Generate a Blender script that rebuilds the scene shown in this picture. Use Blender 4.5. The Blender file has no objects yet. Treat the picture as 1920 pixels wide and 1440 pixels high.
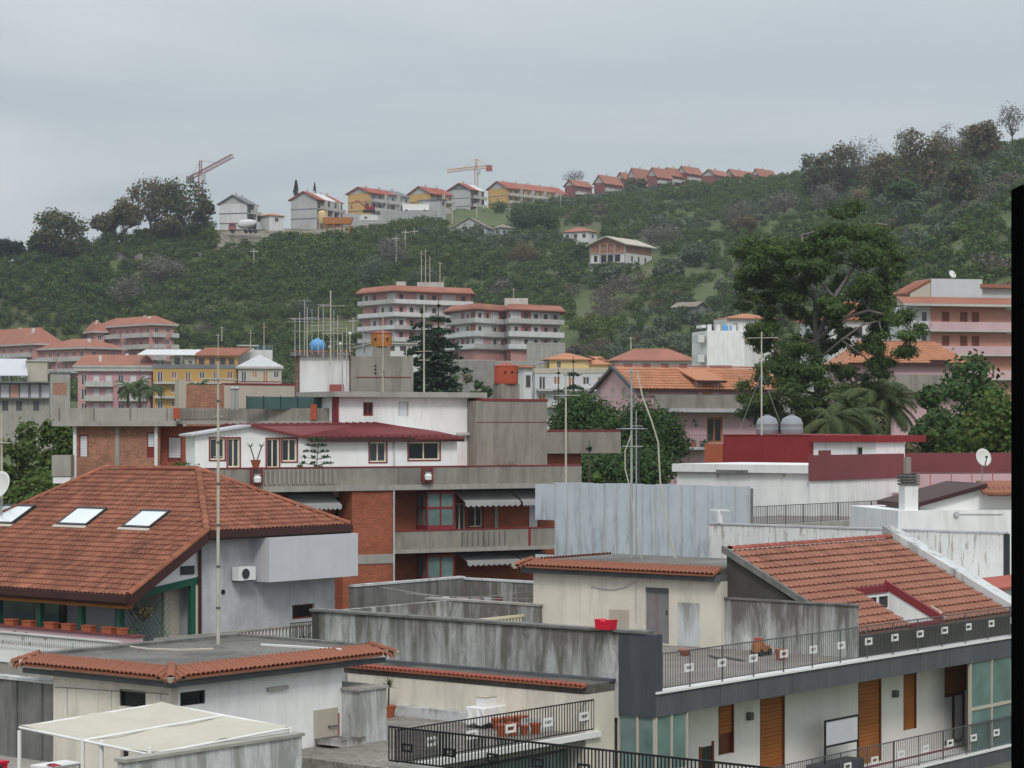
import bpy, bmesh, math, random
import numpy as np
from mathutils import Vector, Matrix, noise
random.seed(7); np.random.seed(7)
R = math.radians

# ------------------------------------------------------------------ camera, sky, sun, exposure
F, CX, HY, H = 4300.0, 960.0, 800.0, 22.0       # focal length in photo pixels, principal column, horizon row, eye height
sc = bpy.context.scene
cam = bpy.data.cameras.new('camera'); camo = bpy.data.objects.new('camera', cam)
sc.collection.objects.link(camo)
camo.location = (0, 0, H); camo.rotation_euler = (R(90), 0, 0)
cam.sensor_fit = 'HORIZONTAL'; cam.sensor_width = 36.0; cam.lens = F / 1920 * 36.0
cam.shift_y = (HY - 720) / 1920.0
cam.clip_start = 0.3; cam.clip_end = 6000
sc.camera = camo

SUN_EL, SUN_AZ = 46, 176                          # degrees; azimuth from +Y clockwise: sun behind the camera
w = bpy.data.worlds.new('World'); sc.world = w; w.use_nodes = True
nt = w.node_tree; nt.nodes.clear()
def wn(t, **k):
 n = nt.nodes.new(t)
 for a, b in k.items(): setattr(n, a, b)
 return n
sky = wn('ShaderNodeTexSky', sky_type='NISHITA', sun_disc=False)
sky.sun_elevation = R(SUN_EL); sky.sun_rotation = R(SUN_AZ); sky.dust_density = 3
tc = wn('ShaderNodeTexCoord'); sep = wn('ShaderNodeSeparateXYZ')
nt.links.new(tc.outputs['Generated'], sep.inputs[0])
# overcast luminance: (1 + 2 sin e) / 3, the same all round
zc = wn('ShaderNodeClamp'); nt.links.new(sep.outputs['Z'], zc.inputs['Value'])
lum = wn('ShaderNodeMath', operation='MULTIPLY_ADD'); nt.links.new(zc.outputs[0], lum.inputs[0])
lum.inputs[1].default_value = 1.9; lum.inputs[2].default_value = 1.0
# cloud deck: noise on a flat layer overhead
den = wn('ShaderNodeMath', operation='ADD'); nt.links.new(zc.outputs[0], den.inputs[0]); den.inputs[1].default_value = 0.05
vd = wn('ShaderNodeVectorMath', operation='DIVIDE'); nt.links.new(tc.outputs['Generated'], vd.inputs[0])
cmb = wn('ShaderNodeCombineXYZ')
for i in range(3): nt.links.new(den.outputs[0], cmb.inputs[i])
nt.links.new(cmb.outputs[0], vd.inputs[1])
n1 = wn('ShaderNodeTexNoise'); n1.inputs['Scale'].default_value = 0.45; n1.inputs['Detail'].default_value = 7; n1.inputs['Roughness'].default_value = 0.52
n1.inputs['Distortion'].default_value = 0.5
nt.links.new(vd.outputs[0], n1.inputs['Vector'])
cr = wn('ShaderNodeValToRGB')
cr.color_ramp.elements[0].position = 0.37; cr.color_ramp.elements[0].color = (0.422, 0.475, 0.515, 1)
cr.color_ramp.elements[1].position = 0.65; cr.color_ramp.elements[1].color = (0.578, 0.608, 0.628, 1)
nt.links.new(n1.outputs['Fac'], cr.inputs[0])
mul = wn('ShaderNodeVectorMath', operation='SCALE'); nt.links.new(cr.outputs[0], mul.inputs[0]); nt.links.new(lum.outputs[0], mul.inputs['Scale'])
bg1 = wn('ShaderNodeBackground'); nt.links.new(sky.outputs[0], bg1.inputs[0]); bg1.inputs[1].default_value = 0.05
bg2 = wn('ShaderNodeBackground'); nt.links.new(mul.outputs[0], bg2.inputs[0]); bg2.inputs[1].default_value = 0.85
mx = wn('ShaderNodeMixShader'); mx.inputs[0].default_value = 0.93
nt.links.new(bg1.outputs[0], mx.inputs[1]); nt.links.new(bg2.outputs[0], mx.inputs[2])
wo = wn('ShaderNodeOutputWorld'); nt.links.new(mx.outputs[0], wo.inputs[0])

sl = bpy.data.lights.new('sun', 'SUN'); sl.energy = 1.5; sl.angle = R(14); sl.color = (1, 0.965, 0.92)
so = bpy.data.objects.new('sun', sl); sc.collection.objects.link(so)
dv = Vector((math.sin(R(SUN_AZ)) * math.cos(R(SUN_EL)), math.cos(R(SUN_AZ)) * math.cos(R(SUN_EL)), math.sin(R(SUN_EL))))
so.rotation_euler = (-dv).to_track_quat('-Z', 'Y').to_euler(); so.location = (0, -50, 200)
vs = sc.view_settings
vs.view_transform = 'Standard'; vs.look = 'None'; vs.gamma = 1; vs.use_curve_mapping = False; vs.exposure = 0.18

# ------------------------------------------------------------------ materials
MATS = {}
def mat(name, col, rough=0.85, var=0.12, scale=1.2, streak=0.0, streak_col=(0.05, 0.05, 0.045), island=0.0, spec=0.25,
  bump=0.0, bscale=8.0, brick=None, metal=0.0, hue=0.0, streak_top=0.0, sscale=1.0, thr=(0.46, 0.62), fine=0.0):
 """procedural surface: base colour, blotchy variation, vertical dirt streaks, per-piece variation"""
 if name in MATS: return MATS[name]
 m = bpy.data.materials.new(name); m.use_nodes = True; MATS[name] = m
 t = m.node_tree; N = t.nodes; L = t.links; bs = N['Principled BSDF']
 bs.inputs['Roughness'].default_value = rough; bs.inputs['Specular IOR Level'].default_value = spec
 bs.inputs['Metallic'].default_value = metal
 co = N.new('ShaderNodeTexCoord')
 rgb = N.new('ShaderNodeRGB'); rgb.outputs[0].default_value = (*col, 1); cur = rgb.outputs[0]
 if brick:
  mp = N.new('ShaderNodeMapping'); mp.inputs['Rotation'].default_value = (R(90), 0, 0)
  # bricks run along x and z on either wall direction: use x + y as the run
  sp = N.new('ShaderNodeSeparateXYZ'); L.new(co.outputs['Object'], sp.inputs[0])
  ad = N.new('ShaderNodeMath'); L.new(sp.outputs[0], ad.inputs[0]); L.new(sp.outputs[1], ad.inputs[1])
  cb = N.new('ShaderNodeCombineXYZ'); L.new(ad.outputs[0], cb.inputs[0]); L.new(sp.outputs[2], cb.inputs[1])
  bt = N.new('ShaderNodeTexBrick'); L.new(cb.outputs[0], bt.inputs['Vector'])
  bt.inputs['Scale'].default_value = 1.0; bt.inputs['Brick Width'].default_value = brick[0]; bt.inputs['Row Height'].default_value = brick[1]
  bt.inputs['Mortar Size'].default_value = brick[2]
  bt.inputs['Color1'].default_value = (*col, 1); bt.inputs['Color2'].default_value = (*[c * brick[4] for c in col], 1)
  bt.inputs['Mortar'].default_value = (*brick[3], 1); cur = bt.outputs['Color']
 def mixmul(fac_socket, lo, hi, cur):
  mr = N.new('ShaderNodeMapRange'); L.new(fac_socket, mr.inputs['Value'])
  mr.inputs['From Min'].default_value = 0.25; mr.inputs['From Max'].default_value = 0.75
  mr.inputs['To Min'].default_value = lo; mr.inputs['To Max'].default_value = hi
  v = N.new('ShaderNodeVectorMath'); v.operation = 'SCALE'; L.new(cur, v.inputs[0]); L.new(mr.outputs[0], v.inputs['Scale'])
  return v.outputs[0]
 if var:
  nz = N.new('ShaderNodeTexNoise'); nz.inputs['Scale'].default_value = scale; nz.inputs['Detail'].default_value = 6
  nz.inputs['Roughness'].default_value = 0.6; L.new(co.outputs['Object'], nz.inputs['Vector'])
  cur = mixmul(nz.outputs['Fac'], 1 - var, 1 + var, cur)
 if fine:
  nz = N.new('ShaderNodeTexNoise'); nz.inputs['Scale'].default_value = 9; nz.inputs['Detail'].default_value = 3
  L.new(co.outputs['Object'], nz.inputs['Vector']); cur = mixmul(nz.outputs['Fac'], 1 - fine, 1 + fine, cur)
 if island:
  g = N.new('ShaderNodeNewGeometry')
  mr = N.new('ShaderNodeMapRange'); L.new(g.outputs['Random Per Island'], mr.inputs['Value'])
  mr.inputs['To Min'].default_value = 1 - island; mr.inputs['To Max'].default_value = 1 + island
  v = N.new('ShaderNodeVectorMath'); v.operation = 'SCALE'; L.new(cur, v.inputs[0]); L.new(mr.outputs[0], v.inputs['Scale'])
  cur = v.outputs[0]
  if hue:
   hs = N.new('ShaderNodeHueSaturation'); L.new(cur, hs.inputs['Color'])
   ml = N.new('ShaderNodeMath'); ml.operation = 'MULTIPLY'; L.new(g.outputs['Random Per Island'], ml.inputs[0]); ml.inputs[1].default_value = 7.31
   fr = N.new('ShaderNodeMath'); fr.operation = 'FRACT'; L.new(ml.outputs[0], fr.inputs[0])
   m2 = N.new('ShaderNodeMapRange'); L.new(fr.outputs[0], m2.inputs['Value'])
   m2.inputs['To Min'].default_value = 0.5 - hue; m2.inputs['To Max'].default_value = 0.5 + hue
   L.new(m2.outputs[0], hs.inputs['Hue']); cur = hs.outputs[0]
 if streak:
  mp = N.new('ShaderNodeMapping'); mp.inputs['Scale'].default_value = (2.2 * sscale, 2.2 * sscale, 0.30 * sscale); L.new(co.outputs['Object'], mp.inputs['Vector'])
  nz = N.new('ShaderNodeTexNoise'); nz.inputs['Scale'].default_value = 1.0; nz.inputs['Detail'].default_value = 6; nz.inputs['Roughness'].default_value = 0.7; nz.inputs['Distortion'].default_value = 0.5
  L.new(mp.outputs[0], nz.inputs['Vector'])
  r = N.new('ShaderNodeMapRange'); L.new(nz.outputs['Fac'], r.inputs['Value'])
  r.inputs['From Min'].default_value = thr[0]; r.inputs['From Max'].default_value = thr[1]; r.inputs['To Max'].default_value = streak
  if streak_top:                                  # dirt runs down from the top edge and thins out
   sg = N.new('ShaderNodeSeparateXYZ'); L.new(co.outputs['Generated'], sg.inputs[0]); ma = N.new('ShaderNodeMath'); ma.operation = 'MULTIPLY_ADD'; L.new(sg.outputs[2], ma.inputs[0]); ma.inputs[1].default_value = streak_top; ma.inputs[2].default_value = -streak_top * 0.55
   mb_ = N.new('ShaderNodeMath'); L.new(nz.outputs['Fac'], mb_.inputs[0]); L.new(ma.outputs[0], mb_.inputs[1]); L.new(mb_.outputs[0], r.inputs['Value'])
  mxr = N.new('ShaderNodeMix'); mxr.data_type = 'RGBA'
  L.new(r.outputs[0], mxr.inputs['Factor']); L.new(cur, mxr.inputs['A']); mxr.inputs['B'].default_value = (*streak_col, 1)
  cur = mxr.outputs['Result']
 L.new(cur, bs.inputs['Base Color'])
 if bump:
  nz = N.new('ShaderNodeTexNoise'); nz.inputs['Scale'].default_value = bscale; nz.inputs['Detail'].default_value = 4
  L.new(co.outputs['Object'], nz.inputs['Vector'])
  b = N.new('ShaderNodeBump'); b.inputs['Strength'].default_value = bump; b.inputs['Distance'].default_value = 0.05
  L.new(nz.outputs['Fac'], b.inputs['Height']); L.new(b.outputs[0], bs.inputs['Normal'])
 return m
def leafmat(name, col, island=0.28, hue=0.03, big=0.25, bscale=0.35, trans=0.25):
 """foliage: each leaf varies, larger light and dark clumps, a little light through the leaf"""
 if name in MATS: return MATS[name]
 m = mat(name, col, rough=0.7, var=big, scale=bscale, island=island, hue=hue, spec=0.2)
 t = m.node_tree; bs = t.nodes['Principled BSDF']; out = t.nodes['Material Output']
 src = bs.inputs['Base Color'].links[0].from_socket
 tr = t.nodes.new('ShaderNodeBsdfTranslucent'); t.links.new(src, tr.inputs[0])
 mxs = t.nodes.new('ShaderNodeMixShader'); mxs.inputs[0].default_value = trans
 t.links.new(bs.outputs[0], mxs.inputs[1]); t.links.new(tr.outputs[0], mxs.inputs[2]); t.links.new(mxs.outputs[0], out.inputs[0])
 return m
def glassmat(name, col, rough=0.12, spec=0.6):
 return mat(name, col, rough=rough, var=0.35, scale=0.9, spec=spec)

M = {}
M['white'] = mat('white_plaster', (0.70, 0.69, 0.68), var=0.10, scale=0.6, streak_top=0.15, streak=0.4, streak_col=(0.38, 0.36, 0.33), thr=(0.5, 0.75))
M['whiteclean'] = mat('clean_white_plaster', (0.75, 0.745, 0.735), var=0.09, scale=0.6, streak_top=0.14, streak=0.35, streak_col=(0.42, 0.40, 0.38), thr=(0.52, 0.75))
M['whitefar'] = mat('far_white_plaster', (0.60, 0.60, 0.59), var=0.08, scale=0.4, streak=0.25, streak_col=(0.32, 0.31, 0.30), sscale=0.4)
M['cream'] = mat('cream_plaster', (0.66, 0.61, 0.52), var=0.12, scale=0.6, fine=0.03, streak_top=0.12, streak=0.45, streak_col=(0.36, 0.33, 0.29), thr=(0.5, 0.72))
M['facade'] = mat('warm_white_plaster', (0.68, 0.65, 0.60), var=0.09, scale=0.6, streak_top=0.12, streak=0.3, streak_col=(0.40, 0.37, 0.33), thr=(0.52, 0.72))
M['greyplaster'] = mat('grey_plaster', (0.45, 0.455, 0.47), var=0.20, scale=1.3, fine=0.06, streak=0.3, streak_col=(0.24, 0.24, 0.25), sscale=0.7)
M['lightgrey'] = mat('light_grey_plaster', (0.52, 0.525, 0.545), var=0.06, streak=0.2, streak_col=(0.36, 0.36, 0.38), sscale=0.6)
M['concrete'] = mat('raw_concrete', (0.26, 0.24, 0.205), var=0.16, scale=0.7, streak=0.45, streak_col=(0.10, 0.09, 0.08), sscale=0.7, fine=0.08)
M['concretelight'] = mat('pale_concrete', (0.33, 0.312, 0.278), var=0.12, scale=0.8, streak=0.35, streak_col=(0.16, 0.15, 0.13), sscale=0.8, fine=0.06)
M['concretedark'] = mat('dark_concrete', (0.17, 0.165, 0.155), var=0.25, scale=1.1, streak=0.5, streak_col=(0.05, 0.05, 0.05))
M['mouldwall'] = mat('mould_streaked_wall', (0.46, 0.46, 0.45), var=0.35, scale=0.5, streak=0.85, streak_col=(0.075, 0.066, 0.052), thr=(0.38, 0.62), fine=0.10, sscale=0.95, streak_top=0.22)
M['mouldlight'] = mat('lightly_mouldy_wall', (0.52, 0.53, 0.53), var=0.12, streak=0.7, streak_col=(0.17, 0.16, 0.14), thr=(0.50, 0.66), fine=0.06, streak_top=0.2)
M['flaking'] = mat('flaking_white_wall', (0.66, 0.65, 0.64), var=0.10, streak=0.75, streak_col=(0.31, 0.27, 0.23), thr=(0.60, 0.66), fine=0.07, sscale=2.6, streak_top=0.16)
M['flatroof'] = mat('flat_roof_felt', (0.13, 0.122, 0.11), var=0.6, scale=0.5, fine=0.3)
M['paving'] = mat('terrace_paving', (0.215, 0.19, 0.165), var=0.22, scale=0.8, fine=0.18)
M['stonepave'] = mat('rough_stone_paving', (0.21, 0.19, 0.165), var=0.35, scale=2.2, fine=0.35)
M['brick'] = mat('red_brick', (0.39, 0.10, 0.045), var=0.18, scale=0.8, brick=(0.26, 0.075, 0.012, (0.20, 0.10, 0.07), 0.72), fine=0.15)
M['brickpale'] = mat('patchy_red_brick', (0.42, 0.17, 0.10), var=0.25, scale=1.6, brick=(0.26, 0.075, 0.015, (0.28, 0.18, 0.13), 0.65), fine=0.25)
M['redtrim'] = mat('oxblood_trim', (0.20, 0.03, 0.035), var=0.12, rough=0.6)
M['redpaint'] = mat('red_wall_paint', (0.225, 0.026, 0.030), var=0.12, scale=0.7, streak=0.25, streak_col=(0.33, 0.10, 0.08), thr=(0.55, 0.75))
M['maroon'] = mat('maroon_wall_paint', (0.19, 0.055, 0.06), var=0.10, scale=0.7, streak=0.2, streak_col=(0.13, 0.05, 0.05))
M['redroof'] = mat('red_sheet_roof', (0.155, 0.030, 0.032), var=0.15, rough=0.6)
M['orangepaint'] = mat('orange_red_paint', (0.36, 0.075, 0.042), var=0.10)
M['ochrepaint'] = mat('ochre_orange_paint', (0.36, 0.14, 0.04), var=0.15)
M['tile'] = mat('clay_roof_tile', (0.222, 0.084, 0.051), var=0.34, scale=0.7, island=0.24, rough=0.8)
M['tilebase'] = mat('clay_roof_base', (0.25, 0.095, 0.055), var=0.22, scale=0.5)
M['tilepale'] = mat('pale_clay_roof_tile', (0.25, 0.106, 0.070), var=0.26, scale=0.6, island=0.18, rough=0.8)
M['tileold'] = mat('weathered_clay_tile', (0.25, 0.09, 0.052), var=0.3, scale=0.5, island=0.2)
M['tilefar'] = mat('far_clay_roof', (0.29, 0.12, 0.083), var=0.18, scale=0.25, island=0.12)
M['tileorange'] = mat('orange_clay_roof', (0.40, 0.178, 0.098), var=0.12, scale=0.3, island=0.12)
M['tilered'] = mat('red_clay_roof', (0.30, 0.085, 0.06), var=0.2, scale=0.2, island=0.15)
M['pink'] = mat('pink_plaster', (0.52, 0.27, 0.24), var=0.10, scale=0.3, streak=0.2, streak_col=(0.32, 0.18, 0.17), sscale=0.4)
M['rose'] = mat('rose_plaster', (0.52, 0.28, 0.30), var=0.10, scale=0.3, streak=0.2, streak_col=(0.36, 0.21, 0.22), sscale=0.4)
M['salmon'] = mat('salmon_plaster', (0.55, 0.27, 0.20), var=0.08, scale=0.3, streak=0.15, streak_col=(0.36, 0.19, 0.15), sscale=0.4)
M['palepink'] = mat('pale_pink_plaster', (0.54, 0.36, 0.38), var=0.08, scale=0.3, streak=0.15, streak_col=(0.38, 0.27, 0.28), sscale=0.5)
M['dullred'] = mat('dull_red_plaster', (0.33, 0.10, 0.095), var=0.12, scale=0.3)
M['yellow'] = mat('yellow_plaster', (0.45, 0.275, 0.085), var=0.10, scale=0.3, streak=0.2, streak_col=(0.33, 0.20, 0.06), sscale=0.4)
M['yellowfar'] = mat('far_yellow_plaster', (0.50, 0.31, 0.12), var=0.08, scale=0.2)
M['paleyellow'] = mat('pale_yellow_plaster', (0.60, 0.45, 0.22), var=0.08, scale=0.3)
M['beige'] = mat('beige_plaster', (0.45, 0.40, 0.33), var=0.10, scale=0.3, streak=0.2, streak_col=(0.28, 0.25, 0.2), sscale=0.4)
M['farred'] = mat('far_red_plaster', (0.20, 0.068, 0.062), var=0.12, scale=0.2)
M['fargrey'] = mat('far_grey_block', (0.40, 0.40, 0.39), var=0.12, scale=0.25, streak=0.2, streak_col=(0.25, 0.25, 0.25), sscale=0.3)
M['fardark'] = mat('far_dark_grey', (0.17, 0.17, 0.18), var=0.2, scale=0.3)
M['slab'] = mat('slab_edge', (0.46, 0.44, 0.41), var=0.12, scale=0.5, streak=0.3, streak_col=(0.25, 0.24, 0.22), sscale=0.5)
M['grimewall'] = mat('grimy_dark_wall', (0.060, 0.056, 0.048), var=0.3, scale=1.0, fine=0.15)
M['charcoal'] = mat('charcoal_render', (0.060, 0.065, 0.073), var=0.15, scale=0.8, streak=0.25, streak_col=(0.12, 0.12, 0.13))
M['fascia'] = mat('grey_fascia', (0.085, 0.09, 0.098), var=0.18, scale=0.7, streak=0.35, streak_col=(0.15, 0.15, 0.155))
M['darkfascia'] = mat('dark_wood_fascia', (0.050, 0.020, 0.018), var=0.2, rough=0.6)
M['wood'] = mat('brown_wood', (0.30, 0.102, 0.022), var=0.18, rough=0.55, island=0.06)
M['wooddark'] = mat('dark_red_wood', (0.115, 0.032, 0.014), var=0.15, rough=0.5)
M['woodlight'] = mat('honey_wood', (0.36, 0.15, 0.045), var=0.15, rough=0.55)
M['greywood'] = mat('peeling_door_paint', (0.20, 0.19, 0.20), var=0.15, streak=0.6, streak_col=(0.20, 0.10, 0.055), thr=(0.5, 0.62))
M['glass'] = glassmat('window_glass', (0.035, 0.042, 0.05))
M['glassdark'] = glassmat('dark_glass', (0.012, 0.013, 0.016), rough=0.2, spec=0.4)
M['glassteal'] = glassmat('greenish_glass', (0.13, 0.20, 0.19), rough=0.1)
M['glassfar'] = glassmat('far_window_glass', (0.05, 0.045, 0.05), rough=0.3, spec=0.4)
M['skylight'] = mat('skylight_glass', (0.64, 0.67, 0.69), rough=0.15, var=0.06, spec=0.8)
M['shutterwhite'] = mat('white_roller_shutter', (0.62, 0.63, 0.66), var=0.06)
M['shutterbrown'] = mat('brown_far_shutter', (0.20, 0.075, 0.05), var=0.15)
M['ivory'] = mat('ivory_frame', (0.66, 0.60, 0.44), var=0.05, rough=0.5)
M['blackiron'] = mat('black_iron', (0.012, 0.012, 0.014), var=0.1, rough=0.5)
M['darkiron'] = mat('dark_grey_iron', (0.035, 0.036, 0.04), var=0.15, rough=0.5)
M['greyiron'] = mat('grey_iron', (0.10, 0.10, 0.105), var=0.15, rough=0.55)
M['galv'] = mat('galvanised_steel', (0.36, 0.37, 0.37), var=0.15, rough=0.45, metal=0.3)
M['mastpale'] = mat('weathered_mast', (0.46, 0.43, 0.36), var=0.2, rough=0.6, streak=0.4, streak_col=(0.24, 0.16, 0.10))
M['zinc'] = mat('blue_grey_sheet', (0.47, 0.515, 0.55), var=0.10, scale=0.8, rough=0.55, streak=0.42, streak_col=(0.13, 0.13, 0.135), thr=(0.50, 0.64), sscale=1.5, streak_top=-0.16)
M['tank'] = mat('grey_tank_plastic', (0.24, 0.255, 0.28), var=0.05, rough=0.45)
M['bluetank'] = mat('blue_plastic', (0.10, 0.32, 0.62), var=0.06, rough=0.35)
M['terracotta'] = mat('terracotta', (0.36, 0.10, 0.05), var=0.15)
M['redplastic'] = mat('red_plastic', (0.55, 0.01, 0.035), var=0.05, rough=0.35)
M['greenpaint'] = mat('dark_green_paint', (0.015, 0.085, 0.055), var=0.15, rough=0.5)
M['greenscreen'] = mat('green_shade_net', (0.06, 0.11, 0.105), var=0.2, rough=0.9)
M['awning'] = mat('grey_awning_cloth', (0.36, 0.355, 0.35), var=0.08)
M['canopycloth'] = mat('cream_canopy_cloth', (0.47, 0.445, 0.37), var=0.06, scale=0.7, streak=0.2, streak_col=(0.42, 0.37, 0.26), fine=0.03)
M['whitepaint'] = mat('white_metal_paint', (0.72, 0.71, 0.69), var=0.05, rough=0.5)
M['dish'] = mat('dish_white', (0.62, 0.61, 0.58), var=0.08, rough=0.5)
M['black'] = mat('black_frame', (0.003, 0.003, 0.003), var=0.0, rough=1.0, spec=0.0)
M['bark'] = mat('bark', (0.085, 0.065, 0.05), var=0.25)
M['barkpale'] = mat('pale_bark', (0.17, 0.15, 0.14), var=0.25)
M['craneyellow'] = mat('crane_yellow', (0.52, 0.27, 0.08), var=0.08)
M['cranered'] = mat('crane_red', (0.30, 0.10, 0.10), var=0.08)
M['soil'] = mat('bare_soil', (0.20, 0.175, 0.14), var=0.35, scale=0.25, fine=0.3)
M['drystone'] = mat('dry_stone', (0.23, 0.215, 0.195), var=0.3, scale=0.9, island=0.25)
M['rubber'] = mat('dark_rubber', (0.02, 0.02, 0.022), var=0.1)
M['pole'] = mat('concrete_pole', (0.40, 0.38, 0.35), var=0.1)
G = {}
G['citrus'] = leafmat('citrus_leaves', (0.100, 0.136, 0.022), hue=0.03)
G['citrus2'] = leafmat('dark_citrus_leaves', (0.046, 0.084, 0.022), hue=0.025)
G['olive'] = leafmat('olive_leaves', (0.095, 0.122, 0.068), hue=0.02)
G['brown'] = leafmat('brown_autumn_leaves', (0.125, 0.092, 0.040), hue=0.02)
G['bare'] = leafmat('bare_twigs', (0.135, 0.122, 0.105), hue=0.01, trans=0.1)
G['oak'] = leafmat('oak_leaves', (0.105, 0.095, 0.045), hue=0.03)
G['pine'] = leafmat('pine_needles', (0.066, 0.104, 0.028), hue=0.02, island=0.5, big=0.4)
G['fir'] = leafmat('fir_needles', (0.045, 0.078, 0.042), hue=0.015)
G['stonepine'] = leafmat('stone_pine_needles', (0.048, 0.092, 0.026), hue=0.02)
G['laurel'] = leafmat('glossy_leaves', (0.070, 0.108, 0.020), hue=0.03)
G['palm'] = leafmat('palm_leaves', (0.070, 0.095, 0.035), hue=0.02)
G['cypress'] = leafmat('cypress_leaves', (0.015, 0.028, 0.016), hue=0.01)
G['grass'] = leafmat('meadow_grass', (0.080, 0.125, 0.025), hue=0.02)
G['pot'] = leafmat('pot_plant_leaves', (0.07, 0.12, 0.03), hue=0.04)

# ------------------------------------------------------------------ helpers
col = sc.collection
ZO = {}
def pt(px, py, Y): return Vector(((px - CX) / F * Y, Y, H - (py - HY) / F * Y))
def tag(o, label=None, cat=None, group=None, kind=None):
 if label: o['label'] = label
 if cat: o['category'] = cat
 if group: o['group'] = group
 if kind: o['kind'] = kind
 return o
class MB:
 """collects boxes, tubes, polygons; build() links them as one mesh object"""
 def __init__(s): s.v = []; s.f = []
 def add(s, vs, fs):
  b = len(s.v); s.v += [tuple(p) for p in vs]; s.f += [tuple(i + b for i in f) for f in fs]; return s
 def box(s, x0, x1, y0, y1, z0, z1):
  return s.add([(x0,y0,z0),(x1,y0,z0),(x1,y1,z0),(x0,y1,z0),(x0,y0,z1),(x1,y0,z1),(x1,y1,z1),(x0,y1,z1)],
      [(3,2,1,0),(4,5,6,7),(0,1,5,4),(1,2,6,5),(2,3,7,6),(3,0,4,7)])
 def poly(s, pts): return s.add(pts, [tuple(range(len(pts)))])
 def prism(s, pts, off):
  """polygon pts extruded by vector off"""
  n = len(pts); o = Vector(off); a = [Vector(p) for p in pts]; b = [p + o for p in a]
  return s.add(a + b, [tuple(range(n))[::-1], tuple(range(n, 2*n))] + [(i, (i+1) % n, n + (i+1) % n, n + i) for i in range(n)])
 def tube(s, p0, p1, r0, r1=None, n=6, cap=True):
  r1 = r0 if r1 is None else r1; p0 = Vector(p0); p1 = Vector(p1); d = p1 - p0
  if d.length < 1e-6: return s
  q = d.to_track_quat('Z', 'Y'); vs = []
  for p, r in ((p0, r0), (p1, r1)):
   for i in range(n):
    a = 2 * math.pi * i / n; vs.append(p + q @ Vector((r * math.cos(a), r * math.sin(a), 0)))
  fs = [(i, (i+1) % n, n + (i+1) % n, n + i) for i in range(n)]
  if cap: fs += [tuple(range(n))[::-1], tuple(range(n, 2*n))]
  return s.add(vs, fs)
 def path(s, pts, r, n=5):
  for a, b in zip(pts[:-1], pts[1:]): s.tube(a, b, r, n=n)
  return s
 def lathe(s, prof, c=(0,0,0), n=20):
  c = Vector(c); vs = []; k = len(prof)
  for r, z in prof:
   for i in range(n):
    a = 2 * math.pi * i / n; vs.append(c + Vector((r * math.cos(a), r * math.sin(a), z)))
  fs = [(j*n + i, j*n + (i+1) % n, (j+1)*n + (i+1) % n, (j+1)*n + i) for j in range(k-1) for i in range(n)]
  fs += [tuple(range(n))[::-1], tuple(range((k-1)*n, k*n))]
  return s.add(vs, fs)
 def mesh(s, name, zo=0.0, smooth=False):
  me = bpy.data.meshes.new(name); me.from_pydata([(x, y, z - zo) for x, y, z in s.v], [], s.f); me.update()
  if smooth: me.polygons.foreach_set('use_smooth', [True] * len(me.polygons))
  return me
 def build(s, name, m, parent=None, smooth=False, kind=None, label=None):
  zo = ZO.get(parent.name, 0.0) if parent else 0.0
  me = s.mesh(name, zo, smooth); me.materials.append((M.get(m) or G[m]) if isinstance(m, str) else m)
  o = bpy.data.objects.new(name, me); col.objects.link(o)
  if parent: o.parent = parent; ZO[o.name] = zo
  if kind: o['kind'] = kind
  if label: o['label'] = label
  return o
def inst(name, me, parent, M4):
 o = bpy.data.objects.new(name, me); col.objects.link(o); o.parent = parent
 o.matrix_basis = M4; return o
def thing(name, label, cat, loc, rz=0, group=None):
 o = bpy.data.objects.new(name, None); col.objects.link(o); o.empty_display_size = 0.2
 o.location = loc; o.rotation_euler = (0, 0, rz); ZO[o.name] = loc[2]
 return tag(o, label, cat, group)
class Fr:
 """a plan frame: origin on the ray of photo column px at depth Y, local x turned by a; rays give local positions on its planes"""
 def __init__(s, px, Y, a, sh=(0, 0)):
  s.a = R(a); s.c = math.cos(s.a); s.s = math.sin(s.a)
  s.o = Vector(((px - CX) / F * Y, Y)); s.o = Vector(s.w(sh[0], sh[1]))
  d = Vector((0, 0)) - s.o; s.e = Vector((d.x * s.c + d.y * s.s, -d.x * s.s + d.y * s.c))
 def w(s, x, y): return (s.o.x + x * s.c - y * s.s, s.o.y + x * s.s + y * s.c)
 def ray(s, px, py):
  dx, dy = (px - CX) / F, 1.0
  return Vector((dx * s.c + dy * s.s, -dx * s.s + dy * s.c, -(py - HY) / F))
 def hy(s, px, py, y=0.0):
  d = s.ray(px, py); t = (y - s.e.y) / d.y; return (s.e.x + d.x * t, H + d.z * t)
 def hx(s, px, py, x=0.0):
  d = s.ray(px, py); t = (x - s.e.x) / d.x; return (s.e.y + d.y * t, H + d.z * t)
 def hz(s, px, py, z):
  d = s.ray(px, py); t = (z - H) / d.z; return (s.e.x + d.x * t, s.e.y + d.y * t)
 def thing(s, name, label, cat, z0=0.0, group=None):
  return thing(name, label, cat, (s.o.x, s.o.y, z0), s.a, group)
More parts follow.
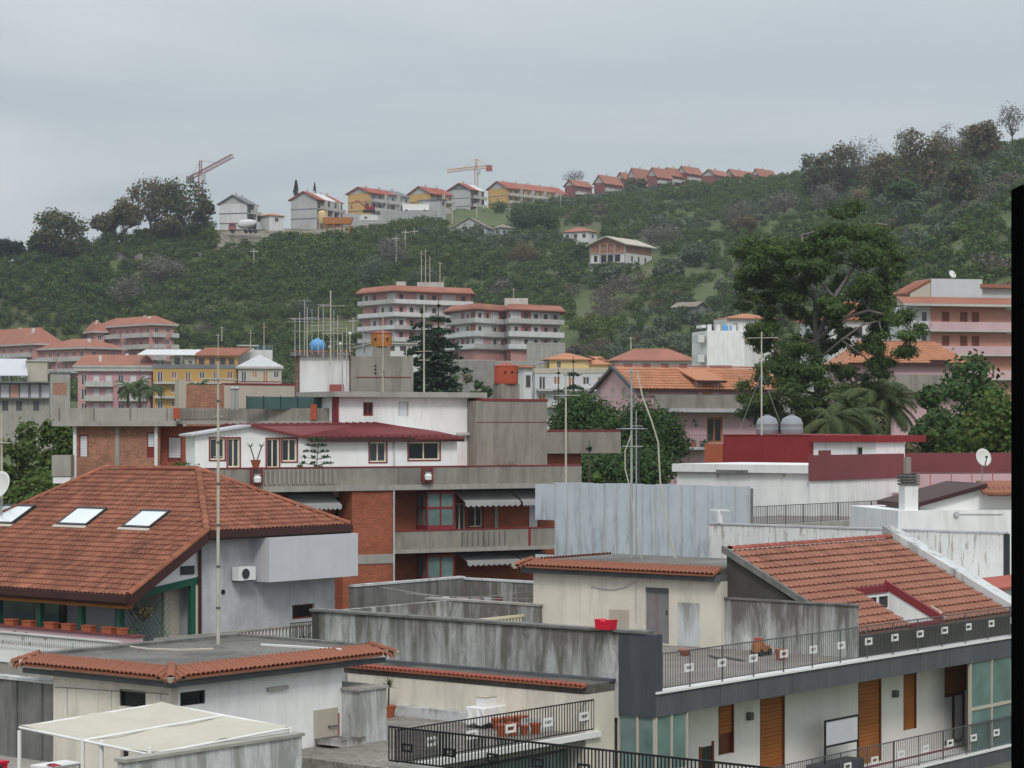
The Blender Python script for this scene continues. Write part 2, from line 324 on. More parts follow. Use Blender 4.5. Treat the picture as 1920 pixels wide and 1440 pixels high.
class Fc:
 """a wall face of a frame: axis 'y' is the plane local y=c seen from -y, axis 'x' the plane local x=c seen from -x.
  (s, d, z): along the face, outwards, up"""
 def __init__(s, fr, ax='y', c=0.0): s.fr, s.ax, s.c = fr, ax, c
 def at(s, c): return Fc(s.fr, s.ax, c)
 def p(s, px, py): return s.fr.hy(px, py, s.c) if s.ax == 'y' else s.fr.hx(px, py, s.c)
 def S(s, px): return s.p(px, HY)[0]
 def Z(s, px, py): return s.p(px, py)[1]
 def L(s, a, d, z): return (a, s.c - d, z) if s.ax == 'y' else (s.c - d, a, z)
 def box(s, mb, s0, s1, d0, d1, z0, z1):
  if s0 > s1: s0, s1 = s1, s0
  if d0 > d1: d0, d1 = d1, d0
  if z0 > z1: z0, z1 = z1, z0
  if s.ax == 'y': mb.box(s0, s1, s.c - d1, s.c - d0, z0, z1)
  else: mb.box(s.c - d1, s.c - d0, s0, s1, z0, z1)
  return mb
 def rect(s, px0, py0, px1, py1):
  """photo rectangle to (s0, s1, z0, z1)"""
  a0, a1 = sorted((s.S(px0), s.S(px1))); pm = (px0 + px1) / 2
  return a0, a1, s.Z(pm, py1), s.Z(pm, py0)
def wall(f, s0, s1, z0, z1, holes=(), thick=0.2, back=None, mb=None):
 """wall sheet with real openings (s0,s1,z0,z1); reveals go back by thick onto a core that reaches back to depth back"""
 mb = mb or MB()
 hs = [(max(a, s0), min(b, s1), max(c, z0), min(d, z1)) for a, b, c, d in holes]
 hs = [h for h in hs if h[0] < h[1] - 1e-4 and h[2] < h[3] - 1e-4]
 xs = sorted({s0, s1, *[h[0] for h in hs], *[h[1] for h in hs]}); zs = sorted({z0, z1, *[h[2] for h in hs], *[h[3] for h in hs]})
 for i in range(len(xs) - 1):
  j = 0
  while j < len(zs) - 1:
   cx = (xs[i] + xs[i+1]) / 2
   inside = lambda jj: any(h[0] < cx < h[1] and h[2] < (zs[jj] + zs[jj+1]) / 2 < h[3] for h in hs)
   if inside(j): j += 1; continue
   k = j
   while k + 1 < len(zs) - 1 and not inside(k + 1): k += 1
   f.box(mb, xs[i], xs[i+1], -thick, 0, zs[j], zs[k+1]); j = k + 1
 if back and back > thick + 0.02: f.box(mb, s0, s1, -back, -thick - 0.004, z0, z1)
 return mb
def window(th, f, r, frame='ivory', pane='glass', depth=0.12, fw=0.06, mull=1, rail=0, outer=None, sill=None, name='window'):
 """a window set in its opening: frame bars with a pane behind"""
 s0, s1, z0, z1 = r; mb = MB(); d0, d1 = -depth - 0.05, -depth
 f.box(mb, s0, s0 + fw, d0, d1, z0, z1); f.box(mb, s1 - fw, s1, d0, d1, z0, z1)
 f.box(mb, s0 + fw, s1 - fw, d0, d1, z0, z0 + fw); f.box(mb, s0 + fw, s1 - fw, d0, d1, z1 - fw, z1)
 for i in range(mull):
  c = s0 + (s1 - s0) * (i + 1) / (mull + 1); f.box(mb, c - fw * .55, c + fw * .55, d0, d1 + 0.004, z0 + fw, z1 - fw)
 for i in range(rail):
  c = z0 + (z1 - z0) * (i + 1) / (rail + 1); f.box(mb, s0 + fw, s1 - fw, d0, d1 - 0.004, c - fw * .45, c + fw * .45)
 w = mb.build(name, M[frame], th)
 p = MB(); f.box(p, s0 + 0.01, s1 - 0.01, d0 - 0.01, d0 + 0.02, z0 + 0.01, z1 - 0.01); p.build('pane', M[pane], w)
 if outer:
  b = MB(); o = 0.07
  f.box(b, s0 - o, s0 - 0.002, -0.05, 0.03, z0 - o, z1 + o); f.box(b, s1 + 0.002, s1 + o, -0.05, 0.03, z0 - o, z1 + o)
  f.box(b, s0 - 0.002, s1 + 0.002, -0.05, 0.026, z1 + 0.002, z1 + o); f.box(b, s0 - 0.002, s1 + 0.002, -0.05, 0.026, z0 - o, z0 - 0.002)
  b.build('surround', M[outer], w)
 if sill:
  b = MB(); f.box(b, s0 - 0.1, s1 + 0.1, -0.06, 0.1, z0 - 0.07, z0 - 0.003); b.build('sill', M[sill], w)
 return w
def shutter(th, f, r, m='wood', frame='wooddark', slat=0.12, depth=0.08, frac=1.0, name='shutter', slats=True):
 """roller or panel shutter made of separate slats inside a frame"""
 s0, s1, z0, z1 = r; fw = 0.07; mb = MB()
 f.box(mb, s0, s0 + fw, -depth - 0.06, -depth + 0.05, z0, z1); f.box(mb, s1 - fw, s1, -depth - 0.06, -depth + 0.05, z0, z1)
 f.box(mb, s0 + fw, s1 - fw, -depth - 0.06, -depth + 0.05, z1 - fw, z1)
 f.box(mb, s0 + fw, s1 - fw, -depth - 0.06, -depth - 0.035, z0, z1 - fw)
 w = mb.build(name, M[frame], th); zb = z1 - fw - (z1 - fw - z0) * frac
 n = max(1, int((z1 - fw - zb) / slat)); h = (z1 - fw - zb) / n
 if slats:
  me = None
  for i in range(n):
   b = MB(); f.box(b, s0 + fw + 0.003, s1 - fw - 0.003, -depth - 0.032, -depth + (0.012 if i % 2 else 0.004), zb + i * h + 0.008, zb + (i + 1) * h)
   b.build('slat', M[m], w)
 else:
  b = MB()
  for i in range(n): f.box(b, s0 + fw + 0.003, s1 - fw - 0.003, -depth - 0.032, -depth + (0.01 if i % 2 else 0.0), zb + i * h + 0.02, zb + (i + 1) * h)
  b.build('slats', M[m], w)
 return w
def gable(f, s0, s1, z0, zr, depth, over=0.4, th=0.18, sr=None):
 """gable roof whose triangular end faces along face f; returns (end wall prism, roof slabs)"""
 sm = (s0 + s1) / 2 if sr is None else sr; e = MB(); L = f.L
 e.prism([L(s0, 0, z0), L(s1, 0, z0), L(sm, 0, zr)], Vector(L(0, -depth, 0)) - Vector(L(0, 0, 0)))
 r = MB()
 for a in (s0, s1):
  k = (a - sm) / abs(a - sm); oz = -(zr - z0) / abs(a - sm) * over
  p = [L(sm, over, zr + 0.01), L(a + k * over, over, z0 + oz + 0.01), L(a + k * over, over, z0 + oz + th), L(sm, over, zr + th)]
  r.prism(p, Vector(L(0, -depth - 2 * over, 0)) - Vector(L(0, 0, 0)))
 return e, r
def hip(x0, x1, y0, y1, z0, zr, over=0.5, th=0.15, ridge_along='x', inset=None):
 """hipped roof over a local rectangle, eaves at z0 (edge), ridge at zr"""
 x0 -= over; x1 += over; y0 -= over; y1 += over; mb = MB()
 if ridge_along == 'x':
  k = inset if inset is not None else (y1 - y0) / 2; ym = (y0 + y1) / 2; A = (x0 + k, ym, zr); B = (x1 - k, ym, zr)
  b = [(x0,y0,z0),(x1,y0,z0),(x1,y1,z0),(x0,y1,z0)]; t = [(p[0], p[1], z0 + th) for p in b]
  mb.add(b + t + [A, B], [(3,2,1,0),(0,1,5,4),(1,2,6,5),(2,3,7,6),(3,0,4,7),(4,5,9,8),(5,6,9),(6,7,8,9),(7,4,8)])
 else:
  k = inset if inset is not None else (x1 - x0) / 2; xm = (x0 + x1) / 2; A = (xm, y0 + k, zr); B = (xm, y1 - k, zr)
  b = [(x0,y0,z0),(x1,y0,z0),(x1,y1,z0),(x0,y1,z0)]; t = [(p[0], p[1], z0 + th) for p in b]
  mb.add(b + t + [A, B], [(3,2,1,0),(0,1,5,4),(1,2,6,5),(2,3,7,6),(3,0,4,7),(4,5,8),(5,6,9,8),(6,7,9),(7,4,8,9)])
 return mb
def inpoly(p, poly):
 x, y = p; c = False; j = len(poly) - 1
 for i in range(len(poly)):
  a, b = poly[i], poly[j]
  if (a[1] > y) != (b[1] > y) and x < (b[0] - a[0]) * (y - a[1]) / (b[1] - a[1]) + a[0]: c = not c
  j = i
 return c
def tiles(poly3, eave_dir, pitch=0.24, row=0.36, amp=0.045, step=0.035, lift=0.02, holes=(), seg=4, margin=0.0):
 """curved clay tiles over a planar roof polygon; each tile its own island. returns (MB, list of tile placements)"""
 P = [Vector(p) for p in poly3]; u = Vector(eave_dir).normalized()
 n = Vector((0, 0, 0))
 for i in range(len(P)):
  a, b = P[i], P[(i+1) % len(P)]; n += a.cross(b)
 n.normalize()
 if n.z < 0: n = -n
 v = n.cross(u).normalized()
 if v.z < 0: v = -v
 o = P[0]; q = [((p - o).dot(u), (p - o).dot(v)) for p in P]
 hq = [[((Vector(p) - o).dot(u), (Vector(p) - o).dot(v)) for p in h] for h in holes]
 u0, u1 = min(a for a, b in q), max(a for a, b in q); v0, v1 = min(b for a, b in q), max(b for a, b in q)
 mb = MB(); pl = []
 nv = int((v1 - v0) / row) + 1; nu = int((u1 - u0) / pitch) + 1
 for j in range(nv):
  vb = v0 + j * row
  for i in range(nu):
   ub = u0 + i * pitch
   c = (ub + pitch / 2, vb + row / 2)
   if not inpoly(c, q) or any(inpoly(c, h) for h in hq): continue
   top = min(vb + row * 1.12, v1 + row * .3)
   vs = []; jit = random.uniform(-0.008, 0.008)
   for vv, hh in ((vb, lift + step + jit), (top, lift)):
    for k in range(seg + 1):
     a = k / seg; hgt = amp * (math.sin(math.pi * min(a / 0.68, 1.0)) if a < 0.68 else -0.25 * math.sin(math.pi * (a - 0.68) / 0.32))
     vs.append(o + u * (ub + a * pitch) + v * vv + n * (hh + hgt))
   fs = [(k, k + 1, seg + 2 + k, seg + 1 + k) for k in range(seg)]
   # front lip
   b0 = len(vs)
   for k in range(seg + 1): vs.append(vs[k] - n * 0.03)
   fs += [(b0 + k, b0 + k + 1, k + 1, k) for k in range(seg)]
   mb.add(vs, fs); pl.append((o + u * (ub + pitch / 2) + v * vb, (vs, fs)))
 return mb, pl
def ridge_tiles(a, b, r=0.13, step=0.42, n=6):
 """half-round ridge tiles from a to b"""
 a = Vector(a); b = Vector(b); d = (b - a); k = max(1, int(d.length / step)); d.normalize()
 side = d.cross(Vector((0, 0, 1))).normalized(); up = side.cross(d).normalized(); mb = MB(); st = (b - a).length / k
 for i in range(k):
  vs = []
  for t, rr in ((i * st, r), ((i + 1.1) * st, r * 0.86)):
   for j in range(n + 1):
    an = math.pi * j / n; vs.append(a + d * t + side * rr * math.cos(an) + up * (rr * math.sin(an) * 0.8))
  mb.add(vs, [(j, j + 1, n + 2 + j, n + 1 + j) for j in range(n)])
 return mb
def railing(th, f, s0, s1, d, z0, z1, gap=0.11, bar=0.016, m='darkiron', deco=None, post=None, decow=0.42, rail=0.03, name='bar', decooff=0.0, bottom=0.06):
 """iron railing along a face: rails, posts, every bar a part, square ornaments"""
 L = f.L; mb = MB(); f.box(mb, s0, s1, d - rail/2, d + rail/2, z1 - rail, z1); f.box(mb, s0, s1, d - rail/2, d + rail/2, z0 + bottom, z0 + bottom + rail * .8)
 top = mb.build('handrail', M[m], th)
 n = max(1, int(abs(s1 - s0) / gap)); me = MB().box(-bar/2, bar/2, -bar/2, bar/2, 0, (z1 - z0) - bottom - rail * 1.8 - 0.004).mesh('bar'); me.materials.append(M[m])
 zo = ZO[th.name]
 for i in range(n + 1):
  p = L(s0 + (s1 - s0) * i / n, d, z0 + bottom + rail * .8 + 0.002); inst(name, me, th, Matrix.Translation((p[0], p[1], p[2] - zo)))
 if post:
  k = max(1, int(round(abs(s1 - s0) / post)))
  for i in range(k + 1):
   c = s0 + (s1 - s0) * i / k; b = MB(); f.box(b, c - 0.016, c + 0.016, d + rail/2 + 0.003, d + rail/2 + 0.03, z0 - 0.05, z1); b.build('post', M[m], th)
 if deco:
  a = s0 + decooff
  while a < s1 - 0.1:
   b = MB(); zc = z0 + (z1 - z0) * 0.52; h = decow * 0.27; ww = decow / 2; t = 0.06; e = bar / 2 + 0.006
   f.box(b, a - ww, a + ww, d + e, d + e + 0.03, zc + h - t, zc + h); f.box(b, a - ww, a + ww, d + e, d + e + 0.03, zc - h, zc - h + t)
   f.box(b, a - ww, a - ww + t, d + e, d + e + 0.03, zc - h + t, zc + h - t); f.box(b, a + ww - t, a + ww, d + e, d + e + 0.03, zc - h + t, zc + h - t)
   b.build('square_ornament', M[deco[0]], th); a += deco[1]
 return top
def antenna(px, py0, py1, Y, label, booms=((0.1, 1.2, 8),), r=0.035, m='mastpale', dish=None, group='television antennas on the roofs', wires=0, az=None):
 """television mast: pole, booms with dipole rods, optional dish"""
 b = pt(px, py0, Y); t = pt(px, py1, Y); h = t.z - b.z
 th = thing('antenna_mast', label, 'antenna', b, random.uniform(-0.4, 0.4) if az is None else az, group)
 MB().tube((0,0,b.z), (0,0,t.z), r, r * 0.7, n=7).build('mast', M[m], th)
 for k, (fr, ln, ne) in enumerate(booms):
  z = t.z - fr * h; mb = MB(); an = (k * 0.9) % 1.5 - 0.3
  dx, dy = math.cos(an), math.sin(an)
  mb.tube((-dx*ln*.45, -dy*ln*.45 - r, z), (dx*ln*.55, dy*ln*.55 - r, z), max(0.014, r*.4), n=5)
  bo = mb.build('boom', M[m], th); el = MB()
  for i in range(ne):
   q = -0.43 + 0.95 * i / max(1, ne - 1); l = 0.16 + 0.10 * (1 - i / max(1, ne)); c = (dx*ln*q, dy*ln*q - r, z)
   el.tube((c[0] - dy*l, c[1] + dx*l, z), (c[0] + dy*l, c[1] - dx*l, z), max(0.008, r*.22), n=4)
  el.build('dipole_rods', M[m], bo)
 for k in range(wires):
  an = 2.1 * k + 0.5; MB().tube((0, 0, b.z + h * 0.6), (1.4*math.cos(an), 1.4*math.sin(an), b.z + 0.05), 0.012, n=4).build('guy_wire', M['galv'], th)
 if dish:
  fr, rad = dish; dish_part(th, (0, -0.08, t.z - fr * h), rad, -0.4)
 return th
def dish_part(th, c, rad, turn=0.0, tilt=0.5, m='dish'):
 mb = MB(); n = 20; prof = [(rad * k / 5, 0.22 * rad * (k / 5) ** 2) for k in range(6)]
 q = Matrix.Rotation(turn, 3, 'Z') @ Matrix.Rotation(R(90) - tilt, 3, 'X')
 vs = []; c = Vector(c)
 for r_, z in prof:
  for i in range(n):
   a = 2 * math.pi * i / n; vs.append(c + q @ Vector((r_ * math.cos(a), r_ * math.sin(a) * 1.08, z)))
 fs = [(j*n + i, j*n + (i+1) % n, (j+1)*n + (i+1) % n, (j+1)*n + i) for j in range(5) for i in range(n)]
 back = [c + q @ (Vector(((prof[j][0]) * math.cos(2*math.pi*i/n), prof[j][0] * math.sin(2*math.pi*i/n) * 1.08, prof[j][1] - 0.02))) for j in range(6) for i in range(n)]
 b0 = len(vs); vs += back; fs += [tuple(b0 + k for k in f[::-1]) for f in fs[:5*n]]
 fs += [(5*n + i, 5*n + (i+1) % n, b0 + 5*n + (i+1) % n, b0 + 5*n + i) for i in range(n)]
 d = mb.add(vs, fs).build('reflector', M[m], th, smooth=True)
 a = MB(); tip = c + q @ Vector((0, -rad * 0.15, rad * 0.9)); a.tube(c + q @ Vector((0, -rad * 1.05, rad * .2)), tip, 0.015 + rad * .02, n=5)
 a.tube(tip, tip + q @ Vector((0, 0.02, -rad * 0.2)), 0.03 + rad * .05, n=7); a.build('feed_arm', M['darkiron'], d)
 return d

# ------------------------------------------------------------------ foliage
def quads_mesh(name, C, Nn, size, aspect=1.0, tri=False):
 """many leaf-sized faces: centres C, facing Nn (numpy arrays), each its own island"""
 k = len(C); Nn = Nn / (np.linalg.norm(Nn, axis=1, keepdims=True) + 1e-9)
 t = np.random.normal(size=(k, 3)); t -= Nn * np.sum(t * Nn, axis=1, keepdims=True); t /= np.linalg.norm(t, axis=1, keepdims=True) + 1e-9
 b = np.cross(Nn, t); s = np.asarray(size).reshape(-1, 1) * np.random.uniform(0.6, 1.3, (k, 1)); t = t * s; b = b * s * aspect
 if tri:
  V = np.stack([C - t * .6 - b * .5, C + t * .6 - b * .5, C + b * .8], axis=1).reshape(-1, 3); nv = 3
 else:
  V = np.stack([C - t * .5, C - b * .38, C + t * .6, C + b * .42], axis=1).reshape(-1, 3); nv = 4
 me = bpy.data.meshes.new(name); me.vertices.add(len(V)); me.vertices.foreach_set('co', V.astype(np.float32).ravel())
 me.loops.add(k * nv); me.loops.foreach_set('vertex_index', np.arange(k * nv, dtype=np.int32))
 me.polygons.add(k); me.polygons.foreach_set('loop_start', np.arange(0, k * nv, nv, dtype=np.int32)); me.polygons.foreach_set('loop_total', np.full(k, nv, dtype=np.int32))
 me.update(calc_edges=True); return me
def rnd_dir(k):
 v = np.random.normal(size=(k, 3)); return v / np.linalg.norm(v, axis=1, keepdims=True)
def clumps(blobs, n, size, shell=0.55, flat=0.8, up=0.35, rough=0.4):
 """leaf centres and normals over a list of (x,y,z,rx,rz) clumps, denser near each clump's skin"""
 B = np.array(blobs, dtype=float); wgt = B[:, 3] ** 2; wgt /= wgt.sum(); idx = np.random.choice(len(B), n, p=wgt)
 d = rnd_dir(n); r = (shell + (1 - shell) * np.random.rand(n)) * np.random.uniform(0.86, 1.12, n); b = B[idx]
 C = b[:, :3] + d * np.stack([b[:, 3] * r, b[:, 3] * r, b[:, 4] * r], axis=1) + np.random.normal(size=(n, 3)) * b[:, 3:4] * .13
 Nn = d + np.random.normal(scale=rough, size=(n, 3)); Nn[:, 2] += up
 return C, Nn, size * np.ones(n)
def crown_blobs(w, h, z0, n, rmin, rmax, squash=0.75, seed=0, top=0.0, cx=0.0):
 """clumps spread over an ellipsoidal crown of width w, height h"""
 rg = random.Random(seed); out = []
 for i in range(n):
  while True:
   x, y, z = rg.uniform(-1, 1), rg.uniform(-1, 1), rg.uniform(-1, 1); q = x*x + y*y + z*z
   if 0.25 < q < 1: break
  r = rg.uniform(rmin, rmax)
  out.append((cx + x * (w/2 - r*.6), y * (w/2 - r*.6), z0 + h/2 + z * (h/2 - r * squash * .6) + top * rg.random(), r, r * squash))
 return out
def branchy(blobs, base_z, fork_z, r, m, th, lean=0.0, frac=0.8, maxn=14, rr=0.35):
 mb = MB(); fk = Vector((lean, 0, fork_z)); mb.tube((0, 0, base_z), fk, r, r * 0.62, n=8)
 for b in sorted(blobs, key=lambda q: -q[3])[:maxn]:
  e = Vector(b[:3]); e = fk + (e - fk) * frac; md = fk + (e - fk) * 0.5 + Vector((random.uniform(-.1, .1), random.uniform(-.1, .1), -0.12)) * (e - fk).length * .5
  mb.tube(fk - Vector((0, 0, r * .3)), md, r * 0.5, r * 0.32, n=5, cap=False); mb.tube(md, e, r * 0.32, r * 0.1, n=5, cap=False)
 return mb.build('trunk', m, th)
def tree(base, height, width, kind, label, seed=1, leaves=1800, size=None, group=None, nb=16, trunk=0.3, bark='bark', name='tree', shell=0.55, lean=0.0, second=None, rb=(0.15, 0.26)):
 """tapered trunk with limbs and a crown of leaf clumps. base: ground point, crown takes the top 1-trunk of the height"""
 np.random.seed(seed); random.seed(seed)
 th = thing(name, label, 'tree', base, random.uniform(0, 6), group); z = base[2]
 s = size or width * 0.05; ch = height * (1 - trunk)
 bl = crown_blobs(width, ch, z + height * trunk, nb, width * rb[0], width * rb[1], seed=seed, cx=lean)
 C, Nn, S = clumps(bl, leaves, s, shell); C[:, 2] -= ZO[th.name]
 me = quads_mesh('crown', C, Nn, S); me.materials.append(G[kind])
 if second:
  me.materials.append(G[second]); me.polygons.foreach_set('material_index', (np.random.rand(len(me.polygons)) < 0.4).astype(np.int32))
 o = bpy.data.objects.new('crown', me); col.objects.link(o); o.parent = th
 branchy(bl, z - 0.3, z + height * trunk * 0.9, max(0.12, height * 0.022), M[bark], th, lean * .5)
 return th
def cypress(base, height, width, label, seed=1, kind='cypress', group=None, leaves=900):
 np.random.seed(seed); th = thing('cypress_tree', label, 'tree', base, 0, group)
 t = np.random.rand(leaves) ** 0.8; a = np.random.rand(leaves) * 6.283
 rad = width / 2 * np.clip(np.minimum(t * 5, 1) * (1 - t) ** 0.6 * 1.15, 0.03, 1) * np.random.uniform(0.6, 1.1, leaves)
 C = np.stack([rad * np.cos(a), rad * np.sin(a), 0.06 * height + t * height * .94], axis=1); Nn = np.stack([np.cos(a), np.sin(a), 0.4 + 0 * a], axis=1) + np.random.normal(scale=.4, size=(leaves, 3))
 me = quads_mesh('crown', C, Nn, np.full(leaves, width * 0.16), aspect=1.4); me.materials.append(G[kind])
 o = bpy.data.objects.new('crown', me); col.objects.link(o); o.parent = th
 MB().tube((0, 0, base[2] - .3), (0, 0, base[2] + height * .9), width * .07, 0.03, n=6).build('trunk', M['bark'], th)
 return th
def fir(base, height, width, label, seed=1, kind='fir', tiers=16, per=9, leaves=70, droop=0.25, gap=0.0, group=None):
 """conifer with whorls of drooping boughs"""
 np.random.seed(seed); random.seed(seed); th = thing('conifer_tree', label, 'tree', base, random.uniform(0, 6), group)
 z = base[2]; mb = MB().tube((0, 0, z - .3), (0, 0, z + height), height * .016, 0.03, n=7); Cs, Ns, Ss = [], [], []
 for i in range(tiers):
  t = i / (tiers - 1); zz = z + height * (0.10 + 0.88 * t); rad = width / 2 * (1 - t) ** 0.62 + 0.15
  for j in range(per):
   if random.random() < gap: continue
   a = 6.283 * (j + random.random() * .7) / per + i * 0.6; L = rad * random.uniform(0.6, 1.12)
   tip = Vector((L * math.cos(a), L * math.sin(a), zz - droop * L + random.uniform(-.15, .15) * L))
   mb.tube((0, 0, zz), tip, 0.05 * (1 - t) + 0.02, 0.012, n=4, cap=False)
   n = max(8, int(leaves * (L / (width / 2)) ** 1.1)); u = np.random.rand(n) ** 0.75
   C = np.stack([u * tip.x, u * tip.y, zz + u * (tip.z - zz)], axis=1)
   wd = L * 0.28 * (1 - u * .5); C += np.random.normal(size=(n, 3)) * np.stack([wd * .5, wd * .5, wd * .22 + .05], axis=1)
   Cs.append(C); Ns.append(np.stack([np.random.normal(scale=.5, size=n), np.random.normal(scale=.5, size=n), np.ones(n)], axis=1)); Ss.append(np.full(n, 0.11 * L + 0.2))
 C = np.concatenate(Cs); C[:, 2] -= z
 me = quads_mesh('crown', C, np.concatenate(Ns), np.concatenate(Ss), aspect=0.8); me.materials.append(G[kind])
 o = bpy.data.objects.new('crown', me); col.objects.link(o); o.parent = th
 mb.build('trunk', M['bark'], th); return th
def palm(base, height, label, fronds=22, fl=2.6, seed=1, group=None, kind='palm'):
 np.random.seed(seed); random.seed(seed); th = thing('palm_tree', label, 'palm tree', base, random.uniform(0, 6), group); z = base[2]
 mb = MB(); k = 9
 for i in range(k): mb.tube((0, 0, z - .2 + (height + .2) * i / k), (0, 0, z - .2 + (height + .2) * (i + 1) / k), 0.20 + 0.02 * (i % 2), 0.18, n=8)
 mb.build('trunk', M['bark'], th)
 for i in range(fronds):
  a = 6.283 * i / fronds + random.uniform(-.2, .2); el = random.uniform(-0.5, 1.25); fm = MB(); L = fl * random.uniform(.85, 1.1)
  p = Vector((0, 0, z + height)); d = Vector((math.cos(a) * math.cos(el), math.sin(a) * math.cos(el), math.sin(el))); seg = 7; side = Vector((-math.sin(a), math.cos(a), 0))
  for j in range(seg):
   q = p + d * (L / seg); fm.tube(p, q, 0.03 * (1 - j / seg) + 0.006, n=3, cap=False)
   ll = fl * 0.20 * math.sin(math.pi * (j + 1.2) / (seg + 1.4))
   for h in range(3):
    c = p + (q - p) * (h / 3)
    for sgn in (-1, 1):
     e = c + side * sgn * ll + d * ll * .5 - Vector((0, 0, ll * .55)); wv = d * 0.05 * fl / 2
     fm.add([c - wv, c + wv, e], [(0, 1, 2)])
   p = q; d = (d + Vector((0, 0, -0.30))).normalized()
  fm.build('frond', G[kind], th)
 return th
def bush(base, w, h, kind, label, n=500, seed=1, size=None, name='bush', cat='bush', group=None, nb=7):
 np.random.seed(seed); random.seed(seed); th = thing(name, label, cat, base, 0, group)
 bl = crown_blobs(w, h, base[2], nb, w * .2, w * .3, squash=h / w, seed=seed)
 C, Nn, S = clumps(bl, n, size or w * .08, .4); C[:, 2] -= base[2]
 me = quads_mesh('foliage', C, Nn, S); me.materials.append(G[kind]); o = bpy.data.objects.new('foliage', me); col.objects.link(o); o.parent = th
 mb = MB()
 for b in bl[:5]: mb.tube((0, 0, base[2] - .05), b[:3], 0.03, 0.012, n=4, cap=False)
 mb.build('stem', M['bark'], th); return th

# ------------------------------------------------------------------ ground and hill
def lerp_tab(tab, x, k):
 if x <= tab[0][0]: return tab[0][k]
 for a, b in zip(tab[:-1], tab[1:]):
  if x <= b[0]: t = (x - a[0]) / (b[0] - a[0]); t = t * t * (3 - 2 * t) if k == 1 else t; return a[k] + (b[k] - a[k]) * t
 return tab[-1][k]
CREST = [(-900, 640, 640), (-400, 640, 560), (0, 660, 492), (120, 670, 470), (220, 680, 452), (400, 700, 431), (600, 715, 428), (690, 740, 420), (760, 770, 408),
   (850, 810, 392), (950, 880, 383), (1060, 930, 371), (1150, 970, 361), (1250, 985, 351), (1350, 1000, 345), (1450, 990, 338), (1550, 880, 330), (1700, 780, 312), (1900, 700, 278), (2400, 640, 215), (3200, 620, 180)]
FOOT = [(-900, 600, 735), (0, 610, 715), (400, 600, 712), (600, 575, 690), (900, 560, 672), (1060, 545, 668), (1300, 500, 670), (1500, 450, 690), (1900, 380, 700), (2600, 360, 700)]
def gz(x, y, rough=True):
 if y < 1: y = 1.0
 px = CX + F * x / max(y, 60.0); yc = lerp_tab(CREST, px, 1); pc = lerp_tab(CREST, px, 2); yf = lerp_tab(FOOT, px, 1); pf = lerp_tab(FOOT, px, 2)
 zf = H - (pf - HY) / F * yf; zcr = H - (pc - HY) / F * yc
 if y < 220: z = 0.0
 elif y < yf: t = (y - 220) / (yf - 220); z = zf * t ** 1.4
 elif y < yc:
  t = (y - yf) / (yc - yf); t2 = 0.72 * t + 0.28 * (1 - (1 - t) ** 2)
  z = zf + (zcr - zf) * t2
  if rough:
   st = 3.4; k = z / st; fr_ = k - math.floor(k); s = fr_ ** 3 / (fr_ ** 3 + (1 - fr_) ** 3); e = min(1, t * 6, (1 - t) * 6)
   z = z + (st * (math.floor(k) + s) - z) * 0.55 * e
   z += 2.2 * noise.noise((x * .018, y * .018, 3.1)) * e
 else: z = zcr - 0.004 * (y - yc)
 return z
def ground_hit(px, py, y0=300.0, y1=1150.0):
 y = y0
 while y < y1:
  p = pt(px, py, y)
  if p.z <= gz(p.x, y): return Vector((p.x, y, gz(p.x, y)))
  y += 1.5
 p = pt(px, py, lerp_tab(CREST, px, 1)); return Vector((p.x, p.y, gz(p.x, p.y)))
def gmat():
 m = mat('hill_ground', (0.070, 0.090, 0.027), var=0.35, scale=0.05, fine=0.0)
 t = m.node_tree; bs = t.nodes['Principled BSDF']; cur = bs.inputs['Base Color'].links[0].from_socket
 co = t.nodes.new('ShaderNodeTexCoord'); nz = t.nodes.new('ShaderNodeTexNoise'); nz.inputs['Scale'].default_value = 0.035; nz.inputs['Detail'].default_value = 8
 t.links.new(co.outputs['Object'], nz.inputs['Vector'])
 r = t.nodes.new('ShaderNodeMapRange'); t.links.new(nz.outputs['Fac'], r.inputs['Value']); r.inputs['From Min'].default_value = 0.52; r.inputs['From Max'].default_value = 0.66
 x = t.nodes.new('ShaderNodeMix'); x.data_type = 'RGBA'; t.links.new(r.outputs[0], x.inputs['Factor']); t.links.new(cur, x.inputs['A']); x.inputs['B'].default_value = (0.10, 0.10, 0.05, 1)
 t.links.new(x.outputs['Result'], bs.inputs['Base Color']); return m
def build_ground():
 xs = list(range(-2400, -600, 200)) + list(range(-600, 601, 6)) + list(range(800, 2401, 200))
 ys = list(range(-200, 220, 60)) + list(range(220, 1140, 6)) + list(range(1140, 4000, 220))
 V = [(x, y, gz(x, y)) for y in ys for x in xs]; nx = len(xs)
 Fa = [(j*nx + i, j*nx + i + 1, (j+1)*nx + i + 1, (j+1)*nx + i) for j in range(len(ys) - 1) for i in range(nx - 1)]
 o = MB().add(V, Fa).build('ground', gmat(), None, smooth=True, kind='structure'); return o
build_ground()
def bare_yard():
 V = []; k = 60
 for i in range(k + 1):
  px = 392 + (846 - 392) * i / k; yc = lerp_tab(CREST, px, 1)
  for d in (-26 + 7 * noise.noise((px * .02, 0, 0)), -15, -6, 2, 20, 60): y = yc + d; x = (px - CX) / F * y; V.append((x, y, gz(x, y) + .25 - (.6 if d < -18 else 0)))
 MB().add(V, [(i*6 + j, (i+1)*6 + j, (i+1)*6 + j + 1, i*6 + j + 1) for i in range(k) for j in range(5)]).build('bare_ground', 'soil', None, smooth=True, kind='structure')
bare_yard()

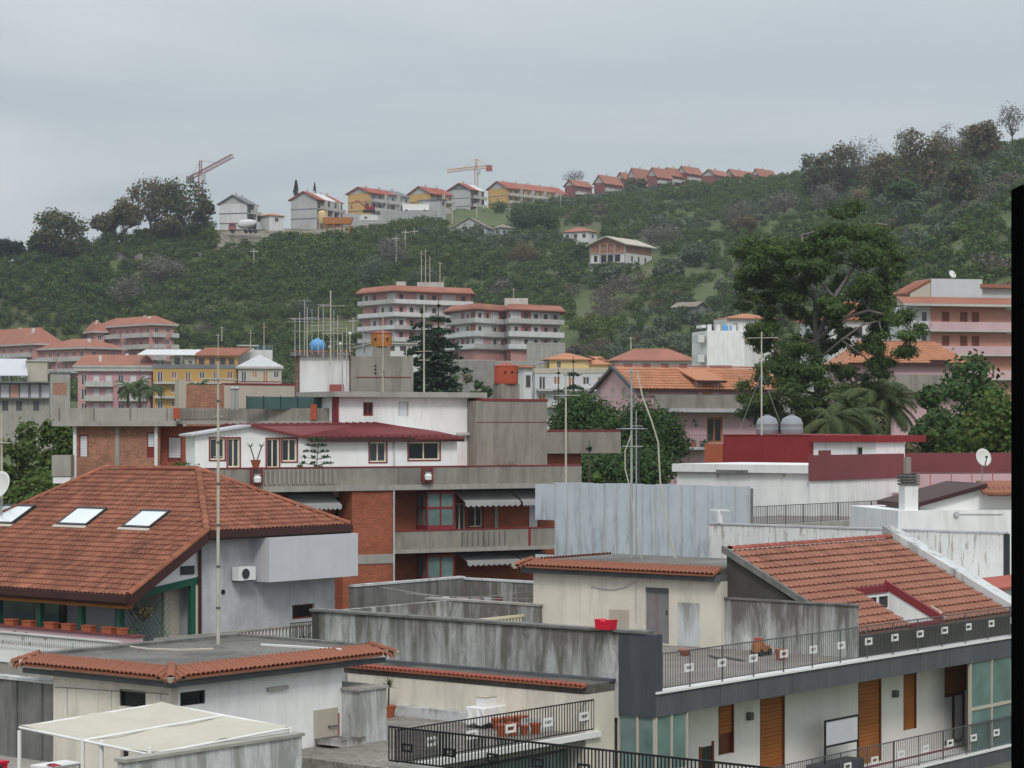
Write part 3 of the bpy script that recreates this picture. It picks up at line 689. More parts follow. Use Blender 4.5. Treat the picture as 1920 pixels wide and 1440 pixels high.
# hillside groves: unit bush meshes scattered by geometry nodes, one stuff object per kind of cover
def cover(name, kind, label, pts, scl, rot, mesh_seed, n=110, sz=0.30, flat=0.75, second=None):
 np.random.seed(mesh_seed); random.seed(mesh_seed)
 bl = crown_blobs(2.0, 2.0 * flat, 0.05, 7, 0.42, 0.62, squash=0.85, seed=mesh_seed)
 C, Nn, S = clumps(bl, n, sz, 0.5, rough=.28); me = quads_mesh(name + '_unit', C, Nn, S); me.materials.append(G[kind])
 if second:
  me.materials.append(G[second]); me.polygons.foreach_set('material_index', (np.random.rand(len(me.polygons)) < 0.35).astype(np.int32))
 src = bpy.data.objects.new(name + '_unit', me)
 pm = bpy.data.meshes.new(name); pm.vertices.add(len(pts)); pm.vertices.foreach_set('co', np.array(pts, dtype=np.float32).ravel())
 a = pm.attributes.new('scl', 'FLOAT', 'POINT'); a.data.foreach_set('value', np.array(scl, dtype=np.float32))
 a = pm.attributes.new('rot', 'FLOAT', 'POINT'); a.data.foreach_set('value', np.array(rot, dtype=np.float32))
 o = bpy.data.objects.new(name, pm); col.objects.link(o); tag(o, label, 'vegetation', kind='stuff')
 g = bpy.data.node_groups.new(name, 'GeometryNodeTree')
 g.interface.new_socket('Geometry', in_out='INPUT', socket_type='NodeSocketGeometry'); g.interface.new_socket('Geometry', in_out='OUTPUT', socket_type='NodeSocketGeometry')
 gi = g.nodes.new('NodeGroupInput'); go = g.nodes.new('NodeGroupOutput'); ip = g.nodes.new('GeometryNodeInstanceOnPoints'); oi = g.nodes.new('GeometryNodeObjectInfo')
 oi.inputs['Object'].default_value = src; oi.inputs['As Instance'].default_value = True
 na = g.nodes.new('GeometryNodeInputNamedAttribute'); na.data_type = 'FLOAT'; na.inputs['Name'].default_value = 'scl'
 nb = g.nodes.new('GeometryNodeInputNamedAttribute'); nb.data_type = 'FLOAT'; nb.inputs['Name'].default_value = 'rot'
 cb = g.nodes.new('ShaderNodeCombineXYZ'); L = g.links
 L.new(nb.outputs['Attribute'], cb.inputs[2]); L.new(gi.outputs[0], ip.inputs['Points']); L.new(oi.outputs['Geometry'], ip.inputs['Instance'])
 L.new(cb.outputs[0], ip.inputs['Rotation']); L.new(na.outputs['Attribute'], ip.inputs['Scale']); L.new(ip.outputs[0], go.inputs[0])
 md = o.modifiers.new('scatter', 'NODES'); md.node_group = g
 return o
CLEAR = []      # (px0, py0, px1, py1) places kept free of groves: yards and houses on the hill
CLEAR += [(395, 405, 735, 436), (640, 380, 845, 420), (840, 400, 965, 442), (1040, 425, 1130, 456), (1100, 455, 1235, 512), (1270, 505, 1330, 520), (1290, 575, 1340, 600), (1255, 515, 1310, 530),
   (672, 535, 1060, 668), (560, 600, 680, 640)]
def clear(p):
 px = CX + F * p[0] / p[1]; py = HY - F * (p[2] - H) / p[1]
 return any(a <= px <= c and b <= py <= d and (b != 535 or p[1] < 578) for a, b, c, d in CLEAR)
def scatter_hill():
 rg = random.Random(11); sets = {k: [] for k in ('citrus', 'citrus2', 'olive', 'brown', 'bare', 'scrub')}
 y = 330.0
 while y < 1085:
  dy = 1.75; half = 1240 / F * y; x = -half
  while x < half:
   xx = x + rg.uniform(-1.4, 1.4); yy = y + rg.uniform(-1.3, 1.3); x += 3.1 * (1 + (y - 330) / 1800)
   px = CX + F * xx / yy
   if px > 2100 or px < -160: continue
   yf = lerp_tab(FOOT, px, 1); yc = lerp_tab(CREST, px, 1)
   if yy < yf - 55 or yy > yc + 6 or rg.random() > min(1, 150 / (yc - yf)): continue
   z = gz(xx, yy)
   if clear((xx, yy, z)): continue
   if 400 < px < 1470 and yy > yc - (22 if px < 860 else 45):
    if rg.random() < .6: sets['scrub'].append((xx, yy, z - .1, rg.uniform(.3, .6), rg.uniform(0, 6.28)))
    continue
   if (z / 6.8) % 1 < .16 and rg.random() < .8: continue
   n = noise.noise((xx * .014, yy * .014, .3)); n2 = noise.noise((xx * .035, yy * .035, 5.7)); n3 = noise.noise((xx * .05, yy * .02, 9.2))
   side = (px - 960) / 960.0
   if n3 > 0.56: continue                            # openings
   if n2 > 0.44 + (0.0 if side > .1 else 0.1): k = 'bare' if rg.random() < .7 else 'brown'
   elif n > 0.22 - (0.16 if side > .25 else 0): k = 'olive' if rg.random() < .55 else ('brown' if rg.random() < .15 else 'citrus2')
   elif n < -0.10: k = 'citrus2' if rg.random() < .65 else 'citrus'
   else: k = 'citrus' if rg.random() < .75 else 'citrus2'
   s = rg.uniform(1.35, 2.35)
   if k == 'bare': s *= 1.15
   if k == 'olive': s *= 1.25
   s *= 1 + .7 * max(0, noise.noise((xx * .03, yy * .03, 2.2)))
   if rg.random() < 0.06: s *= 1.5
   sets[k].append((xx, yy, z - 0.1, s, rg.uniform(0, 6.28)))
   if rg.random() < .5: sets['scrub'].append((xx + rg.uniform(-2, 2), yy + rg.uniform(-2, 2), z - .1, rg.uniform(.3, .7), rg.uniform(0, 6.28)))
  y += dy
 spec = [('citrus_grove', 'citrus', 'green citrus trees planted in terraces all over the hillside', 21, 'citrus2'), ('dark_citrus_grove', 'citrus2', 'darker green citrus trees in patches across the hillside', 22, 'citrus'),
   ('olive_scrub', 'olive', 'grey-green olive scrub on the right half of the hillside', 23, None), ('brown_scrub', 'brown', 'brown leafed bushes dotted over the hillside', 24, 'olive'),
   ('bare_scrub', 'bare', 'grey leafless shrubs in patches on the hillside', 25, 'brown'), ('low_scrub', 'citrus', 'low green undergrowth between the hillside trees', 26, 'brown')]
 for (nm, kd, lb, sd, sec), key in zip(spec, ('citrus', 'citrus2', 'olive', 'brown', 'bare', 'scrub')):
  P = sets[key]
  if P: cover(nm, kd, lb, [p[:3] for p in P], [p[3] for p in P], [p[4] for p in P], sd, n=260 if key != 'scrub' else 80, sz=0.23 if key != 'bare' else 0.16, second=sec)
 return {k: len(v) for k, v in sets.items()}
print('hill cover', scatter_hill())

# ------------------------------------------------------------------ houses on the hill
def far_window(th, f, s, z, w, h, pane='glassfar', frame='slab'):
 b = MB(); f.box(b, s - w/2 - .1, s + w/2 + .1, -0.05, 0.06, z - .1, z + h + .1); o = b.build('window', M[frame], th)
 b = MB(); f.box(b, s - w/2, s + w/2, -0.04, 0.075, z, z + h); b.build('pane', M[pane], o)
def rowhouse(label, pxc, pyb, Y, a, W, unit, n, pye, pyr, wall_m, side_m, gab_m, roof_m, storeys=2, bands=True, stagger=0.0, group='terraced houses on the ridge', base_ext=6.0, roof_alt=None, balc='slab'):
 """terrace with its gable end towards the left, sides receding to the right; corner on photo column pxc"""
 fr = Fr(pxc, Y, a); zb = pt(pxc, pyb, Y).z; ze = pt(pxc, pye, Y).z; zr = ze + (pye - pyr) / F * Y
 th = fr.thing('row_house', label, 'house', zb, group); fg = Fc(fr, 'x', 0); fs = Fc(fr, 'y', 0); L = unit * n
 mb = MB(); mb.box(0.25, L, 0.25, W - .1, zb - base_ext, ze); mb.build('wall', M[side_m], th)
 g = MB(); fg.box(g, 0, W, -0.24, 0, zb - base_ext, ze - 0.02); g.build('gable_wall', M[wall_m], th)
 if bands:
  fh = (ze - zb) / storeys
  for k in range(storeys): b = MB(); fg.box(b, -0.03, W + .03, 0.004, 0.09, zb + k * fh - .14, zb + k * fh + .14); b.build('floor_band', 'fardark', th)
 for i in range(n):
  x0 = unit * i; dy = stagger * i; fgi = Fc(fr, 'x', x0)
  e, r = gable(fgi, 0.0 , W, ze + 0.0, zr, unit - 0.3 if i < n - 1 else unit, over=0.25 if i else 0.7, th=0.3)
  e.build('gable_end' if i == 0 else 'party_wall', M[gab_m], th); r.build('roof', M[roof_alt[i % len(roof_alt)] if roof_alt else roof_m], th)
  fh = (ze - zb) / storeys
  for k in range(storeys):
   z = zb + k * fh
   for q in (0.28, 0.72): far_window(th, fs, x0 + unit * q, z + .15, 1.1, 2.1)
   b = MB(); fs.box(b, x0 + .25, x0 + unit - .25, 0.02, 1.3, z - .18, z); fs.box(b, x0 + .25, x0 + unit - .25, 1.18, 1.3, z + .003, z + 0.9); b.build('balcony', M[balc], th)
   if i: b = MB(); fs.box(b, x0 - .15, x0 + .15, 0.01, 1.5, z - .1, z + fh - .1); b.build('partition', 'slab', th)
  b = MB(); b.box(x0 + unit * .5 - .3, x0 + unit * .5 + .3, W * .5 - .3, W * .5 + .3, zr - .2, zr + 1.0); b.build('chimney', 'slab', th)
 return th
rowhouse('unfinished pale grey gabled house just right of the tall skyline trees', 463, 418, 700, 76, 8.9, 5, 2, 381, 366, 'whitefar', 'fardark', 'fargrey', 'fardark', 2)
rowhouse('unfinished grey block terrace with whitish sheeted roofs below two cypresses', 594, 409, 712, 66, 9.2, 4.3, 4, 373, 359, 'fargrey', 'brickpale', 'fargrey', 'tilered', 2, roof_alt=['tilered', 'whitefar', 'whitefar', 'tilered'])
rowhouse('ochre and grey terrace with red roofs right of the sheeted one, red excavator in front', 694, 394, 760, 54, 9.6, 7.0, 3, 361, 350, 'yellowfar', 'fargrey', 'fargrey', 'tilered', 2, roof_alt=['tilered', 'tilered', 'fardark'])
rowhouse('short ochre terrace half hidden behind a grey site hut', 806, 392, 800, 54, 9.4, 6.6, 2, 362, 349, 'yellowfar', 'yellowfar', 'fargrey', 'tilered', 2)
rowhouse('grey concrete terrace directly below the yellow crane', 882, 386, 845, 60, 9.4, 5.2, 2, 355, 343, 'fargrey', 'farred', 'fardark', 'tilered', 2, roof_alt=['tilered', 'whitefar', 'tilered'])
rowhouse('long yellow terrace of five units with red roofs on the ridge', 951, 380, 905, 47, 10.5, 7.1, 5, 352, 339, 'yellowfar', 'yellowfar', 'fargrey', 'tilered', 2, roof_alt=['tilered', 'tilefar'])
def redhouse(label, px0, px1, pyr, pye, pyb, Y, split=0.38, balcony=True):
 s = F / Y; a = 50; fr = Fr(px0 + (px1 - px0) * split, Y, a); pxc = px0 + (px1 - px0) * split
 zb, ze = pt(pxc, pyb, Y).z, pt(pxc, pye, Y).z; zr = ze + (pye - pyr) / F * Y; fg = Fc(fr, 'x', 0); fs = Fc(fr, 'y', 0)
 W = fg.S(px0 + 2); L = fs.S(px1 - 1)
 th = fr.thing('hill_house', label, 'house', zb, 'red houses along the ridge')
 MB().box(0, L, 0, W, zb - 6, ze).build('wall', 'farred', th)
 e, r = gable(fg, 0, W, ze, zr, L, over=0.6, th=0.3); e.build('gable_end', 'fargrey', th); r.build('roof', 'tilefar', th)
 for q in (0.25, 0.6): far_window(th, fs, L * q, ze - 2.3, 1.1, 1.7)
 if balcony: b = MB(); fs.box(b, 0.5, L, 0.02, 1.6, zb - .4, zb + .9); b.build('balcony', 'slab', th)
 b = MB(); b.box(L*.4, L*.4 + .6, W*.5 - .3, W*.5 + .3, zr - .2, zr + 1.1); b.build('chimney', 'slab', th)
redhouse('first small red house right of the long yellow terrace', 1057, 1111, 337, 347, 363, 960)
redhouse('red house with grey gable behind a small dark bush, second of the red ones', 1112, 1167, 328, 342, 357, 965)
redhouse('red-roofed house showing only its roof behind the second red house', 1154, 1196, 323, 334, 344, 1010)
redhouse('red house behind round green trees at the rising ridge, third from left', 1176, 1228, 315, 332, 346, 1000, 0.3)
redhouse('red house with white balcony left of the highest ridge roof but one', 1213, 1260, 314, 329, 342, 985)
redhouse('narrow red house with white balcony immediately left of the topmost roof', 1240, 1288, 314, 327, 340, 1000)
redhouse('red house with the topmost roof of the ridge row', 1268, 1318, 311, 323, 336, 1005)
redhouse('wide red house with plain red gable right of the topmost roof', 1313, 1371, 317, 328, 342, 985, 0.52, False)
redhouse('low red house with long ridge, last but one of the ridge row', 1357, 1421, 317, 328, 339, 1000, 0.3)
redhouse('last red house at the right end of the ridge row', 1409, 1455, 316, 327, 338, 1005, 0.3, False)

def small_house(name, label, pxc, Y, a, px0, px1, pyr, pye, pyb, wall_m, roof_m, kind='hip', wins=(2, 1), side_m=None, over=0.5, group=None, cat='house', ext=4.0, winframe='slab'):
 """house with two seen faces: left face from px0 to pxc, right face from pxc to px1"""
 fr = Fr(pxc, Y, a); zb, ze = pt(pxc, pyb, Y).z, pt(pxc, pye, Y).z; zr = ze + (pye - pyr) / F * Y; fl = Fc(fr, 'x', 0); f2 = Fc(fr, 'y', 0)
 W = fl.S(px0); W = W if 2 < W < 45 else 7.0; L = f2.S(px1); ext = max(ext, zb - min(gz(*fr.w(0, 0)), gz(*fr.w(L, 0)), gz(*fr.w(L, W))) + 1); th = fr.thing(name, label, cat, zb, group)
 MB().box(0, L, 0, W, zb - ext, ze).build('wall', M[wall_m], th)
 if kind == 'hip': hip(0, L, 0, W, ze + .003, zr, over, ridge_along='x' if L > W else 'y').build('roof', M[roof_m], th)
 elif kind == 'gable':
  e, r = gable(fl, 0, W, ze, zr, L, over=over); e.build('gable_end', M[side_m or wall_m], th); r.build('roof', M[roof_m], th)
 elif kind == 'gabler':
  e, r = gable(f2, 0, L, ze, zr, W, over=over); e.build('gable_end', M[side_m or wall_m], th); r.build('roof', M[roof_m], th)
 else: MB().box(-over, L + over, -over, W + over, ze + .003, ze + .25).build('roof', M[roof_m], th)
 for f, ln, n in ((fl, W, wins[0]), (f2, L, wins[1])):
  for i in range(n): far_window(th, f, ln * (i + .5) / n, zb + (ze - zb) * .35, min(1.1, ln / n * .5), (ze - zb) * .4, frame=winframe)
 return th
small_house('site_shed', 'low orange tiled building between the pale house and grey terrace', 505, 705, 40, 466, 532, 398, 404, 420, 'whitefar', 'tileorange', 'hip', (1, 1), group=None, cat='house')
small_house('barn', 'grey weathered barn with wide gable below the ridge', 912, 732, 74, 849, 926, 408, 426, 444, 'fargrey', 'soil', 'gable', (1, 0))
small_house('outbuilding', 'small rough outbuilding attached to the right of the grey barn', 940, 740, 40, 926, 961, 419, 427, 443, 'fargrey', 'soil', 'hip', (1, 2))
small_house('bungalow', 'small pale bungalow with red hip roof above the unfinished house', 1103, 730, 62, 1056, 1119, 424, 434, 451, 'whitefar', 'tilefar', 'hip', (3, 1))
small_house('site_hut', 'dark grey flat site hut standing before the ochre terrace', 825, 770, 60, 786, 836, 371, 374, 390, 'fargrey', 'fardark', 'flat', (0, 1))
small_house('hillside_shed', 'brown shed with pitched roof low on the hill left of the large pine', 1305, 540, 50, 1262, 1325, 566, 574, 598, 'fardark', 'soil', 'gabler', (0, 0))
def skeleton_house():
 Y = 643; fr = Fr(1172, Y, 58); zb = pt(1172, 510, Y).z; z1 = pt(1172, 492, Y).z; z2 = pt(1172, 474, Y).z; ze = pt(1172, 457, Y).z; zr = ze + 14 / F * Y
 fl = Fc(fr, 'x', 0); f2 = Fc(fr, 'y', 0); W = fl.S(1107); L = f2.S(1222)
 th = fr.thing('unfinished_house', 'unfinished house with red brick top floor and bare concrete frame on the hill', 'house', zb)
 hol = [(W * q - .9, W * q + .9, za + .3, zc_ - .4) for (za, zc_) in ((zb, z1), (z1, z2)) for q in (.22, .42, .62)] + [(W * .85 - .6, W * .85 + .6, z1 + .4, z2 - .5)]
 wall(fl, 0, W, zb - 4, z2, hol, .3, L).build('wall', 'whitefar', th)
 for h in hol: b = MB(); fl.box(b, h[0] + .01, h[1] - .01, -.29, -.2, h[2] + .01, h[3] - .01); b.build('opening', 'glassdark', th)
 wall(fl, 0, W, z2 + .004, ze, [(W * q - .7, W * q + .7, z2 + .7, ze - .3) for q in (.18, .82)] + [(W * .33, W * .49, z2 + .4, ze), (W * .53, W * .69, z2 + .4, ze)], .3, L).build('brick_wall', 'brickpale', th)
 e, r = gable(fl, 0, W, ze + .004, zr, L, over=1.1, th=.3); e.build('gable_end', 'brickpale', th); r.build('roof', 'beige', th)
 for q in (0, .3, .51, .72, 1): b = MB(); fl.box(b, W*q - .2, W*q + .2, .004, .12, zb - 3, ze); b.build('column', 'concretelight', th)
 for z in (z1, z2): b = MB(); fl.box(b, -.1, W + .1, .005, .16 if z == z2 else 1.2, z - .2, z + .1); b.build('floor_slab', 'concretelight', th)
 for q in (.25, .5, .75): far_window(th, f2, L * q, z1 + .6, .9, 1.4)
 for q in (0.02, .33, .66, .97): b = MB(); f2.box(b, L*q - .2, L*q + .2, .004, .1, z2, ze); b.build('column', 'concretelight', th)
skeleton_house()

# cranes
def crane(px, py_base, Y, py_slew, py_top, tip, tail, m, label, ballast):
 b = pt(px, py_base, Y); th = thing('tower_crane', label, 'crane', b, 0, None); zs = pt(px, py_slew, Y).z; zt = pt(px, py_top, Y).z
 def lattice(p, q, w, n, r=.10):
  mb = MB(); p = Vector(p); q = Vector(q); d = q - p; up = Vector((0, 0, 1)) if abs(d.normalized().z) < .8 else Vector((1, 0, 0)); sd = d.cross(up).normalized() * w; uu = sd.cross(d).normalized() * w
  cs = [sd * .5 + uu * .5, -sd * .5 + uu * .5, -sd * .5 - uu * .5, sd * .5 - uu * .5]
  for c in cs: mb.tube(p + c, q + c, r, n=4)
  for i in range(n):
   a0, a1 = p + d * (i / n), p + d * ((i + 1) / n)
   for k in range(4): mb.tube(a0 + cs[k], a1 + cs[(k + 1) % 4], r * .6, n=3, cap=False)
  return mb
 lattice((0, 0, b.z), (0, 0, zs), 1.3, 14).build('tower', M[m], th)
 lattice((0, 0, zs), (0, 0, zt), .7, 5).build('apex', M[m], th)
 tp = pt(*tip, Y) - Vector((b.x, b.y, 0)); tl = pt(*tail, Y) - Vector((b.x, b.y, 0))
 lattice((0, 0, zs + .3), (tp.x, -6, tp.z), 1.1, 20).build('jib', M[m], th)
 cj = lattice((0, 0, zs + .3), (tl.x, 2, tl.z), 1.0, 6).build('counter_jib', M[m], th)
 MB().box(tl.x - 1.2, tl.x + 1.2, 1.2, 2.8, tl.z - 1.8, tl.z + .4).build('ballast', M[ballast], cj)
 w_ = MB(); w_.tube((0, 0, zt), (tp.x * .6, -3.6, zs + (tp.z - zs) * .6), .06, n=4); w_.tube((0, 0, zt), (tl.x, 2, tl.z), .06, n=4); w_.build('tie_rod', M[m], th)
 MB().box(.3, 1.6, -1.2, .2, zs - 2.2, zs - .1).build('cab', 'fargrey', th)
crane(376, 420, 740, 326, 301, (441, 296), (355, 332), 'cranered', 'dark red tower crane rising behind the tall skyline trees', 'fardark')
crane(893, 385, 880, 316, 298, (840, 324), (917, 311), 'craneyellow', 'yellow tower crane above the grey terrace on the ridge', 'cranered')
# works yard vehicles and plant
def mixer_truck():
 Y = 690; b = pt(462, 437, Y); th = thing('concrete_mixer_truck', 'concrete mixer truck with pale drum parked before the pale house', 'truck', b, 0); z = b.z
 MB().box(-5, 4.4, -1.1, 1.1, z + .8, z + 1.1).build('chassis', 'fardark', th)
 cb = MB().prism([(-5.3, -1.2, z + .8), (-3.2, -1.2, z + .8), (-3.2, -1.2, z + 3.0), (-4.9, -1.2, z + 3.0), (-5.3, -1.2, z + 2.0)], (0, 2.4, 0)).build('cab', 'cranered', th)
 MB().box(-5.0, -3.5, -1.23, -1.2, z + 2.0, z + 2.8).build('pane', 'glassfar', cb)
 q = MB(); prof = [(.5, 0), (1.25, 1.0), (1.45, 2.2), (1.2, 4.0), (.6, 5.6)]; q.lathe(prof, (0, 0, 0), 14); rot = Matrix.Rotation(R(82), 3, 'Y')
 q.v = [tuple(rot @ Vector(p) + Vector((-2.6, 0, z + 2.4))) for p in q.v]; q.build('drum', 'whitefar', th, smooth=True)
 MB().prism([(3.0, -.6, z + 1.1), (4.6, -.6, z + .9), (4.2, -.6, z + 3.2), (3.2, -.6, z + 3.4)], (0, 1.2, 0)).build('chute', 'fargrey', th)
 for x in (-4.2, -.2, 1.2, 2.6):
  w_ = MB().tube((x, -1.25, z + .55), (x, 1.25, z + .55), .55, n=12).build('wheel', 'rubber', th)
mixer_truck()
def excavator():
 Y = 748; b = pt(692, 399, Y); z = b.z; th = thing('excavator', 'orange-red excavator with raised arm before the ochre terrace', 'excavator', b, 0)
 for y in (-1.1, .7): MB().prism([(-1.9, y, z + .1), (1.9, y, z + .1), (2.1, y, z + .5), (1.8, y, z + .9), (-1.8, y, z + .9), (-2.1, y, z + .5)], (0, .5, 0)).build('track', 'rubber', th)
 MB().box(-1.2, 1.9, -1.1, 1.1, z + .95, z + 2.0).build('body', 'redpaint', th); cb = MB().box(-1.3, .0, -1.1, -.1, z + 2.0, z + 3.1).build('cab', 'redpaint', th)
 MB().box(-1.32, -.2, -1.12, -.12, z + 2.2, z + 2.9).build('pane', 'glassfar', cb)
 MB().tube((-1.0, 0, z + 1.6), (-3.6, 0, z + 4.0), .3, .24).tube((-3.6, 0, z + 4.0), (-5.4, 0, z + 3.2), .24, .18).tube((-5.4, 0, z + 3.2), (-5.8, 0, z + 2.2), .18).build('arm', 'orangepaint', th)
 MB().prism([(-6.2, -.6, z + 2.3), (-5.5, -.6, z + 2.3), (-5.3, -.6, z + 1.5), (-6.0, -.6, z + 1.3)], (0, 1.2, 0)).build('bucket', 'fardark', th)
excavator()
def site_items():
 Y = 700; b = pt(634, 434, Y); z = b.z; th = thing('batching_hopper', 'ochre metal hopper on legs beside the cement silo', 'hopper', b, 0)
 MB().prism([(-4, -1.5, z + 2.2), (4, -1.5, z + 2.2), (4.6, -1.5, z + 4.2), (-4.6, -1.5, z + 4.2)], (0, 3, 0)).build('bin', 'ochrepaint', th)
 for x in (-3.4, -1.1, 1.1, 3.4): MB().box(x - .2, x + .2, -1.3, 1.3, z - .5, z + 2.19).build('leg', 'ochrepaint', th)
 b = pt(604, 428, Y); z = b.z; th = thing('cement_silo', 'pale yellow cement silo in front of the grey terrace', 'silo', b, 0)
 MB().lathe([(.5, .8), (1.15, 1.8), (1.2, 4.8), (.9, 5.3), (.1, 5.5)], (0, 0, z), 14).build('drum', 'paleyellow', th, smooth=True)
 for x, y in ((-.8, -.8), (.8, -.8), (.8, .8), (-.8, .8)): MB().tube((x, y, z - .5), (x, y, z + 2.0), .1).build('leg', 'fargrey', th)
 b = pt(692, 414, 730); z = b.z; th = thing('cabin_container', 'low white site cabin lying in the works yard', 'cabin', b, 0)
 MB().prism([(-3, -1.2, z), (3, -1.2, z), (3, -1.2, z + 1.4), (2.4, -1.2, z + 1.8), (-2.2, -1.2, z + 1.9), (-3, -1.2, z + 1.2)], (0, 2.4, 0)).build('wall', 'whitefar', th)
 far_window(th, Fc(Fr(692, 730, 0), 'y', -1.2), -1, z + .6, .8, .6)
 b = pt(785, 396, 772); th = thing('white_truck', 'long white trailer parked behind the grey retaining wall', 'trailer', b, 0); z = b.z
 MB().box(-5.4, 3.6, -1.2, 1.2, z + .2, z + 2.2).build('body', 'whiteclean', th); MB().box(-8, -6, -1.2, 1.2, z + .2, z + 2.0).build('cab', 'whiteclean', th)
 for x in (-7, -4, 2): MB().tube((x, -1.21, z + .1), (x, 1.21, z + .1), .45, n=10).build('wheel', 'rubber', th)
 for (nm, lb, p0, p1, h, Y0, Y1, mm) in (('retaining_wall', 'grey concrete retaining wall below the ochre terraces', (715, 413), (835, 413), 18, 745, 775, 'fargrey'),
           ('retaining_wall', 'long pale concrete bank edge behind the works yard', (602, 408), (716, 412), 9, 728, 742, 'fargrey'),
           ('drystone_wall', 'short dry stone terrace wall on the left slope', (212, 494), (268, 489), 13, 0, 0, 'drystone'),
           ('drystone_wall', 'dry stone terrace wall below the mixer truck', (362, 484), (472, 476), 9, 0, 0, 'drystone'),
           ('concrete_kerb', 'thin grey road parapet crossing the slope above the red hip roof', (1160, 622), (1232, 618), 6, 0, 0, 'concretelight'),
           ('drystone_wall', 'brown terrace wall left below the unfinished house', (1005, 524), (1080, 516), 8, 0, 0, 'soil')):
  A = pt(p0[0], p0[1], Y0) if Y0 else ground_hit(*p0); B = pt(p1[0], p1[1], Y1) if Y1 else ground_hit(*p1)
  d = B - A; th = thing(nm, lb, 'wall', A, math.atan2(d.y, d.x)); ln = Vector((d.x, d.y)).length; hh = h / F * A.y; k = max(3, int(ln / 3)); rg = random.Random(int(p0[0]))
  for i in range(k):
   zz = A.z + d.z * (i + .5) / k; MB().box(ln * i / k, ln * (i + 1) / k - .05, -.3, .3 + rg.uniform(0, .06), zz - 3, zz + hh * rg.uniform(.92, 1.05)).build('wall_section', M[mm], th)
site_items()
def pole(px, py0, py1, label, r=0.22, arm=True):
 g = ground_hit(px, py0); h = (py0 - py1) / F * g.y; th = thing('utility_pole', label, 'pole', g, 0, 'poles on the hillside')
 MB().tube((0, 0, g.z - .4), (0, 0, g.z + h), r, r * .6, n=7).build('shaft', 'pole', th)
 if arm: MB().box(-1.2, 1.2, -.12, .12, g.z + h - 1.0, g.z + h - .75).build('crossarm', 'pole', th)
for p in ((476, 520, 466, 'lone utility pole on the slope below the mixer truck'), (743, 512, 444, 'tall pole nearer to the grey bare shrub above the curved flats'), (760, 480, 430, 'tall pole just right and above its neighbour in the middle slope'),
   (848, 420, 384, 'pole beside the left corner of the grey barn'), (894, 410, 380, 'pole standing behind the grey barn roof'), (955, 409, 388, 'short pole left of the dark round tree'), (1051, 388, 360, 'pole below the right end of the yellow terrace'),
   (777, 450, 432, 'short stub pole above the middle slope'), (250, 590, 566, 'thin pole behind the highest pink roof on the left'), (27, 455, 415, 'thin lattice mast at the far left skyline'), (662, 640, 596, 'pole on the slope left of the curved flats')):
 pole(*p)

# ------------------------------------------------------------------ single trees on the hill
def htree(px, pyb, pyt, wpx, kind, label, seed, Y=None, **k):
 g = ground_hit(px, pyb) if Y is None else pt(px, pyb, Y); h = (pyb - pyt) / F * g.y; w_ = wpx / F * g.y
 k.setdefault('leaves', 2300); k.setdefault('group', 'large trees on the hill'); k.setdefault('size', 0.85); w_ *= 1.12
 return tree(g, h, w_, kind, label, seed, **k)
htree(112, 492, 395, 100, 'oak', 'big round brownish-green tree alone on the left skyline', 31, leaves=3600, trunk=.08, second='citrus2', nb=26)
htree(72, 486, 440, 40, 'citrus2', 'small dark tree left of the big round skyline tree', 32)
htree(12, 486, 446, 56, 'cypress', 'flat dark umbrella tree at the far left edge of the skyline', 33, trunk=.3)
htree(200, 458, 398, 54, 'oak', 'shorter brownish tree at the left end of the tall skyline group', 34, second='brown', leaves=1700)
htree(232, 462, 372, 66, 'brown', 'russet tree left of the two tall dark-trunked skyline trees', 35, second='oak', leaves=2300)
htree(282, 455, 332, 92, 'oak', 'tall tree with dark forked trunk in the left skyline group', 36, trunk=.32, leaves=1900, shell=.7, second='brown', nb=22)
htree(345, 460, 325, 96, 'oak', 'tallest tree of the left skyline group standing before the red crane', 37, trunk=.28, leaves=2300, shell=.65, second='citrus2', nb=24)
htree(382, 445, 352, 44, 'oak', 'slimmer tree touching the pale house at the left skyline', 38, trunk=.2, leaves=1300, second='citrus2')
htree(312, 462, 395, 60, 'brown', 'low russet crown between the two tall skyline trunks', 39, leaves=1500)
for i, (x, b, t) in enumerate(((38, 462, 440), (47, 462, 444), (56, 462, 437))):
 cypress(ground_hit(x, b), (b - t) / F * 665, 1.7, ('leftmost', 'middle', 'rightmost')[i] + ' of three tiny cypresses at the far left skyline', 41 + i, group='cypresses on the skyline')
cypress(pt(555, 372, 760), (372 - 337) / F * 760, 11 / F * 760, 'larger cypress behind the left end of the sheeted roofs', 44, group='cypresses on the skyline')
cypress(pt(590, 372, 780), (372 - 342) / F * 780, 7 / F * 780, 'smaller cypress poking above the sheeted roofs', 45, group='cypresses on the skyline')
htree(999, 442, 386, 84, 'citrus2', 'dark green round tree right of the grey barn', 46, trunk=.1, leaves=3000, nb=24)
htree(1078, 352, 320, 44, 'bare', 'bare dark-twigged tree behind the first red house', 47, Y=1060, leaves=700, shell=.8, size=.5)
htree(1195, 352, 336, 40, 'oak', 'grey-green tree before the third red house on the ridge', 48, Y=960, trunk=.1)
htree(1402, 344, 326, 26, 'laurel', 'yellow-green round bush before the low red house', 49, Y=960, trunk=.1, leaves=700)
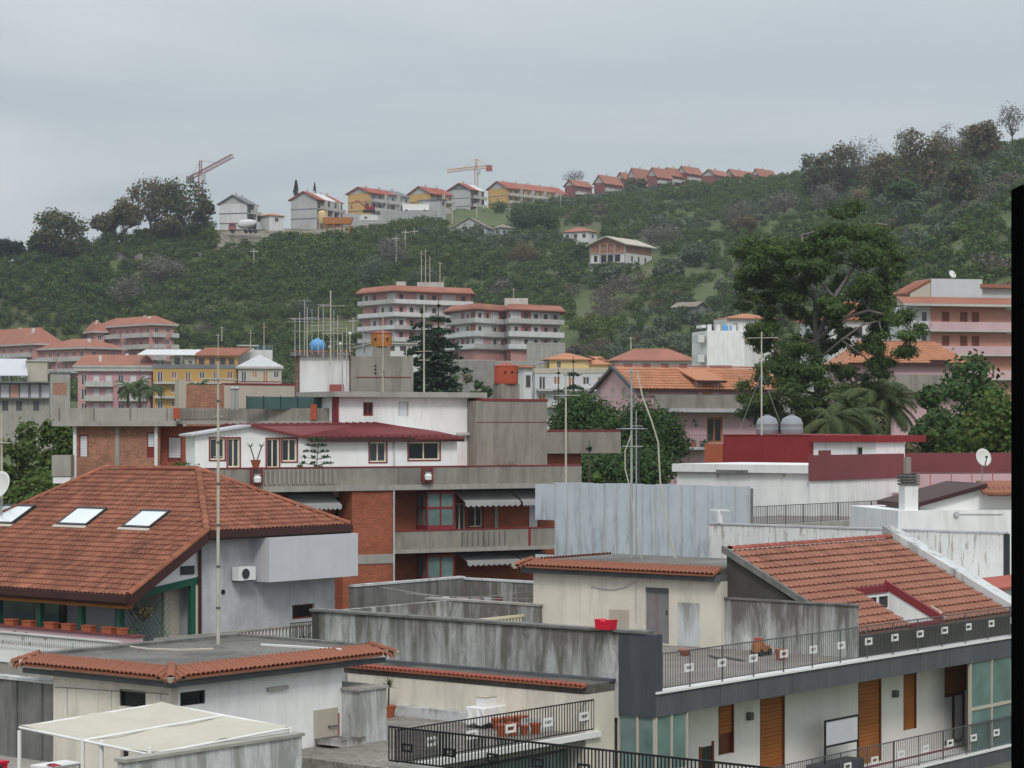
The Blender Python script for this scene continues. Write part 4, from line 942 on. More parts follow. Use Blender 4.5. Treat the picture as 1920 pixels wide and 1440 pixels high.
RT = [(1530, 372, 278, 72, 'oak', 'dark tree at the left end of the right skyline wood', 'citrus2'), (1575, 372, 262, 80, 'oak', 'broad tree with sky gaps second in the right skyline wood', 'brown'),
  (1622, 362, 252, 74, 'bare', 'bare twiggy tree showing thin branches against the sky, left of the russet one', None), (1655, 372, 282, 76, 'brown', 'low brown tree below the bare twiggy one', 'oak'),
  (1735, 372, 238, 104, 'brown', 'largest russet tree in the middle of the right skyline wood', 'oak'), (1700, 330, 232, 50, 'bare', 'thin bare tree just left of the largest russet tree', None),
  (1772, 320, 230, 48, 'bare', 'bare crown just right of the largest russet tree', None), (1808, 330, 232, 40, 'bare', 'pale bare tree between the russet tree and the brown bushy one', None),
  (1842, 330, 228, 66, 'brown', 'bushy brown tree near the right skyline end', 'oak'), (1898, 280, 190, 52, 'bare', 'highest bare tree at the upper right beside the dark post', None),
  (1800, 390, 300, 70, 'oak', 'dull green tree below the pale bare tree on the right slope', 'citrus2'), (1700, 400, 330, 70, 'citrus2', 'dark green tree under the largest russet tree', None),
  (1610, 405, 345, 42, 'paleo', 'straw coloured bare shrub tree on the upper right slope', None), (1545, 400, 345, 60, 'bare', 'purplish bare shrub tree under the left end of the right wood', None),
  (1470, 405, 362, 70, 'bare', 'grey leafless tree on the slope left of the right wood', None), (1390, 420, 375, 64, 'bare', 'grey leafless tree in the upper middle slope', None), (1240, 470, 420, 70, 'bare', 'grey leafless tree right above the unfinished house', None),
  (1395, 445, 398, 50, 'brown', 'russet leafless tree above the large pine left side', None), (1300, 500, 455, 55, 'olive', 'olive tree right of the unfinished house', None), (1150, 535, 495, 48, 'olive', 'grey-green tree left below the unfinished house', None), (1255, 530, 485, 60, 'olive', 'grey-green tree right below the unfinished house', None)]
G['paleo'] = leafmat('straw_twigs', (0.21, 0.17, 0.10), hue=0.01)
for i, (px, b, t, wd, kd, lb, sec) in enumerate(RT):
 bare = kd in ('bare', 'paleo')
 htree(px, b, t, wd, kd, lb, 60 + i, leaves=900 if bare and b < 340 else (1500 if bare else 2400), shell=.75 if bare else .55, trunk=.12 if b > 340 else .3, second=sec, nb=22, size=.5 if bare else .85)
MTR = [(165, 545, 492, 56, 'citrus2', 'dark green tree on the left slope under the stone wall'), (745, 505, 440, 80, 'bare', 'grey leafless willow-like shrub beside the two tall poles'), (700, 545, 480, 64, 'olive', 'grey-green olive tree above the curved flats'), (795, 545, 500, 60, 'olive', 'dark olive tree above the flats roof'),
  (520, 468, 435, 34, 'olive', 'round grey-green bush below the works yard'), (235, 590, 510, 70, 'bare', 'grey bare shrub tree above the pink roofs'), (300, 540, 480, 90, 'bare', 'purplish bare scrub tree on the left slope'), (1110, 638, 590, 70, 'citrus', 'round green tree right of the curved flats'),
  (940, 560, 520, 44, 'bare', 'grey bare shrub behind the right curved flats'), (980, 500, 455, 60, 'brown', 'reddish brown bush in the middle slope'), (1090, 500, 455, 44, 'citrus2', 'dark tree left of the unfinished house'), (570, 610, 560, 40, 'olive', 'grey-green tree behind the antenna cluster')]
for i, (px, b, t, wd, kd, lb) in enumerate(MTR): htree(px, b, t, wd, kd, lb, 120 + i, trunk=.1, leaves=1700, size=.5)

# ------------------------------------------------------------------ the town behind: apartment houses at the foot of the hill
def apt(label, pxc, Y, a, px0, px1, pye, floors, fh, wall_m, nl=4, nr=2, balc_l=(), balc_r=(), roof='hip', pyr=None, roof_m='tilefar', over=0.9, win='shutterbrown', cornice=None, balc_m='slab',
  name='apartment_house', group='apartment houses at the foot of the hill', left_m=None, door_every=2, rail_h=0.95, inset=None, vents=0):
 fr = Fr(pxc, Y, a); fl = Fc(fr, 'x', 0); f2 = Fc(fr, 'y', 0); ze = pt(pxc, pye, Y).z; W = fl.S(px0); W = W if 2 < W < 45 else 9.0; L = f2.S(px1); zb = ze - floors * fh
 zg = min(gz(*fr.w(L, W)), gz(*fr.w(0, 0)), gz(*fr.w(0, W))) - 1; th = fr.thing(name, label, 'building', min(zb, zg), group)
 for f, ln, n, bal, mm in ((fl, W, nl, balc_l, left_m or wall_m), (f2, L, nr, balc_r, wall_m)):
  hol = []; tb = 0.28
  for k in range(floors):
   z0 = ze - (k + 1) * fh
   for i in range(n):
    door = (i % door_every == 0) and bal; w_ = min(1.2, ln / n * .5); c = ln * (i + .5) / n
    hol.append((c - w_/2, c + w_/2, z0 + (.08 if door else .95), z0 + 2.3))
  off = tb + .002 if f is f2 else 0
  wl = wall(f, 0.0 if f is fl else tb, ln, zb, ze, hol, tb); wl.build('wall', M[mm], th)
  for i, h in enumerate(hol): window(th, f, h, 'whitefar', win if (i * 7) % 3 else 'glassfar', .1, .12, 1)
  for (a0, a1) in bal:
   for k in range(floors):
    z0 = ze - (k + 1) * fh; b = MB(); f.box(b, ln*a0, ln*a1, .01, 1.35, z0 - .22, z0); bo = b.build('balcony_slab', 'slab', th)
    b = MB(); f.box(b, ln*a0, ln*a1, 1.2, 1.33, z0 + .003, z0 + rail_h)
    f.box(b, ln*a0, ln*a0 + .12, .01, 1.197, z0 + .003, z0 + rail_h); f.box(b, ln*a1 - .12, ln*a1, .01, 1.197, z0 + .003, z0 + rail_h); b.build('parapet', M[balc_m], bo)
 MB().box(.3, L - .02, .3, W - .02, min(zb, zg), ze - .01).build('core', M[wall_m], th)
 MB().box(0, L, 0, W, min(zb, zg), zb - .004).build('base_storey', M[wall_m], th)
 if cornice: MB().box(-.8, L + .8, -.8, W + .8, ze + .004, ze + cornice[1]).build('cornice', M[cornice[0]], th); ze += cornice[1]
 if roof == 'hip':
  ro = hip(0, L, 0, W, ze + .006, ze + (pye - pyr) / F * Y, over, .35, 'x' if L > W else 'y', inset).build('roof', M[roof_m], th)
  b = MB(); b.box(-over - .08, L + over, -over - .08, -over - .004, ze - .12, ze + .3); b.box(-over - .08, -over - .004, -over, W + over, ze - .12, ze + .3); b.build('gutter', 'slab', ro)
  zr = ze + (pye - pyr) / F * Y
  for i in range(vents): v = MB(); c = (L * (.3 + .5 * ((i * 37) % 10) / 10), W * (.15 + .7 * i / max(1, vents))); v.box(c[0] - .3, c[0] + .3, c[1] - .3, c[1] + .3, ze + .8, zr - .2 + .5 * (i % 2)); v.build('chimney', 'whitefar', ro)
 else: MB().box(-.1, L + .1, -.1, W + .1, ze + .006, ze + .9).build('roof_parapet', M[roof_m], th)
 return th, fr, ze, W, L
apt('highest pink apartment house with white balconies and hip roof at left', 283, 597, 40, 182, 326, 609, 3, 3.0, 'pink', 8, 2, ((.02, .45), (.55, .98)), ((.02, .55), (.8, 1.12)), 'hip', 590, vents=3)
apt('pink house tucked behind and left of the highest pink one', 178, 612, 24, 98, 196, 623, 3, 3.0, 'pink', 5, 1, ((.1, .9),), (), 'hip', 601, vents=2)
apt('pink house with big red roof at the left edge of the photo', 66, 590, 42, -50, 114, 646, 3, 3.0, 'pink', 7, 1, ((.05, .95),), (), 'hip', 612, roof_m='tilefar', vents=2)
apt('pink house with long low roof before the highest pink house', 160, 578, 48, 72, 229, 653, 4, 3.0, 'pink', 6, 2, ((.02, .5), (.6, .98)), ((.02, .3),), 'hip', 632, vents=1)
apt('rose house with wide white cornice behind the palms', 146, 480, 6, 140, 284, 696, 3, 3.02, 'rose', 1, 6, (), ((.1, .48), (.55, .95)), 'hip', 672, roof_m='tilefar', cornice=('slab', .9), win='shutterwhite', vents=2, inset=2)
_, yfr, yze, yW, yL = apt('ochre yellow house with planted roof terrace beside the rose house', 287, 478, 6, 284, 444, 691, 3, 3.0, 'yellow', 0, 6, (), ((.02, .3), (.45, .98)), 'flat', None, 'fardark', win='shutterbrown', rail_h=.25)
def yellow_top():
 fr = yfr; f = Fc(fr, 'y', 3.0); z = yze
 th = fr.thing('roof_apartment', 'set-back rooftop flat with brown tile and pale sheet roofs on the yellow house', 'building', z)
 zt = f.Z(420, 668); zr = f.Z(420, 652)
 for (x0, x1, mm) in ((318, 366, 'beige'), (368, 446, 'yellow')): a0, a1 = f.S(x0), f.S(x1); MB().box(a0, a1, 3.0, 10, z, zt - .01).build('wall', M[mm], th)
 for x0 in (333, 378, 398, 418, 434): a0 = f.S(x0); far_window(th, f, a0, z + .2, 1.0, 2.0, frame='shutterbrown')
 a0, a1 = f.S(366), f.S(450); MB().prism([(a0 - .5, 2.2, zt), (a1, 2.2, zt), (a1 + 2.5, 9.5, zr), (a0 + 2, 9.5, zr)], (0, 0, .25)).build('roof', 'tileold', th)
 a0, a1 = f.S(258), f.S(366); rs = MB().prism([(a0, 2.0, zt + .15), (a1 - .02, 2.0, zt + .15), (a1 + 1.9, 9.5, zr - .3), (a0 + 1.5, 9.5, zr - .3)], (0, 0, .12)).build('sheet_roof', 'whitefar', th)
 for i in range(9): c = a0 + (a1 - a0) * i / 9; MB().prism([(c, 2.0, zt + .275), (c + .18, 2.0, zt + .275), (c + 1.7, 9.5, zr - .17), (c + 1.52, 9.5, zr - .17)], (0, 0, .06)).build('rib', 'shutterwhite', rs)
 for x0 in (262, 300, 340): a0 = f.S(x0); MB().tube((a0, 2.2, z), (a0, 2.2, zt + .14), .12).build('post', 'galv', th)
yellow_top()
for i, x in enumerate((296, 306, 318, 330, 344, 356)):
 c = Fc(yfr, 'y', .9); s_ = c.S(x); p = yfr.w(s_, .9)
 bush(Vector((p[0], p[1], yze + .9)), 1.3, 1.0, 'olive', ('first', 'second', 'third', 'fourth', 'fifth', 'sixth')[i] + ' shrub from the left on the yellow house terrace', 160, 300 + i, .16, name='terrace_shrub', group='shrubs on the yellow house terrace')
apt('beige house with red trimmed balcony right of the yellow house', 447, 474, 8, 445, 528, 690, 3, 3.0, 'beige', 0, 4, (), ((.02, .98),), 'hip', 664, roof_m='lightgrey', win='woodlight', balc_m='redtrim', rail_h=.25, inset=2, over=.4)
def white_wing():
 Y = 490; fr = Fr(444, Y, 8); f = Fc(fr, 'y', 0); th = fr.thing('white_gabled_wing', 'white gabled wing with roof terrace behind the beige house', 'building', f.Z(444, 700)); z = f.Z(444, 700)
 a0, a1, a2 = f.S(444), f.S(476), f.S(511); MB().prism([(a0, 0, z), (a1, 0, z), (a1, 0, f.Z(470, 652)), (a0, 0, f.Z(444, 672))], (0, 8, 0)).build('wall', 'whitefar', th)
 MB().box(a1 + .004, a2, .5, 8, z, f.Z(490, 656)).build('terrace_wall', 'whitefar', th); zt = f.Z(490, 656)
 for i in range(9): MB().tube((a1 + (a2 - a1) * i / 8, .6, zt), (a1 + (a2 - a1) * i / 8, .6, zt + .9), .04, n=4).build('bar', 'bluetank', th)
 MB().box(f.S(446), f.S(486), 2, 6, f.Z(460, 648), f.Z(460, 646)).build('canopy', 'slab', th)
 for x in (448, 484): MB().tube((f.S(x), 2.5, zt), (f.S(x), 2.5, f.Z(460, 648)), .08).build('post', 'galv', th)
white_wing()
def grey_left():
 Y = 455; fr = Fr(92, Y, 10); f = Fc(fr, 'y', 0); zb = gz(*fr.w(0, 0)) - 1
 th = fr.thing('grey_block', 'dark grey house with glazed loggia at the left edge below the pink roofs', 'building', zb); a0, a1 = f.S(-40), f.S(92)
 z1, z2, z3 = f.Z(50, 746), f.Z(50, 718), f.Z(50, 700)
 wall(f, a0, a1, zb, z1, [(f.S(x), f.S(x) + 1.2, z1 - 2.6, z1 - .6) for x in (4, 30, 62)], .25, 8).build('wall', 'concretelight', th)
 for x in (4, 30, 62): window(th, f, (f.S(x), f.S(x) + 1.2, z1 - 2.6, z1 - .6), 'fardark', 'glassfar', .1, .1)
 MB().box(a0, a1, 1.5, 8, z1 + .004, z2).build('upper_wall', 'fardark', th); f15 = f.at(1.5)
 for x in (2, 20, 38, 58, 78):
  s_ = f15.S(x); b = MB(); f15.box(b, s_, s_ + 1.5, .004, .06, z1 + .1, z2 - .3); b.build('shutter', 'lightgrey' if x % 4 else M['salmon'], th)
 b = MB(); f.box(b, a0, a1 + .3, -8, .6, z2 + .004, z2 + .3); f.box(b, a0, a1 + .3, -1, 1.2, z1 - .2, z1 - .002); b.build('floor_slab', 'concretedark', th)
 MB().prism([(a0, .8, z2 + 1.4), (f.S(52), .8, z2 + 1.4), (f.S(48), 6.5, f.Z(20, 672)), (a0, 6.5, f.Z(20, 672))], (0, 0, .15)).build('sheet_roof', 'lightgrey', th)
 for x in (0, 16, 33, 50): MB().box(f.S(x), f.S(x) + .25, .6, .9, z2 + .3, z2 + 1.38).build('post', 'fardark', th)
 MB().box(f.S(50), f.S(88), 2.5, 8, z2 + .31, f.Z(70, 677)).build('beige_wall', 'beige', th)
 MB().box(f.S(50) - .3, f.S(90), 2.2, 8.2, f.Z(70, 677) + .004, f.Z(70, 677) + .3).build('roof_slab', 'slab', th)
 fr2 = Fr(94, 440, 10); g = Fc(fr2, 'y', 0); zb2 = gz(*fr2.w(0, 0)) - 1
 th = fr2.thing('stair_tower', 'square concrete tower with brick infill left of the rose house', 'building', zb2); a0, a1 = 0, g.S(131); zt = g.Z(110, 700)
 r = g.rect(99, 718, 125, 741); wall(g, a0, a1, zb2, zt, [r], .15, 4).build('wall', 'concretelight', th)
 b = MB(); g.box(b, r[0] + .004, r[1] - .004, -.14, -.06, r[2] + .004, r[3] - .004); b.build('brick_infill', 'brickpale', th)
 MB().box(-.2, a1 + .2, -.2, 4.2, zt + .004, zt + .3).build('roof_slab', 'concretedark', th)
grey_left()

def facet_flats(label, pts, eaves, ridge_py, floors, Ym, zb_py, seed, cols, caps):
 """apartment house with a broken convex front. pts: (px, Y) along the front; floors: photo rows (top, bottom) of the balcony bands"""
 P = [Vector(((px - CX) / F * Y, Y)) for px, Y in pts]; o = P[0]; px0 = pts[0][0]
 zE = pt(pts[1][0], eaves, Ym).z; zb = pt(pts[1][0], zb_py, Ym).z; zR = pt(pts[1][0], ridge_py, Ym).z
 th = thing('curved_apartment_house', label, 'building', (o.x, o.y, zb - 6), 0, 'curved apartment houses below the groves'); Q = [p - o for p in P]
 back = [Q[-1] + Vector((0, 11)), Q[0] + Vector((0, 11))]
 MB().prism([(p.x, p.y + .05, zb - 6) for p in Q + back], (0, 0, zE - zb + 6)).build('core', 'pink', th)
 def off(d):
  out = []
  for i, p in enumerate(Q):
   n = Vector((0, 0))
   for a, b in ((i - 1, i), (i, i + 1)):
    if a >= 0 and b < len(Q): e = (Q[b] - Q[a]).normalized(); n += Vector((e.y, -e.x))
   out.append(p + n.normalized() * d)
  return out
 def strip(d0, d1, z0, z1, i0=0, i1=None):
  A, B = off(d0)[i0:i1], off(d1)[i0:i1]; mb = MB()
  for k in range(len(A) - 1): mb.prism([(A[k].x, A[k].y, z0), (A[k+1].x, A[k+1].y, z0), (B[k+1].x, B[k+1].y, z0), (B[k].x, B[k].y, z0)], (0, 0, z1 - z0))
  return mb
 zf = [(pt(pts[1][0], a, Ym).z, pt(pts[1][0], b, Ym).z) for a, b in floors]; tops = [zE] + [z[1] for z in zf]
 rg = random.Random(seed)
 for k, (zt, zs) in enumerate(zf):
  so = strip(.02, 1.2, zs - .22, zs).build('balcony_slab', 'slab', th)
  for i in range(len(Q) - 1): strip(1.36, 1.5, zs + .003, zt, i, i + 2).build('parapet', 'whitefar' if (i + k) % 3 else M['slab'], so)
  zc = tops[k]
  for i in range(len(Q) - 1):
   a, b = Q[i], Q[i+1]; e = (b - a); ln = e.length; e.normalize(); n = Vector((e.y, -e.x)); m_ = max(2, int(ln / 3.0)); mm = cols[(i + k) % len(cols)]
   for j in range(m_):
    c0, c1 = a + e * ln * j / m_, a + e * ln * (j + 1) / m_
    def pb(mb, s0, s1, d0, d1, z0, z1):
     q = [c0 + e * s0 + n * d0, c0 + e * s1 + n * d0, c0 + e * s1 + n * d1, c0 + e * s0 + n * d1]; mb.prism([(v.x, v.y, z0) for v in q], (0, 0, z1 - z0)); return mb
    u = ln / m_; pb(MB(), .004, u - .004, 0, .06, zs + .01, zc - .28).build('wall_panel', M[cols[(i + j) % len(cols)]] if (i + j + k) % 3 else M['whitefar'], th)
    if rg.random() < .75:
     w_ = pb(MB(), u * .5 - .55, u * .5 + .55, .06, .12, zs + (.05 if j % 2 else .8), zs + 2.25).build('window', 'shutterbrown', th)
     pb(MB(), u * .5 - .4, u * .5 + .4, .121, .14, zs + (.15 if j % 2 else .9), zs + 2.15).build('pane', 'glassfar', w_)
 bk0 = [back[0] + Vector((1.5, 1.5)), back[1] + Vector((-1.5, 1.5))]; bk1 = back; mb = MB()
 ring = off(1.9) + bk0; inner = off(.1) + bk1; n = len(ring)
 vs = [(p.x, p.y, zE + .01) for p in ring] + [(p.x, p.y, zE + .3) for p in ring] + [(p.x, p.y, zR) for p in inner]
 mb.add(vs, [tuple(range(n))[::-1]] + [(i, (i+1) % n, n + (i+1) % n, n + i) for i in range(n)] + [(n + i, n + (i+1) % n, 2*n + (i+1) % n, 2*n + i) for i in range(n)] + [tuple(range(2*n, 3*n))])
 ro = mb.build('roof', 'tilefar', th)
 for (x0, x1, ya, yb, mm) in caps:
  p0, p1 = pt(x0, ya, Ym + 6) - Vector((o.x, o.y, 0)), pt(x1, yb, Ym + 6) - Vector((o.x, o.y, 0)); MB().box(p0.x, p1.x, p0.y, p0.y + 3, zR - .5, p0.z).build('roof_hut', M[mm], ro)
facet_flats('left curved apartment house with pink panels and white balcony bands', [(680, 552), (742, 540), (800, 546), (882, 552)], 549, 537, ((563, 571), (587, 595), (611, 619), (634, 642)), 545, 660, 5, ['pink', 'rose', 'pink', 'slab'], ((743, 760, 528, 540, 'slab'), (782, 832, 529, 540, 'slab')))
facet_flats('right curved apartment house with veranda and white balcony bands', [(845, 532), (892, 518), (948, 528), (958, 520), (1050, 530)], 583, 571, ((598, 607), (622, 632), (646, 655)), 524, 664, 6, ['dullred', 'whitefar', 'rose', 'slab'], ((946, 990, 559, 572, 'slab'),))
def flat_wall(name, label, px0, px1, py0, py1, Y, a, m, depth=.5, cat='wall', ext=0.0, group=None, parts=1):
 fr = Fr(px0, Y, a); f = Fc(fr, 'y', 0); s1 = f.S(px1); zt, zb = f.Z(px0, py0), f.Z(px0, py1) - ext; th = fr.thing(name, label, cat, zb, group); k = parts
 for i in range(k): MB().box(s1 * i / k, s1 * (i + 1) / k - (.03 if k > 1 else 0), 0, depth, zb, zt).build('wall_section', M[m], th)
 MB().box(-.05, s1 + .05, -.06, depth + .06, zt + .003, zt + .15).build('coping', 'slab', th); return th
flat_wall('retaining_wall', 'grey retaining wall directly under the right curved flats', 928, 1042, 678, 700, 470, 5, 'concretelight', ext=8, parts=4)
flat_wall('retaining_wall', 'rough stone bank wall left of the grey retaining wall', 840, 928, 676, 712, 468, 4, 'drystone', ext=8, parts=5)
flat_wall('retaining_wall', 'low concrete parapet under the upper curved balcony right end', 988, 1060, 644, 660, 500, 4, 'concretelight', ext=4, parts=3)
small_house('low_house', 'long low whitish house below the left curved flats', 700, 440, 12, 667, 790, 640, 645, 662, 'whitefar', 'slab', 'flat', (1, 4), ext=12, winframe='shutterbrown')
# yellow house and neighbours at mid distance
_t, yhf, yhz, yhW, yhL = apt('grey-white house with pale yellow top floor among the conifers', 1003, 402, 8, 999, 1140, 700, 2, 2.9, 'lightgrey', 0, 5, (), ((.02, .98),), 'flat', None, 'beige', win='woodlight', rail_h=.2)
def yh_top():
 fr = yhf; f = Fc(fr, 'y', 1.5); z = yhz + .9; th = fr.thing('yellow_top_floor', 'pale yellow top floor with orange hip roofs on the grey-white house', 'building', z)
 a0, a1, a2 = f.S(1030), f.S(1104), f.S(1141); zt = f.Z(1070, 675)
 r = f.rect(1044, 677, 1052, 690); wall(f, a0, a1, z - .9, zt, [r], .2, 6).build('wall', 'paleyellow', th); window(th, f, r, 'slab', 'glassfar', .1, .1)
 MB().box(a1 + .004, a2, 2.0, 8, z - .9, f.Z(1120, 684)).build('wall', 'paleyellow', th)
 hip(a0, a1, 1.5, 7.5, zt + .004, f.Z(1070, 661), .6).build('roof', 'tileorange', th); hip(a1, a2, 2.0, 8, f.Z(1120, 684) + .004, f.Z(1120, 667), .5).build('roof', 'tileorange', th)
 MB().prism([(f.S(999), .6, f.Z(1000, 686)), (a0 - .1, .6, f.Z(1030, 679)), (a0 - .1, 4, f.Z(1030, 677)), (f.S(999), 4, f.Z(1000, 684))], (0, 0, .12)).build('canopy', 'fardark', th)
 for x in (1001, 1028): MB().tube((f.S(x), .8, z - .9), (f.S(x), .8, f.Z(x, 685)), .07).build('post', 'fardark', th)
yh_top()
small_house('narrow_house', 'narrow white house with small brown roofs behind the red rooftop chimney', 982, 395, 35, 975, 998, 684, 690, 745, 'whitefar', 'tileold', 'hip', (1, 1), ext=12)
small_house('hip_roof_house', 'white house with red hip roof between the yellow and pink houses', 1160, 330, 8, 1146, 1298, 652, 677, 700, 'whiteclean', 'tilefar', 'hip', (0, 4), ext=20, over=.8)
def scrap():
 fr = Fr(1362, 320, 12); f = Fc(fr, 'y', 0); z = f.Z(1362, 660); th = fr.thing('white_terrace_house', 'white house with orange roofs half hidden behind the large pine', 'house', z - 12)
 a1 = f.S(1450); zt = f.Z(1400, 598); hol = [f.rect(x, 606, x + 8, 622) for x in (1375, 1398, 1420)]
 wall(f, 0, a1, z - 12, zt, hol, .2, 6).build('wall', 'whitefar', th)
 for h in hol: window(th, f, h, 'slab', 'glassfar', .1, .1)
 hip(.5, a1, 0, 6, zt + .004, f.Z(1400, 586), .5).build('roof', 'tileorange', th)
 MB().box(f.S(1385), a1 + .5, -.5, 0, f.Z(1400, 640), f.Z(1400, 632)).build('awning', 'tileorange', th)
 fr = Fr(1330, 300, 12); f = Fc(fr, 'y', 0); z = f.Z(1330, 700); th = fr.thing('white_block', 'plain white windowless block with blue barrels on top, left of the pine', 'building', z - 16); a0, a1 = f.S(1326), f.S(1396); zt = f.Z(1360, 620)
 MB().box(a0, a1, 0, 7, z - 16, zt).build('wall', 'whiteclean', th)
 MB().box(a0 - .6, a0 - .004, .5, 3, f.Z(1320, 614), f.Z(1320, 609)).build('eave', 'whiteclean', th)
 for x in (1328, 1344, 1374, 1386): c = f.S(x); MB().box(c, c + .5, .1, .6, zt + .003, zt + .8).build('parapet_post', 'whiteclean', th)
 MB().box(f.S(1330), f.S(1372), -.04, -.004, f.Z(1350, 690), f.Z(1350, 685)).build('gutter', 'fardark', th)
 for y0 in (628, 665): s_ = f.S(1324); MB().box(s_ - 1.0, s_ - .14, .3, 3, f.Z(1322, y0 + 14), f.Z(1322, y0)).build('balcony', 'whitefar', th)
 for i, x in enumerate((1365, 1379)):
  c = fr.w(f.S(x), 1.2); b = Vector((c[0], c[1], zt)); t = thing('blue_barrel', ('left', 'right')[i] + ' blue barrel on top of the plain white block', 'barrel', b, 0, 'barrels on the white block')
  MB().lathe([(.28, 0), (.33, .1), (.34, .4), (.33, .7), (.28, .8)], (0, 0, zt), 12).build('drum', 'bluetank', t, smooth=True)
scrap()
def pink_gabled():
 Y = 175; fr = Fr(1190, Y, 30); fl = Fc(fr, 'x', 0); f = Fc(fr, 'y', 0); th = fr.thing('pink_gabled_house', 'pink house with steep orange gable roof and dormer behind the stone pines', 'house', 0)
 ze = f.Z(1190, 727); W = fl.S(1119); L = f.S(1470); zr = f.Z(1190, 727) + 1.62; zp = f.Z(1300, 741)
 hol = [fl.rect(1145, 718, 1152, 745), fl.rect(1166, 718, 1174, 745)]
 wall(fl, 0, W, 0, ze, hol, .2).build('wall', 'palepink', th)
 for h in hol: shutter(th, fl, h, 'beige', 'beige', .15, .06, slats=False)
 wall(f, .2, L, 0, ze, [f.rect(1325, 782, 1355, 830)], .2).build('wall', 'palepink', th)
 MB().box(.25, L, .25, W, 0, ze - .01).build('core', 'palepink', th)
 e, r = gable(fl, 0, W, ze + .003, zr, L, over=.12, th=.06); e.build('gable_end', 'palepink', th); rb = r.build('roof', 'tileorange', th)
 ym = W / 2; ov = .35
 zed = ze - (zr - ze) / ym * ov; pl = [(-.2, -ov, zed + .1), (L, -ov, zed + .1), (L, ym, zr + .1), (-.2, ym, zr + .1)]
 t_, _ = tiles(pl, (1, 0, 0), pitch=.32, row=.42, amp=.06, step=.05); t_.build('roof_tiles', 'tileorange', rb, kind='stuff')
 ridge_tiles((-.2, ym, zr + .12), (L, ym, zr + .12), .14).build('ridge_tiles', 'tilered', rb)
 for sgn in (0, 1):
  yy = -ov - .05 if sgn == 0 else W + ov
  MB().prism([(-.42, yy, zed - .12), (-.42, ym, zr - .1), (-.42, ym, zr + .12), (-.42, yy, zed + .12)], (.2, 0, 0)).build('barge_board', 'fascia', rb)
 MB().box(0, L, -ov - .12, -ov, zed - .08, zed + .06).build('gutter', 'darkfascia', rb)
 b = MB(); f.box(b, f.S(1214), L, .9, 1.05, f.Z(1300, 766), zp); b.build('parapet', 'concrete', th)
 b = MB(); f.box(b, f.S(1240), L, .01, 1.25, f.Z(1300, 773), f.Z(1300, 766) - .004); b.build('balcony_slab', 'greyplaster', th)
 b = MB(); f.box(b, f.S(1262), f.S(1326), .01, 1.2, f.Z(1300, 843), f.Z(1300, 838)); bs_ = b.build('balcony_slab', 'greyplaster', th)
 railing(bs_, f, f.S(1264), f.S(1324), 1.1, f.Z(1300, 838), f.Z(1300, 815), .14, .02, 'greyiron')
 rd = f.rect(1325, 782, 1355, 830); w_ = window(th, f, rd, 'woodlight', 'glassdark', .08, .14, 1, 0, name='door')
 for x, y in ((1302, 789), (1305, 797)): s_, z = f.p(x, y); MB().box(s_ - .12, s_ + .12, -.12, -.002, z - .12, z + .1).build('wall_lamp', 'fardark', th)
 # dormer
 fd = f.at(.0); a0, a1 = fd.S(1307), fd.S(1347); zd0, zd1 = zp + .02, fd.Z(1327, 716); rw = fd.rect(1317, 715, 1335, 739)
 b = MB(); fd.box(b, a0, a1, -2.0, .08, zd0, zd1); d = b.build('dormer', 'palepink', th)
 b = MB(); fd.box(b, rw[0], rw[1], .081, .12, rw[2], rw[3] - .1); b.build('window_shutter', 'woodlight', d)
 MB().prism([(a0 - .35, -.5, zd1), (a1 + .35, -.5, zd1), (a1 + .35, 2.2, zd1 + .9), (a0 - .35, 2.2, zd1 + .9)], (0, 0, .12)).build('dormer_roof', 'tileorange', d)
 MB().box(a0 - .4, a1 + .4, -.58, -.5, zd1 - .08, zd1 + .1).build('gutter', 'darkfascia', d)
 for i, (x, y, w_, h_) in enumerate(((1283, 829, .9, .35), (1310, 832, .6, .25))):
  s_, z = f.p(x, y); c = fr.w(s_, -.8); pot = thing('planter', ('long terracotta planter on the pink house balcony', 'small green planter on the pink house balcony')[i], 'planter', (c[0], c[1], f.Z(1300, 838)), fr.a)
  zz = f.Z(1300, 838); MB().prism([(-w_/2, -.15, zz + .002), (w_/2, -.15, zz + .002), (w_/2 + .05, -.15, zz + h_), (-w_/2 - .05, -.15, zz + h_)], (0, .3, 0)).build('trough', M['terracotta' if i == 0 else 'greenpaint'], pot)
  Cc = np.random.normal(size=(70, 3)) * [w_ * .3, .1, .1] + [0, 0, h_ + .1]; me = quads_mesh('leaves', Cc, rnd_dir(70), np.full(70, .14)); me.materials.append(G['pot']); o = bpy.data.objects.new('leaves', me); col.objects.link(o); o.parent = pot
pink_gabled()
